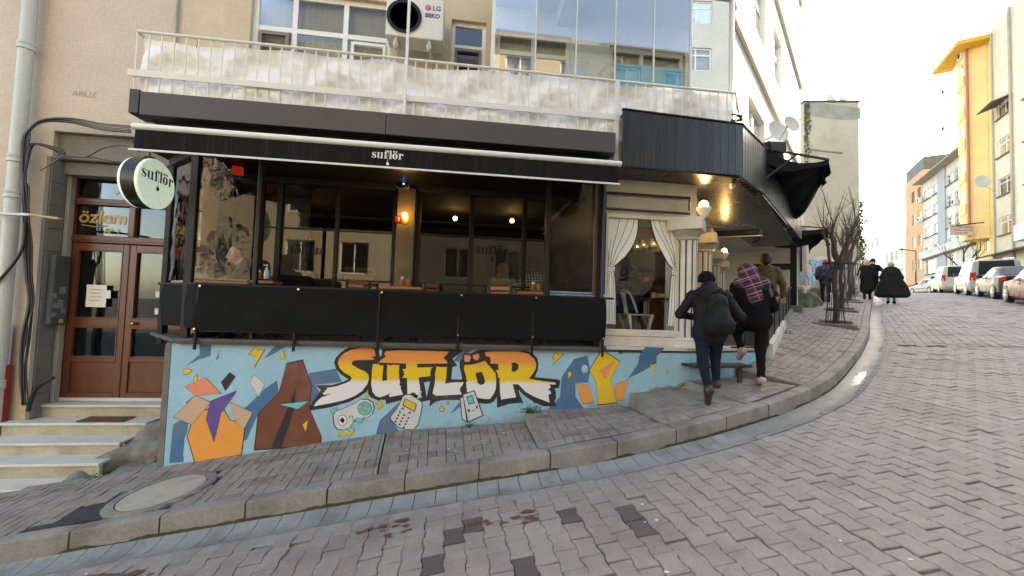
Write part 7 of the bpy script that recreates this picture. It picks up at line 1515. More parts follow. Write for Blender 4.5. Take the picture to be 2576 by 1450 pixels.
for a, c, lab in ((925, 215, 'air conditioner on the flank of the yellow house, lowest one'), (2447 - 0, 0, '')):
    if lab: pass
for x, y, lab in ((2478, 128, 'highest air conditioner on the yellow house under its eave'), (2430, 222, 'air conditioner on the far flank of the yellow house, upper one'), (2429, 318, 'air conditioner on the far flank of the yellow house, lower one')): ac_unit('', lab, kx(x), rz_(x, y), 1.3)
p = at(2472, 457, 33); dish('satellite_dish', 'large dish on a horizontal arm beside the yellow house', p, .55, (-.4, -1, .1), None, (*cpt(kk(1060), .0), p[2] + .1))
# cream house cut by the frame
kc1 = ky0 - .02; kc0 = kc1 - 9; cw = []
zc = [(zz5(1150, 215), zz5(1150, 55)), (zz5(1150, 535), zz5(1150, 385)), (zz5(1150, 865), zz5(1150, 720))]
pc = (zc[0][0] - zc[2][0]) / 2
for k in range(-2, 4):
    z0_, z1_ = zc[2][0] + pc * k, zc[2][1] + pc * k
    if z0_ > 5: cw += [(kk(1212), kk(1092), z0_, z1_), (kk(1212) - 4.5, kk(1212) - 1.9, z0_, z1_)]
m_crm = mat('cream_yellow_render', (.64, .58, .42), .9, var=.1, scale=.6, bump=.2, dirt=((.52, .46, .33), .4, .7))
chs, *_ = row_house('cream_house', 'cream apartment house with dark sills cut by the right edge of the frame', kc0, kc1, rz_(2530, 30), m_crm, cw, sill=m_sill)
b = MB(); b.tube([(*cpt(kk(1068), .1), 6), (*cpt(kk(1068), .1), rz_(2530, 30))], .06, 6); b.tube([(*cpt(kk(1222), .12), 6), (*cpt(kk(1222), .12), rz_(2530, 30))], .09, 6); b.build('drain_pipe', m_gable, chs)
b = MB(); c = cpt((kk(1220) + kk(1085)) / 2, .6); zs_ = rz_(2530, 255); b.obox((c[0], c[1], zs_), (kk(1085) - kk(1220), 1.3, .08), ang, 0, .35); b.build('window_awning', mat('brown_awning', (.12, .08, .06), .7), chs)
b = MB(); c = cpt(kk(1230), .5); b.obox((c[0], c[1], zz5(1200, 985) - .3), (8, 1.2, .12), ang, 0, .25); b.build('shop_awning', m_dark, chs)
b = MB(); c = cpt(kc0 + 2.8, .35); b.obox((c[0], c[1], zz5(1240, 880)), (3.4, .5, 1.3), ang, .03); b.build('shop_sign', mat('pale_sign', (.6, .62, .6), .5, bump=0), chs)
# houses that close the view up the street
ko1 = kf + .02
row_house('orange_house', 'narrow orange house behind the white apartment house', ko1, ko1 + 7, rz_(2318, 430), mat('orange_plaster', (.6, .34, .16), .9, var=.12, scale=.5, bump=.1), [(ko1 + .8 + 2.4 * i, ko1 + 2 + 2.4 * i, z, z + 1.5) for i in range(2) for z in np.arange(8, 20, 3.1)])
row_house('far_cream_house', 'pale cream house beyond the orange house near the top of the street', ko1 + 7.1, ko1 + 20, rz_(2290, 620), m_cream, [(ko1 + 8 + 2.6 * i, ko1 + 9.4 + 2.6 * i, z, z + 1.5) for i in range(4) for z in np.arange(7.4, 13, 3.0)])
row_house('farthest_house', 'farthest pale house where the street disappears over the rise', ko1 + 20.2, ko1 + 45, rz_(2250, 580) + 2, m_sun, [(ko1 + 22 + 3.2 * i, ko1 + 23.6 + 3.2 * i, z, z + 1.5) for i in range(7) for z in np.arange(8, 17, 3.0)])
# unseen nearer houses added to the row, heights set to shade the crossing
row_house('unseen_row_house', 'tall beige unseen house added to the right hand row for its shade', kc0 - 16, kc0 - .1, 18, m_crm, [(kc0 - 15 + 3.6 * i, kc0 - 13 + 3.6 * i, z, z + 1.5) for i in range(4) for z in np.arange(5.5, 16, 3.1)])
row_house('unseen_row_house', 'tall pale unseen house added nearest the crossing for its shade', kc0 - 34, kc0 - 16.1, 26, m_whouse, [(kc0 - 33 + 3.6 * i, kc0 - 31 + 3.6 * i, z, z + 1.5) for i in range(4) for z in np.arange(4.5, 24, 3.1)])
# house across the road behind the camera (seen in the panes)
oh = thing('opposite_house', 'cream house with a dark green shop across the road from the café', 'building', (-4, -7.5, -1))
ow = [(i * 2.6 + .7, i * 2.6 + 2.1, z, z + 1.6) for i in range(10) for z in (2.9, 5.9, 8.9, 11.7)]
b = MB(); wall_holes(b, (14., -7.5), (-1, 0), 27, -3.5, 13.8, ow, .2); b.build('front_wall', mat('warm_cream_render', (.48, .4, .26), .9, var=.1, scale=.6, bump=.2), oh)
b = MB(); b.box(-13, 14, -17, -8.0, -4, 13.7); b.build('body', m_room, oh)
for h in ow: window(oh, (14., -7.5), (-1, 0), *h, rec=.08, fw=.07, vx=((h[0] + h[1]) / 2,), panes='one', curtain=m_curt)
b = MB(); b.box(-13.3, 14.3, -7.9, -7.0, 13.8, 14.); b.build('eave', m_sill, oh)
b = MB(); b.box(-4, 4, -7.49, -7.4, -1.5, 1.6); b.build('green_shopfront', mat('dark_green_shop', (.01, .045, .025), .4, var=.1), oh)
b = MB(); b.box(4.2, 9, -7.49, -7.35, 1.4, 2.3); b.build('blue_sign_board', mat('blue_board', (.02, .04, .1), .4, bump=0), oh)

# ------------------------------------------------------------------ hanging garage sign, OTO sign, street lamps
k_s = kk(770); q0, q1 = np.array(at(*CR5(683, 850), 37.)), np.array(at(*CR5(868, 832), 37.))
t = thing('garage_sign', 'white hanging sign with red letters for a garage and car wash', 'sign', tuple(q0))
ux = Vector(q1 - q0); ux.z = 0; wS = ux.length; ux.normalize(); hS = .98; cz_ = (at(*CR5(775, 838), 37.)[2]); c = (q0 + q1) / 2
b = MB(); b.obox((c[0], c[1], cz_), (wS, .12, hS), math.atan2(ux.y, ux.x), .02); b.build('board', mat('sign_white', (.62, .58, .5), .6, var=.06, bump=0), t)
nn_ = Vector((ux.y, -ux.x, 0)) * .065; m_red = mat('sign_red', (.45, .04, .02), .6, bump=0)
for tx_, sz, dz in (('KARATAŞ GARAJI', .27, .26), ('OTOPARK ve YIKAMA', .215, -.03), ('24 SAAT AÇIK', .19, -.29)): text_mesh('lettering', tx_, sz, frame((c[0] + nn_.x, c[1] + nn_.y, cz_ + dz), tuple(ux), (0, 0, 1)), m_red, t, bold=.004)
b = MB(); b.tube([at(*CR5(735, 803), 37), at(*CR5(965, 777), 36)], .05, 6); b.build('arm', m_dark, t)
q = np.array(at(*CR5(987, 1000), 38.)); t = thing('vertical_sign', 'small upright white sign reading OTO in red beside the yellow house', 'sign', tuple(q))
b = MB(); b.obox((q[0], q[1], q[2] - .3), (.75, .12, 2.6), -.3, .02); b.build('board', mat('sign_white', (.62, .58, .5), .6), t)
for k, ch in enumerate('OTO'): text_mesh('lettering', ch, .75, frame((q[0] - .03, q[1] - .07, q[2] + .6 - .7 * k), (math.cos(-.3), math.sin(-.3), 0), (0, 0, 1)), m_red, t, bold=.012)
for x, ytop, yb, Z, lab in ((2304, 632, 735, 50, 'slim dark street lamp before the orange house'), (2264, 705, 738, 70, 'farther street lamp at the top of the street')):
    p = np.array(at(x, yb, Z)); q = at(x, ytop, Z); t = thing('street_lamp', lab, 'street lamp', tuple(p), 'street lamps at the top of the street'); b = MB(); b.tube([tuple(p), q], [.07, .045], 8); b.build('pole', m_dark, t); b = MB(); b.tube([q, (q[0] - 1.6, q[1] + .2, q[2] + .15)], .05, 6); b.obox((q[0] - 1.8, q[1] + .2, q[2] + .14), (.7, .25, .12), 0, .03); b.build('lamp_head', m_dark, t)

# ------------------------------------------------------------------ pollarded street trees in guards
m_bark = mat('plane_bark', (.075, .05, .037), .95, var=.3, scale=4, grain=.2, bump=.8, bscale=40)
def pollard(p, h, seed, name, label, group, spread=1.0, lean=(0, 0), twig=1.0, scale=1.0):
    rg = np.random.default_rng(seed); t = thing(name, label, 'tree', tuple(p), group); p = np.array(p)
    hk = h * .4; tp_ = p + np.array([lean[0], lean[1], hk])
    b = MB(); b.tube(sm([tuple(p - np.array([0, 0, .15])), tuple(p + np.array([.03, 0, hk * .35])), tuple(p + np.array([lean[0] * .5 - .03, lean[1] * .5, hk * .7])), tuple(tp_)], 5), np.linspace(.078, .062, 16) * scale, 10); b.build('trunk', m_bark, t, smooth=True)
    b = MB(); ends = []
    for k in range(4):
        a = k * PI / 2 + rg.normal(0, .3); L_ = h * (.2 + .08 * rg.random()); d = np.array([math.cos(a) * .6 * spread, math.sin(a) * .6 * spread, .9]); e = tp_ + d * L_; b.tube(sm([tuple(tp_ - np.array([0, 0, .06])), tuple(tp_ + d * L_ * .5 + rg.normal(0, .07, 3) + np.array([0, 0, -.03])), tuple(e)], 4), np.linspace(.05, .036, 9) * scale, 8); ends.append((e, d)); b.ball(tuple(e), .062 * scale, 8, 6)
        a2 = a + .8; d2 = np.array([math.cos(a2) * .5 * spread, math.sin(a2) * .5 * spread, .9]); e2 = e + d2 * h * .09; b.tube([tuple(e), tuple(e2)], [.042 * scale, .034 * scale], 7); b.ball(tuple(e2), .05 * scale, 7, 5); ends.append((e2, d2))
    b.build('limb', m_bark, t, smooth=True)
    b = MB()
    for e, d in ends:
        for j in range(int(5 * twig)):
            a = rg.random() * 2 * PI; dd = np.array([math.cos(a) * .34, math.sin(a) * .34, 1.]) + d * .5 * np.array([1, 1, 0]); dd /= np.linalg.norm(dd); L_ = h * (.12 + .17 * rg.random()); w_ = rg.normal(0, .04, 3)
            m_ = e + dd * L_ * .5 + w_ * L_; f = e + dd * L_ + w_ * .5 * L_ + np.array([0, 0, .05]); b.tube([tuple(e), tuple(m_), tuple(f)], [.011 * scale, .008 * scale, .004 * scale], 5, cap=False)
            if rg.random() < .6: g_ = m_ + (dd + rg.normal(0, .45, 3)) * L_ * .35; b.tube([tuple(m_), tuple(g_)], [.007 * scale, .003 * scale], 4, cap=False)
    b.build('shoots', m_bark, t)['kind'] = 'stuff'; return t
m_guard = mat('rusty_guard', (.035, .03, .028), .7, var=.2, bump=0)
def guard(p, label, h=1.55):
    t = thing('tree_guard', label, 'tree guard', tuple(p), 'rod guards around the street trees'); b = MB()
    for k in range(10):
        a = 2 * PI * k / 10; c, s = math.cos(a), math.sin(a); b.tube([(p[0] + .2 * c, p[1] + .2 * s, p[2]), (p[0] + .17 * c, p[1] + .17 * s, p[2] + .35), (p[0] + .15 * c, p[1] + .15 * s, p[2] + .8), (p[0] + .2 * c, p[1] + .2 * s, p[2] + 1.15), (p[0] + .19 * c, p[1] + .19 * s, p[2] + h)], .008, 5)
    b.build('rod', m_guard, t)
    for z, r in ((.36, .175), (h, .2)):
        b = MB(); b.lathe([(r, z - .02), (r + .014, z - .02), (r + .014, z + .02), (r, z + .02), (r, z - .02)], tuple(p), 20); b.build('hoop', m_guard, t)
def pit(p, label):
    t = thing('tree_pit', label, 'tree pit', tuple(p), 'stone edged pits of the street trees'); 
    for sx_, sy_, lx, ly in ((0, -.38, .86, .1), (0, .38, .86, .1), (-.38, 0, .1, .66), (.38, 0, .1, .66)):
        b = MB(); ca, sa = math.cos(R(43)), math.sin(R(43)); b.obox((p[0] + sx_ * ca - sy_ * sa, p[1] + sx_ * sa + sy_ * ca, p[2] + .0 + .1 * (sx_ * ca * .75 + (sx_ * sa + sy_ * ca) * .66 + 0 * sy_)), (lx, ly, .14), R(43) + RNG.normal(0, .03), .02, 0, -.1); b.build('edge_stone', m_rim, t)
    b = MB(); ca, sa = math.cos(R(43)), math.sin(R(43)); b.prism([(-.34, -.34), (.34, -.34), (.34, .34), (-.34, .34)], lambda x, y: (p[0] + x * ca - y * sa, p[1] + x * sa + y * ca, p[2] - .1 + .1 * x), lambda x, y: (p[0] + x * ca - y * sa, p[1] + x * sa + y * ca, p[2] - .03 + .1 * x)); b.build('soil', mat('pit_soil', (.07, .042, .025), 1, var=.3, scale=12, bump=1), t)
def pav_z(x, y):
    s = kerb_s_at_x(x - .25); best = None
    for ds in np.linspace(-1.5, 1.5, 31):
        k_ = kerb(np.array([s + ds]))[0]; d = np.hypot(*(np.array([x, y]) - k_))
        if best is None or d < best[0]: best = (d, s + ds)
    p, _ = upper(best[1], max(best[0] - KW, 0)); return float(p[0, 2])
TREES = [((9.25, 8.95), 3.55, 11, 'nearest pollarded bare tree in a rod guard on the pavement'), ((12.2, 11.6), 3.7, 12, 'second pollarded bare tree up the pavement'), ((15.2, 14.1), 3.8, 13, 'third pollarded bare tree up the pavement'), ((18.4, 16.9), 3.9, 14, 'farthest pollarded bare tree up the pavement')]
for (x, y), h, sd, lab in TREES:
    z = pav_z(x, y); pollard((x, y, z), h, sd, 'street_tree', lab, 'pollarded street trees', .62, (.05, .02), .9, .85); guard((x, y, z), lab.replace('pollarded bare tree', 'rod guard').replace(' in a rod guard', '') + ' around its tree'); pit((x, y, z), 'stone edged soil pit of the ' + lab.split(' pollarded')[0] + ' street tree')
p = ground(*CR5(800, 1130)); p = np.array(at(*CR5(815, 1100), 36.)); p[2] = float(zr(p[0], p[1]))
pollard(tuple(p), 5.6, 31, 'street_tree', 'bare tree behind the parked vans before the white house', 'pollarded street trees', 1.5, (0, 0), 1., 1.4)
# weeds
def weed(p, r, n, label, seed):
    rg = np.random.default_rng(seed); b = MB()
    for k in range(n):
        a = rg.random() * 2 * PI; q = Vector(p) + Vector((rg.normal(0, r * .5), rg.normal(0, r * .3), abs(rg.normal(0, r * .45)))); l = .03 * (.6 + rg.random()); d = Vector((math.cos(a), math.sin(a), .5)).normalized(); s_ = d.cross(Vector((0, 0, 1))).normalized() * l * .35
        b.add([q, q + d * l * .5 + s_, q + d * l, q + d * l * .5 - s_], [(0, 1, 2, 3)])
    tag(b.build('weed', mat('weed_leaf', (.06, .15, .02), .7, var=.3, scale=8, bump=0), None), label, 'weed', 'weeds at the foot of the wall')
weed((.93, 5.3, .17), .1, 150, 'green weed at the corner of the first step kerb against the mural wall', 1); weed((.12, 5.33, -.03), .06, 50, 'small weed on the pavement below the painted handheld', 2); weed((-4.25, 5.35, -.65), .1, 60, 'weeds under the broken concrete beside the marble steps', 3); weed((6.5, 7.35, 1.2), .1, 60, 'weed at the foot of the street terrace fence', 4)
# scraps on the ground
rg = np.random.default_rng(5)
for k in range(26):
    if k < 16: x, y = rg.uniform(-3, 6), rg.uniform(2.0, 3.7); z = float(zr(x, y)) + .004
    else: x, y = rg.uniform(-.7, .6), rg.uniform(4.4, 5.2); z = float(bil(PATCH[1], np.array((x + .93) / 1.8), np.array((5.4 - y) / 1.23))[2]) + .004
    b = MB(); s_ = rg.uniform(.008, .022); P = [(x + s_ * math.cos(a) * rg.uniform(.6, 1.2), y + s_ * .6 * math.sin(a) * rg.uniform(.6, 1.2), z + .002 * rg.random()) for a in np.linspace(0, 2 * PI, 6, endpoint=False)]
    b.prism([(p[0], p[1]) for p in P], lambda a, c: (a, c, z), lambda a, c: (a, c, z + .003)); tag(b.build('paper_scrap', mat('scrap', (.6, .58, .53), .9, bump=0), None), 'tiny pale paper scrap lying on the paving', 'litter', 'paper scraps on the paving')
for px, py, r in ((1335, 1300, .1), (1290, 1310, .06), (1230, 1325, .05), (960, 1330, .16), (1000, 1338, .1), (330, 1440, .16), (1540, 1285, .0)):
    if not r: continue
# ------------------------------------------------------------------ cars
m_tyre = mat('tyre_rubber', (.02, .02, .02), .85, bump=.1); m_rim2 = mat('alloy_rim', (.45, .45, .44), .35, metal=.6, bump=0); m_cglass = mat('car_glass', (.02, .024, .028), .1, bump=0, spec=.15); m_tail = mat('tail_lamp', (.4, .01, .01), .2, bump=0); m_head = mat('head_lamp', (.6, .6, .58), .1, bump=0); m_trim = mat('black_trim', (.02, .02, .02), .5, bump=0); m_plate = mat('plate_white', (.7, .7, .68), .5, bump=0)
def car(name, label, cat_, p, heading, L, Wd, H, kind, col, rough=.25, metal=.3, roofrack=False, group='cars parked along the right kerb'):
    """stations along the length: (x, sill z, belt z, roof z, half width at belt, half width at roof)"""
    h = Wd / 2
    if kind == 'van': ST = [(0, .32, .62, .66, h * .82, h * .7), (.03, .25, .78, .84, h * .92, h * .8), (.12, .22, .92, .98, h, h * .86), (.27, .2, 1.02, 1.08, h, h * .88), (.40, .2, 1.06, H - .12, h, h * .8), (.47, .2, 1.06, H - .02, h, h * .84), (.6, .2, 1.06, H, h, h * .86), (.9, .2, 1.06, H - .02, h, h * .85), (.975, .22, 1.06, H - .09, h * .98, h * .82), (.99, .28, 1.03, 1.08, h * .97, h * .88), (1, .36, .9, .94, h * .93, h * .85)]; gw = [(.43, .60), (.62, .79), (.81, .95)]; ws = (.29, .42); rw = (.972, .992)
    else: ST = [(0, .32, .56, .6, h * .8, h * .66), (.03, .24, .68, .73, h * .92, h * .8), (.12, .2, .8, .85, h, h * .86), (.28, .19, .88, .93, h, h * .87), (.42, .19, .92, H - .06, h, h * .72), (.5, .19, .93, H, h, h * .74), (.64, .19, .94, H - .02, h, h * .73), (.70, .19, .95, H - .08, h, h * .72), (.84, .2, .96, 1.03, h, h * .84), (.96, .24, .94, 1.0, h * .95, h * .8), (1, .36, .8, .86, h * .86, h * .74)]; gw = [(.42, .555), (.57, .70)]; ws = (.3, .43); rw = (.70, .83)
    t = thing(name, label, cat_, tuple(p), group, heading); paintm = mat('paint_' + name + '_%d' % int(col[0] * 1000), col, .4, metal=0, var=.06, scale=1, grain=.02, bump=0, spec=.09)
    def put(nm, b, m_, smooth=False, par=None):
        me = bpy.data.meshes.new(nm); me.from_pydata(b.v, [], b.f); o = bpy.data.objects.new(nm, me); COL.objects.link(o); me.materials.append(m_); o.parent = par or t
        bm = bmesh.new(); bm.from_mesh(me); bmesh.ops.recalc_face_normals(bm, faces=bm.faces); bm.to_mesh(me); bm.free()
        if smooth: me.polygons.foreach_set('use_smooth', [True] * len(me.polygons)); md = o.modifiers.new('es', 'EDGE_SPLIT'); md.split_angle = R(35)
        return o
    S_ = np.array(ST); us = np.unique(np.concatenate([np.linspace(0, 1, 41), S_[:, 0]]))
    def sec(u):
        v = [np.interp(u, S_[:, 0], S_[:, i]) for i in range(1, 6)]; zs, zb, zt, wb, wt = v; x = L / 2 - u * L
        return x, [(wb * .88, zs), (wb * .985, zs + .1), (wb * 1.0, (zs + zb) * .55), (wb * .985, zb - .03), (wb * .965, zb), (wt + (wb * .965 - wt) * .12, zt - .09 if zt - zb > .12 else zb + (zt - zb) * .4), (wt * .96, zt - .03 if zt - zb > .12 else zb + (zt - zb) * .8), (wt * .8, zt), (0, zt + .012)]
    b = MB(); k = 17
    for u in us:
        x, s = sec(u); row = [(x, y, z) for y, z in s] + [(x, -y, z) for y, z in s[-2::-1]]; b.v += row
    n = len(us); b.f = [(i * k + j, i * k + j + 1, (i + 1) * k + j + 1, (i + 1) * k + j) for i in range(n - 1) for j in range(k - 1)] + [(i * k, (i + 1) * k, (i + 1) * k + k - 1, i * k + k - 1) for i in range(n - 1)] + [tuple(range(k)), tuple(range(n * k - 1, (n - 1) * k - 1, -1))]
    body = put('body', b, paintm, True)
    def side(u, f, sg, out=.006): x, s = sec(u); a, c = s[4], s[5]; return (x, sg * (a[0] + (c[0] - a[0]) * f + out), a[1] + (c[1] - a[1]) * f)
    for sg in (-1, 1):
        for a, c in gw:
            b = MB(); q = np.linspace(a, c, 6); 
            b.v = [side(u, .06, sg) for u in q] + [side(u, .95, sg) for u in q]; b.f = [(i, i + 1, 7 + i, 6 + i) for i in range(5)]; put('side_window', b, m_cglass, False)
    for (a, c), nm in ((ws, 'windscreen'), (rw, 'rear_window')):
        b = MB()
        for u in np.linspace(a, c, 4):
            x, s = sec(u); x += .008 if nm == 'windscreen' else -.012; wq = s[7][0] * .95; b.v += [(x, -wq, s[7][1] + .006), (x, wq, s[7][1] + .006)]
        b.f = [(2 * i, 2 * i + 1, 2 * i + 3, 2 * i + 2) for i in range(3)]
        put(nm, b, m_cglass)
    wr = .31 if kind == 'van' else .3
    for sx_ in (.19, .80):
        x = L / 2 - sx_ * L
        for sg in (-1, 1):
            b = MB(); b.lathe([(wr + .05, -.012), (wr + .05, .006), (.05, .008)], (x, 0, wr + .02), 24, 'Y'); b.v = [(q[0], q[1] * -sg + sg * (h - .005), max(q[2], .2)) for q in b.v]; put('wheel_arch', b, m_trim)
            b = MB(); b.lathe([(wr - .04, -.11), (wr, -.09), (wr, .07), (wr - .04, .09), (.01, .09)], (x, sg * (h - .09), wr), 24, 'Y'); w_ = put('wheel', b, m_tyre, True)
            b = MB()
            for q in range(6):
                a = q * PI / 3; b.bar((x, sg * (h + .012), wr), (x + (wr - .09) * math.cos(a), sg * (h + .006), wr + (wr - .09) * math.sin(a)), .05, .02, upv=(0, 1, 0))
            b.lathe([(wr - .105, -.01), (wr - .08, -.012), (wr - .08, .01), (wr - .105, .01), (wr - .105, -.01)], (x, sg * (h + .004), wr), 24, 'Y'); put('rim', b, m_rim2, False, w_)
        
    zt_l = .98 if kind == 'van' else .84
    for sg in (-1, 1):
        x, s = sec(.985); b = MB(); b.obox((-L / 2 + .06, sg * h * .86, zt_l), (.12, .2, .42 if kind == 'van' else .2), sg * -.25, .02); put('tail_light', b, m_tail)
        b = MB(); b.obox((L / 2 - .13, sg * h * .72, .7), (.16, .3, .16), sg * -.3, .03); put('headlight', b, m_head)
        um = gw[0][0]; x = L / 2 - um * L + .05; b = MB(); b.obox((x, sg * (h + .1), (1.08 if kind == 'van' else .98)), (.12, .2, .15), sg * .15, .03); put('mirror', b, m_trim)
        b = MB(); b.obox((L / 2 - .56 * L, sg * (h + .008), .86 if kind == 'van' else .78), (.2, .02, .03), 0, .004); put('door_handle', b, m_trim)
        b = MB(); b.obox((0, sg * (h + .002), .52), (L * .5, .02, .05), 0, .004); put('side_strip', b, m_trim)
        b = MB()
        for u_ in (gw[0][0], gw[0][1] + .005, gw[-1][1]): x = L / 2 - u_ * L; b.bar((x, sg * (h * .99 + .0), .3), (x - .02, sg * (h * .985), .95), .006, .012)
        put('door_gap', b, m_trim)
    b = MB(); b.obox((-L / 2 - .0, 0, .45), (.14, Wd * .86, .22), 0, .04); put('bumper', b, paintm if kind != 'van' else paintm)
    b = MB(); b.obox((-L / 2 - .03 + (0 if kind == 'van' else .0), 0, .78 if kind == 'van' else .72), (.03, .52, .12), 0, .004); put('number_plate', b, m_plate)
    if roofrack:
        for sg in (-1, 1): b = MB(); b.tube([(L * .05, sg * h * .7, H - .0), (L * .03, sg * h * .72, H + .06), (-L * .38, sg * h * .72, H + .05), (-L * .4, sg * h * .7, H - .03)], .02, 6); put('roof_rail', b, m_rim2)
    return t
def park(x, y, L, wf=.19): return np.array([x, y, float(zr(x, y))])
def tilt_car(t, hd):
    p = np.array(t.location); e = 1.2; c, s = math.cos(hd), math.sin(hd); z1, z0 = float(zr(p[0] + e * c, p[1] + e * s)), float(zr(p[0] - e * c, p[1] - e * s)); t.rotation_euler = (0, -math.atan2(z1 - z0, 2 * e), hd); t.location.z = (z1 + z0) / 2 - .01
def car_at(wheel, f, hd, side, L, Wd, **k):             # wheel contact of the kerbside-away side
    c, s = math.cos(hd), math.sin(hd); o = L / 2 - f * L; x = wheel[0] - o * c + (Wd / 2 - .08) * s; y = wheel[1] - o * s - (Wd / 2 - .08) * c
    t = car(p=(x, y, float(zr(x, y))), heading=hd, L=L, Wd=Wd, **k); tilt_car(t, hd); return t
HD = R(43)
car_at((20.95, 13.01), .19, HD, 1, 4.3, 1.72, name='parked_car', label='maroon saloon car cut by the right edge of the frame', cat_='car', H=1.44, kind='sedan', col=(.12, .022, .018))
car_at((24.9, 16.5), .19, HD, 1, 4.4, 1.72, name='parked_car', label='dark green saloon car parked between the maroon car and the silver van', cat_='car', H=1.42, kind='sedan', col=(.045, .055, .05))
car_at((26.3, 17.9), .80, HD, 1, 4.4, 1.8, name='parked_van', label='silver passenger van with red tail lights and roof rails', cat_='van', H=1.85, kind='van', col=(.33, .335, .29), roofrack=True)
car_at((32.2, 23.4), .80, HD, 1, 4.3, 1.8, name='parked_van', label='pale van parked farther up beyond the silver van', cat_='van', H=1.82, kind='van', col=(.42, .42, .36))
p = at(2318, 729, 37); car(name='parked_car', label='cream saloon car seen from behind at the top of the street', cat_='car', p=(p[0] + 1.2, p[1], float(zr(p[0], p[1])) - .0), heading=R(62), L=4.4, Wd=1.75, H=1.42, kind='sedan', col=(.6, .53, .4))
p = at(2362, 729, 41); car(name='parked_car', label='beige grey saloon car behind the cream one at the top of the street', cat_='car', p=(p[0], p[1], float(zr(p[0], p[1]))), heading=R(62), L=4.4, Wd=1.75, H=1.4, kind='sedan', col=(.4, .36, .28))
p = np.array(at(2303, 728, 44)); p[2] = float(zr(p[0], p[1])); t = thing('delivery_scooter', 'red delivery scooter with a red box at the top of the street', 'scooter', tuple(p))
b = MB(); ux = np.array([.95, -.2, 0])
for o in (-.65, .65): q = p + ux * o; b.lathe([(.14, -.05), (.24, -.05), (.24, .05), (.14, .05), (.14, -.05)], (q[0], q[1], q[2] + .24), 16, 'Y')
b.build('wheel', m_tyre, t); b = MB(); m_rd = mat('scooter_red', (.5, .02, .02), .3, bump=0); b.bar(p + ux * -.7 + np.array([0, 0, .5]), p + ux * .3 + np.array([0, 0, .45]), .3, .25, .05); b.bar(p + ux * .35 + np.array([0, 0, .3]), p + ux * .6 + np.array([0, 0, 1.05]), .35, .08, .02); b.build('body', m_rd, t)
b = MB(); q = p + ux * -.55; b.obox((q[0], q[1], q[2] + 1.0), (.55, .5, .5), -.2, .03); b.build('box', m_rd, t); b = MB(); b.bar(p + ux * -.3 + np.array([0, 0, .72]), p + ux * .2 + np.array([0, 0, .72]), .28, .1, .03); b.build('saddle', m_trim, t)

# ------------------------------------------------------------------ people
m_sk = mat('skin', (.46, .25, .17), .55, var=.06, scale=8, bump=.05); m_hair = mat('dark_hair', (.018, .013, .01), .6, var=.3, scale=30, bump=.5, bscale=200)
def hand(parent, w_, d, curl=.6, up=(0, 0, 1), s=1.0, thumb=1):
    """palm, four unequal bent fingers and a thumb from the side of the palm"""
    w_, d = Vector(w_), Vector(d).normalized(); u = Vector(up); sd = d.cross(u).normalized(); u = sd.cross(d); P = []
    f = lambda a, b, c: tuple(w_ + d * a * s + sd * b * s + u * c * s)
    P.append((f(.0, 0, 0), f(.045, -.018, 0), .024 * s, .022 * s, 0)); P.append((f(.0, 0, 0), f(.05, .02, 0), .024 * s, .021 * s, 0)); P.append((f(.02, -.01, 0), f(.075, -.012, 0), .02 * s, .016 * s, 0))
    for i, (o, l) in enumerate(((-.03, .072), (-.01, .084), (.011, .078), (.03, .06))):
        k0 = f(.08, o, 0); c1 = curl * .9; k1 = f(.08 + l * .5 * math.cos(c1), o * 1.05, -l * .5 * math.sin(c1)); k2 = f(.08 + l * .5 * math.cos(c1) + l * .5 * math.cos(c1 * 2.2), o * 1.05, -l * .5 * math.sin(c1) - l * .5 * math.sin(c1 * 2.2))
        P += [(f(.05, o * .8, 0), k0, .013 * s, .0105 * s, 0), (k0, k1, .0105 * s, .0095 * s, 0), (k1, k2, .0095 * s, .008 * s, 0)]
    P += [(f(.02, -.025 * thumb, 0), f(.05, -.05 * thumb, -.015), .015 * s, .012 * s, 0), (f(.05, -.05 * thumb, -.015), f(.08, -.052 * thumb, -.03), .011 * s, .009 * s, 0)]
    return skin('hand', P, m_sk, parent, res=.0055, k=.008)
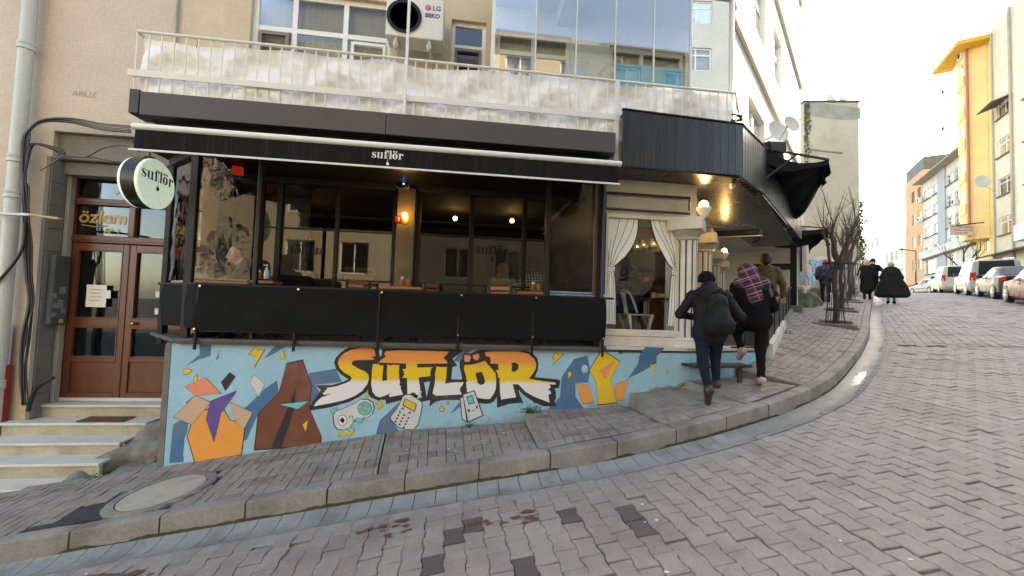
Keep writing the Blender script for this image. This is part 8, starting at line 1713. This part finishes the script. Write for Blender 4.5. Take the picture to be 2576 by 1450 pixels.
def person(label, loc, yaw, J, cols, H=1.72, res=.02, bulk=1.0, extra=(), wr=.006, head=True, face=False, k=.035):
    """J: joints in local metres (x right, y forward, z up) for a 1.72 m body; cols: (top, legs, shoes, head)"""
    s = H / 1.72; c, sn = math.cos(yaw - PI / 2), math.sin(yaw - PI / 2); loc = np.array(loc)
    T = lambda p: loc + np.array([p[0] * c - p[1] * sn, p[0] * sn + p[1] * c, p[2]]) * s
    D = dict(pel=(0, 0, .93), che=(0, 0, 1.30), nec=(0, .0, 1.47), hea=(0, .02, 1.61), lsh=(-.18, 0, 1.40), rsh=(.18, 0, 1.40), lel=(-.26, -.03, 1.13), rel=(.26, -.03, 1.13), lwr=(-.25, .1, .90), rwr=(.25, .1, .90), lhi=(-.095, 0, .90), rhi=(.095, 0, .90), lkn=(-.1, .03, .49), rkn=(.1, .03, .49), lan=(-.1, 0, .09), ran=(.1, 0, .09), lto=(-.11, .16, .04), rto=(.11, .16, .04)); D.update(J)
    q = {a: T(p) for a, p in D.items() if a not in ('look', 'nod')}; fw = np.array([-sn, c, 0]); B = bulk; fl = (fw, .68); P = []
    P += [(q['pel'] + [0, 0, .02], q['che'], .165 * B * s, .185 * B * s, 0, fl), (q['che'], (q['lsh'] + q['rsh']) / 2, .18 * B * s, .12 * B * s, 0, fl), (q['lsh'], q['rsh'], .075 * B * s, .075 * B * s, 0), (q['nec'] - [0, 0, .07], q['nec'], .07 * s, .058 * s, 0)]
    for a in 'lr':
        P += [(q[a + 'sh'], q[a + 'el'], .072 * B * s, .056 * B * s, 0), (q[a + 'el'], q[a + 'wr'], .056 * B * s, .042 * B * s, 0)]
        P += [(q[a + 'hi'], q[a + 'kn'], .098 * s, .068 * s, 1), (q[a + 'kn'], q[a + 'an'], .066 * s, .046 * s, 1), (q[a + 'an'], q[a + 'to'], .05 * s, .042 * s, 2), (q[a + 'an'], q[a + 'an'] + (q[a + 'an'] - q[a + 'to']) * .3 + [0, 0, -.03], .047 * s, .043 * s, 2)]
    P += [(q['lhi'], q['rhi'], .125 * s, .125 * s, 1)]
    if head:
        hd = D.get('look', yaw); hf = np.array([math.cos(hd), math.sin(hd), D.get('nod', 0)]); h = q['hea']
        P += [(q['nec'] - [0, 0, .02], h - [0, 0, .05], .055 * s, .058 * s, 3), (h + [0, 0, .03], h + [0, 0, .02] - hf * .02, .098 * s, .092 * s, 3), (h + hf * .03 - [0, 0, .03], h + hf * .045 - [0, 0, .075], .075 * s, .055 * s, 3), (h + hf * .1 + [0, 0, .005], h + hf * .115 - [0, 0, .03], .012 * s, .017 * s, 3)]
        sd = np.cross(hf, [0, 0, 1]); 
        for g in (-1, 1): P.append((h + sd * g * .085 + [0, 0, .01], h + sd * g * .09 - [0, 0, .025], .018 * s, .013 * s, 3))
    P += [(T(a), T(b_), ra * s, rb * s, mi) + ((fl,) if f_ else ()) for a, b_, ra, rb, mi, f_ in extra]
    t = thing('person', label, 'person', tuple(loc))
    skin('body', P, list(cols), t, res=res, k=k, wrinkle=wr, wsc=52, seed=len(label))
    if face and head:
        for g in (-1, 1):
            e = h + hf * .088 + sd * g * .034 + np.array([0, 0, .018]); b = MB(); b.ball(tuple(e), .011, 8, 6); b.build('eye', mat('eye_dark', (.02, .015, .012), .2, bump=0), t, smooth=True)
            b = MB(); b.tube([tuple(e + np.array([0, 0, .02]) - sd * .018), tuple(e + np.array([0, 0, .024])), tuple(e + np.array([0, 0, .02]) + sd * .018)], .005, 5); b.build('brow', m_hair, t)
        b = MB(); e = h + hf * .098 - np.array([0, 0, .062]); b.tube([tuple(e - sd * .022), tuple(e + hf * .004), tuple(e + sd * .022)], .006, 5); b.build('mouth', mat('lip', (.3, .1, .08), .5, bump=0), t)
    return t, q, T, s
def piece(name, parent, prims, T, s, m_, res=.014, k=.025, wr=.004, wsc=50, cut=None): return skin(name, [(T(a), T(b_), ra * s, rb * s, 0) for a, b_, ra, rb in prims], m_, parent, res=res, k=k, wrinkle=wr, wsc=wsc, seed=len(name), cut=cut)
m_aub = mat('aubergine_nylon', (.013, .0085, .0105), .75, var=.25, scale=6, bump=.5, bscale=45, spec=.2); m_jean = mat('dark_denim', (.011, .016, .028), .9, spec=.15, var=.3, scale=3, bump=.2, bscale=200); m_bshoe = mat('brown_leather', (.045, .022, .016), .5, var=.2); m_blk = mat('black_wool', (.007, .007, .008), .95, spec=.1); m_blk2 = mat('black_trousers', (.008, .0075, .008), .9, bump=.1, spec=.15); m_pack = mat('charcoal_pack', (.012, .013, .013), .75, var=.25, scale=6, bump=.3, bscale=90, spec=.2)
# man with the backpack, stepping up
lA = np.array(at(1783, 995, 5.12)); lA[2] = .44
tA_, qA, TA, sA = person('man in a hooded jacket, jeans and black cap climbing the pavement step', lA, R(66), dict(pel=(0, .0, .95), che=(-.0, .07, 1.30), nec=(-.01, .13, 1.45), hea=(-.02, .17, 1.585), lsh=(-.2, .09, 1.39), rsh=(.2, .07, 1.39), lel=(-.37, .0, 1.14), lwr=(-.14, .26, 1.10), rel=(.36, -.03, 1.13), rwr=(.18, .26, 1.07), lkn=(-.08, -.02, .52), lan=(-.05, -.30, .20), lto=(-.05, -.24, .045), rkn=(.1, .17, .58), ran=(.1, .05, .24), rto=(.1, .22, .19), look=R(95)), (m_aub, m_jean, m_bshoe, m_sk), H=1.68, res=.013, bulk=1.03, wr=.008,
    extra=[((0, -.0, .93), (0, .05, 1.22), .2, .19, 0, 1), ((-.1, .03, 1.43), (.1, .03, 1.43), .085, .085, 0, 0), ((0, .0, 1.40), (0, .06, 1.5), .12, .1, 0, 0)])
piece('cap', tA_, [((-.02, .15, 1.625), (-.02, .17, 1.64), .112, .108)], TA, sA, m_blk, cut=lambda G: (TA((0, 0, 1.575))[2] - G[..., 2]))
bp = thing('backpack', 'dark rounded backpack on the back of the man climbing the step', 'backpack', tuple(TA((.07, -.15, 1.0))))
piece('bag', bp, [((.07, -.16, 1.06), (.07, -.11, 1.30), .15, .13), ((.02, -.17, 1.02), (.14, -.17, 1.02), .13, .13), ((.07, -.25, 1.03), (.07, -.23, 1.15), .095, .085)], TA, sA, m_pack, k=.05, wr=.004)
b = MB(); 
for sx_ in (-.1, .2): b.tube([tuple(TA((sx_, -.04, 1.36))), tuple(TA((sx_ * 1.1, .08, 1.475))), tuple(TA((sx_ * 1.2, .2, 1.36)))], .018, 6)
b.build('strap', m_pack, bp)
b = MB(); b.tube([tuple(TA((.07 + .125 * math.cos(a), -.30 - .01 * math.sin(a), 1.12 + .2 * math.sin(a)))) for a in np.linspace(R(10), R(170), 12)], .006, 5); b.tube([tuple(TA((.0, -.2, 1.42))), tuple(TA((.07, -.25, 1.46))), tuple(TA((.14, -.2, 1.42)))], .01, 5); b.build('zip', m_blk2, bp)
# woman in the tartan scarf
lB = np.array([4.02, 5.1, .605])
tB_, qB, TB, sB = person('woman in black with a tartan scarf over her head stepping up', lB, R(70), dict(pel=(0, 0, .95), che=(-.02, .1, 1.30), nec=(-.03, .15, 1.44), hea=(-.04, .19, 1.57), lsh=(-.2, .12, 1.38), rsh=(.18, .1, 1.38), lel=(-.28, .12, 1.12), lwr=(-.2, .32, 1.0), rel=(.27, .08, 1.1), rwr=(.22, .3, .98), rkn=(.09, .04, .5), ran=(.085, -.01, .09), rto=(.1, .15, .04), lkn=(-.13, .33, .72), lan=(-.13, .08, .46), lto=(-.13, .21, .35), look=R(70)), (m_blk, m_blk2, mat('pink_trainer', (.42, .3, .28), .6, var=.15), m_sk), H=1.7, res=.015, bulk=1.08, wr=.006,
    extra=[((-.05, -.02, .9), (.06, -.02, .93), .16, .16, 0, 1), ((0, 0, .95), (0, .07, 1.2), .19, .2, 0, 1)])
def tartan():
    mt = mat('tartan', (.018, .016, .035), .9, var=.1, bump=.4, bscale=300); n = mt.node_tree.nodes; L = mt.node_tree.links; b = n['Principled BSDF']; src = b.inputs['Base Color'].links[0].from_socket
    tc = n.new('ShaderNodeTexCoord'); mp = n.new('ShaderNodeMapping'); mp.inputs['Rotation'].default_value = (.2, .3, .5); L.new(tc.outputs['Object'], mp.inputs[0]); sp_ = n.new('ShaderNodeSeparateXYZ'); L.new(mp.outputs[0], sp_.inputs[0])
    def band(sock, per, ph, wd):
        a = n.new('ShaderNodeMath'); a.operation = 'MULTIPLY_ADD'; a.inputs[1].default_value = 1 / per; a.inputs[2].default_value = ph; L.new(sock, a.inputs[0]); f = n.new('ShaderNodeMath'); f.operation = 'FRACT'; L.new(a.outputs[0], f.inputs[0]); g = n.new('ShaderNodeMath'); g.operation = 'LESS_THAN'; g.inputs[1].default_value = wd; L.new(f.outputs[0], g.inputs[0]); return g.outputs[0]
    for sock, per, ph, wd, col in ((sp_.outputs[0], .12, .3, .1, (.36, .035, .02)), (sp_.outputs[2], .125, .1, .1, (.4, .07, .02)), (sp_.outputs[2], .115, .6, .05, (.5, .4, .5)), (sp_.outputs[0], .11, .75, .05, (.3, .1, .25))):
        mx = n.new('ShaderNodeMix'); mx.data_type = 'RGBA'; mx.inputs[7].default_value = (*col, 1); L.new(src, mx.inputs[6]); L.new(band(sock, per, ph, wd), mx.inputs[0]); src = mx.outputs[2]
    L.new(src, b.inputs['Base Color']); return mt
m_tart = tartan()
piece('scarf', tB_, [((-.04, .17, 1.61), (-.04, .2, 1.62), .125, .12), ((-.04, .10, 1.5), (-.04, .14, 1.56), .13, .13), ((-.17, .08, 1.42), (.11, .06, 1.43), .09, .1), ((-.06, .02, 1.42), (-.04, -.075, 1.18), .085, .06), ((.0, .02, 1.42), (.03, -.07, 1.22), .07, .055)], TB, sB, m_tart, res=.013, k=.04, wr=.012, wsc=38)
piece('hair', tB_, [((.17, .06, 1.44), (.22, .04, 1.26), .05, .03)], TB, sB, mat('brown_hair', (.12, .05, .03), .6, var=.3, scale=30), k=.02, wr=.008, wsc=80)
for sgn, (a, c_) in enumerate(((qB['ran'], qB['rto']),)):
    d = c_ - a; b = MB(); n_s = np.array([0, 0, -.045]) if sgn == 0 else np.cross(np.cross(d, [0, 0, 1]), d) * -1.2; b.bar(a - d * .35 + n_s, c_ + d * .2 + n_s, .085, .022, .008); b.build('sole', mat('cream_sole', (.55, .38, .2), .6, bump=0), tB_)
# man in the brown jacket on the terrace
lC = np.array(at(1926, 800, 8.3)); lC[2] = 1.06
tC_, qC, TC, sC = person('man with short dark hair in an olive brown jacket on the street terrace', lC, R(58), dict(rel=(.29, -.02, 1.13), rwr=(.31, .1, .9), hea=(0, .03, 1.615), look=R(75)), (mat('olive_jacket', (.09, .055, .02), .75, var=.2, scale=5, bump=.2), m_jean, m_blk2, m_sk), H=1.76, res=.018, bulk=1.1, wr=.008, extra=[((-.07, .0, 1.46), (.07, 0, 1.46), .06, .06, 0, 0)])
piece('hair', tC_, [((0, -.0, 1.655), (0, .03, 1.665), .112, .1), ((0, -.04, 1.6), (0, -.03, 1.64), .085, .09)], TC, sC, m_hair, wr=.004)
hand(tC_, TC((.315, .13, .87)), TC((.33, .2, .72)) - TC((.315, .13, .87)), 1.0, (.5, .8, .2), 1.15)
# pedestrians up the street
def on_pave(px, py, Z): p = np.array(at(px, py, Z)); p[2] = pav_z(p[0], p[1]); return p
lD = on_pave(2077, 755, 15.6)
m_navy = mat('navy_parka', (.02, .026, .06), .7, var=.2, scale=5, bump=.2); m_maroon = mat('maroon_sleeve', (.12, .012, .022), .8)
tD_, qD, TD, sD = person('person with a red hood and navy body warmer walking up the pavement', lD, R(47), dict(che=(0, .03, 1.3), nec=(0, .06, 1.46), hea=(0, .08, 1.6), rkn=(.1, .1, .5), lkn=(-.1, -.02, .5), lan=(-.1, -.18, .12), lto=(-.1, -.04, .05), lel=(-.3, .0, 1.12), lwr=(-.26, .16, .98), rel=(.3, 0, 1.12), rwr=(.28, .16, .95)), (m_navy, m_blk2, m_blk2, m_sk), H=1.68, res=.025, bulk=1.25, wr=.01, extra=[((0, 0, .86), (0, .02, 1.2), .2, .2, 0, 1)])
piece('hood', tD_, [((0, .04, 1.6), (0, .07, 1.66), .13, .09), ((0, .05, 1.68), (0, .03, 1.74), .07, .02)], TD, sD, mat('red_hood', (.3, .012, .012), .8), res=.02)
for g in (-1, 1): piece('sleeve', tD_, [((.22 * g, 0, 1.38), (.3 * g, 0, 1.12), .085, .07), ((.3 * g, 0, 1.12), (.27 * g, .16, .97), .07, .05)], TD, sD, m_maroon, res=.02)
bp2 = thing('backpack', 'dark backpack with straps worn by the person with the red hood', 'backpack', tuple(TD((0, -.2, 1.0)))); piece('bag', bp2, [((0, -.17, 1.1), (0, -.15, 1.3), .13, .12), ((-.06, -.18, 1.08), (.06, -.18, 1.08), .11, .11)], TD, sD, m_navy, res=.02, k=.04); b = MB(); b.tube([tuple(TD((-.12, -.28, 1.3))), tuple(TD((.1, -.3, 1.12))), tuple(TD((.12, -.28, 1.3)))], .012, 5); b.build('strap', m_blk, bp2)
lE = on_pave(2181, 758, 16.6)
tE_, qE, TE, sE = person('woman in a long dark coat and cream hat walking up the pavement', lE, R(47), dict(rkn=(.09, .08, .5), lan=(-.09, -.12, .1), lto=(-.09, .03, .05), rel=(.29, .02, 1.12), rwr=(.24, .15, .95), lel=(-.28, 0, 1.12), lwr=(-.22, .14, 1.0)), (mat('charcoal_coat', (.011, .01, .011), .9, spec=.15, var=.2, bump=.2), m_blk2, m_blk2, m_sk), H=1.62, res=.025, bulk=1.2, extra=[((0, 0, .5), (0, .02, 1.1), .25, .2, 0, 1), ((-.1, -.04, 1.44), (.1, -.04, 1.44), .09, .09, 0, 0)])
piece('hat', tE_, [((0, .02, 1.66), (0, .02, 1.7), .108, .1)], TE, sE, mat('cream_knit', (.45, .36, .24), .9, bump=.5), res=.018)
tt = thing('tote_bag', 'beige cloth tote bag hanging from the shoulder of the woman in the long coat', 'bag', tuple(TE((-.3, -.1, .8)))); b = MB(); b.grid(lambda u, v: tuple(TE((-.3 - .05 * math.sin(PI * v), -.22 + .38 * u, .62 + .36 * v - .05 * (1 - v) * abs(u - .5)))), 8, 8); b.grid(lambda u, v: tuple(TE((-.3 + .05 * math.sin(PI * v), -.22 + .38 * u, .62 + .36 * v - .05 * (1 - v) * abs(u - .5)))), 8, 8); b.build('bag', mat('canvas_tote', (.42, .31, .17), .9, var=.1), tt, smooth=True)
b = MB(); b.tube([tuple(TE((-.29, -.12, .97))), tuple(TE((-.2, -.05, 1.46))), tuple(TE((-.27, .08, .97)))], .018, 5); b.build('strap', mat('canvas_tote', (.42, .31, .17), .9), tt)
lF = on_pave(2196, 751, 18.6)
tF_, qF, TF, sF = person('person with a dark cap half hidden behind the woman in the long coat', lF, R(45), dict(rel=(.36, .0, 1.18), rwr=(.5, .12, 1.2)), (m_blk, m_blk2, m_blk2, m_sk), H=1.7, res=.03, bulk=1.2, extra=[((0, 0, .6), (0, .02, 1.1), .22, .19, 0, 1)])
piece('cap', tF_, [((0, .02, 1.66), (0, .02, 1.7), .112, .1), ((0, .1, 1.66), (0, .19, 1.65), .05, .03)], TF, sF, m_blk, res=.02)
lG = np.array(at(2242, 763, 16.3)); lG[2] = float(zr(lG[0], lG[1]))
m_puff = mat('black_puffer', (.009, .0085, .0095), .7, var=.2, scale=4, bump=.1, spec=.2)
tG_, qG, TG, sG = person('woman in a long black quilted puffer coat and jeans walking up the road', lG, R(44), dict(rkn=(.1, .06, .48), ran=(.09, .02, .1), lkn=(-.1, .0, .48), lan=(-.1, -.05, .09), lto=(-.11, .1, .04), lel=(-.3, .0, 1.13), lwr=(-.3, .16, .95), rel=(.32, .0, 1.12), rwr=(.32, .14, .92)), (m_puff, mat('blue_denim', (.07, .12, .2), .85, var=.2), m_blk2, m_sk), H=1.68, res=.022, bulk=1.3, wr=.0, head=True)
pr = []
for i in range(11): z = .42 + i * .098; w_ = .17 + .21 * max(0, 1 - i / 7) ** 1.1 + .05 * math.sin(i * .45); pr.append(((-w_ + .02, .0, z), (w_ + .05 * max(0, 1 - i / 6), 0, z), .16 - .004 * i, .16 - .004 * i))
piece('coat', tG_, pr, TG, sG, m_puff, res=.02, k=.022, wr=.006); piece('hood', tG_, [((-.1, -.02, 1.46), (.1, -.02, 1.46), .11, .11)], TG, sG, m_puff, res=.02, wr=.01)
piece('hair', tG_, [((0, .0, 1.65), (0, .03, 1.68), .108, .1)], TG, sG, mat('grey_hair', (.3, .28, .26), .8, var=.2), res=.018)
lH = np.array(at(2295, 729, 44)); lH[2] = float(zr(lH[0], lH[1]))
person('small dark figure striding across the top of the street by the red scooter', lH, R(-30), dict(che=(0, .2, 1.2), nec=(0, .32, 1.34), hea=(0, .38, 1.46), lsh=(-.18, .28, 1.3), rsh=(.18, .28, 1.3), lel=(-.24, .45, 1.1), lwr=(-.2, .62, 1.05), rel=(.24, .45, 1.1), rwr=(.2, .62, 1.05), lkn=(-.1, .2, .5), lan=(-.1, .35, .09), lto=(-.1, .5, .05), rkn=(.1, -.2, .5), ran=(.1, -.5, .15), rto=(.1, -.38, .04)), (m_navy, m_jean, m_blk2, m_sk), res=.035, bulk=1.1)
# seated guests
SEAT = dict(pel=(0, 0, .52), che=(0, .03, .88), nec=(0, .07, 1.04), hea=(0, .11, 1.18), lsh=(-.18, .05, .98), rsh=(.18, .05, .98), lhi=(-.1, .02, .5), rhi=(.1, .02, .5), lkn=(-.12, .42, .52), rkn=(.12, .42, .52), lan=(-.12, .4, .09), ran=(.12, .4, .09), lto=(-.12, .55, .05), rto=(.12, .55, .05), lel=(-.26, .12, .74), rel=(.26, .12, .74), lwr=(-.16, .36, .74), rwr=(.16, .36, .74))
xI, _, zI_ = W(602, 640, 5.95); J = dict(SEAT); J.update(rel=(.27, .2, .72), rwr=(.06, .26, .98), lel=(-.25, .2, .74), lwr=(-.06, .42, .74), hea=(0, .16, 1.17), nec=(0, .09, 1.04), look=R(215), nod=-.25)
tI, qI, TI, sI = person('young man with dark hair and a navy jacket eating behind the left film window', (xI + .14, 5.98, zI_ - 1.17), R(200), J, (m_navy, m_jean, m_blk2, m_sk), H=1.72, res=.016, face=True)
piece('hair', tI, [((0, .09, 1.225), (0, .13, 1.245), .105, .1), ((0, .06, 1.18), (0, .07, 1.22), .085, .09)], TI, sI, m_hair, wr=.008, wsc=70)
hand(tI, TI((.05, .27, .99)), TI((.0, .27, 1.1)) - TI((.05, .27, .99)), 1.2, (-.9, -.3, .2)); hand(tI, TI((-.05, .43, .74)), (-.9, -.4, .05), .5)
xJ, _, zJ = W(517, 655, 5.85); J = dict(SEAT); J.update(rel=(.3, .22, .8), rwr=(.2, .42, .92), look=R(15))
tJ, qJ, TJ, sJ = person('woman with long brown hair and a cream sweater behind the left film window', (xJ - .1, 5.82, zJ - 1.12), R(25), J, (mat('cream_sweater', (.45, .38, .28), .95, var=.1, bump=.5, bscale=120), m_jean, m_blk2, m_sk), H=1.66, res=.018)
piece('hair', tJ, [((0, .06, 1.22), (0, .1, 1.24), .108, .1), ((0, .02, 1.2), (-.02, -.04, .9), .11, .09), ((.1, .08, 1.2), (.12, .06, .95), .05, .04)], TJ, sJ, mat('chestnut_hair', (.1, .04, .02), .6, var=.3, scale=25, bump=.4), wr=.012, wsc=60)
hand(tJ, TJ((.2, .44, .93)), (.8, .35, .5), .4)
b = MB(); b.tube([tuple(TJ((.26, .3, .86))), tuple(TJ((.205, .42, .92)))], .052, 10); b.build('cuff', mat('black_white_cuff', (.2, .2, .2), .8, var=.9, scale=14, bump=0), tJ, smooth=True)
xK, _, zK = W(1266, 690, 7.1)
tK, qK, TK, sK = person('woman in a beige headscarf sitting with her back to the right café window', (xK, 7.15, zK - 1.08), R(85), SEAT, (mat('beige_wrap', (.33, .22, .12), .95, var=.1, bump=.3), m_blk2, m_blk2, m_sk), H=1.66, res=.018, bulk=1.1)
piece('headscarf', tK, [((0, .08, 1.2), (0, .1, 1.23), .118, .11), ((0, .03, 1.1), (0, -.02, .95), .12, .14), ((-.12, 0, .95), (.12, 0, .95), .1, .1)], TK, sK, mat('beige_wrap', (.33, .22, .12), .95), wr=.01)
xL2, _, zL2 = W(1346, 705, 7.1); J = dict(SEAT); J.update(hea=(-.1, .22, 1.1), nec=(-.05, .14, 1.0), lel=(-.34, .02, .72))
m_plaid = mat('checked_shirt', (.03, .03, .03), .9, var=.1, bump=.1)
def checks():
    mt = m_plaid; n = mt.node_tree.nodes; L = mt.node_tree.links; b = n['Principled BSDF']; tc = n.new('ShaderNodeTexCoord'); bk = n.new('ShaderNodeTexBrick'); bk.offset = 0; bk.inputs['Scale'].default_value = 1; bk.inputs['Brick Width'].default_value = .05; bk.inputs['Row Height'].default_value = .05; bk.inputs['Mortar Size'].default_value = .007; bk.inputs['Color1'].default_value = (.02, .02, .022, 1); bk.inputs['Color2'].default_value = (.03, .03, .03, 1); bk.inputs['Mortar'].default_value = (.55, .52, .45, 1)
    sp_ = n.new('ShaderNodeSeparateXYZ'); cb_ = n.new('ShaderNodeCombineXYZ'); L.new(tc.outputs['Object'], sp_.inputs[0]); L.new(sp_.outputs[0], cb_.inputs[0]); L.new(sp_.outputs[2], cb_.inputs[1]); L.new(cb_.outputs[0], bk.inputs['Vector']); L.new(bk.outputs['Color'], b.inputs['Base Color'])
checks()
tL, qL, TL, sL = person('person in a black and white checked shirt beside the headscarf woman', (xL2, 7.1, zL2 - .98), R(80), J, (m_plaid, m_jean, m_blk2, m_sk), H=1.74, res=.018, bulk=1.12)
piece('hair', tL, [((-.1, .17, 1.14), (-.1, .21, 1.16), .105, .1)], TL, sL, m_hair)
xM, _, zM = W(*Q4(315, 800), 6.75); J = dict(SEAT); J.update(rel=(.3, .12, .8), rwr=(.32, .2, 1.0), lel=(-.28, .12, .74))
tM, qM, TM, sM = person('person in a black coat and black bucket hat seated behind the painted curtains', (xM, 6.8, zM - 1.15), R(80), J, (m_blk, m_blk2, m_blk2, m_sk), H=1.72, res=.018, bulk=1.2, extra=[((0, 0, .5), (0, .02, .8), .2, .19, 0, 1)])
piece('bucket_hat', tM, [((0, .1, 1.22), (0, .1, 1.27), .112, .1), ((-.06, .1, 1.19), (.06, .1, 1.19), .12, .12)], TM, sM, m_blk, cut=lambda G: TM((0, 0, 1.14))[2] - G[..., 2])
hand(tM, TM((.33, .21, 1.02)), (.1, .2, 1), .8)
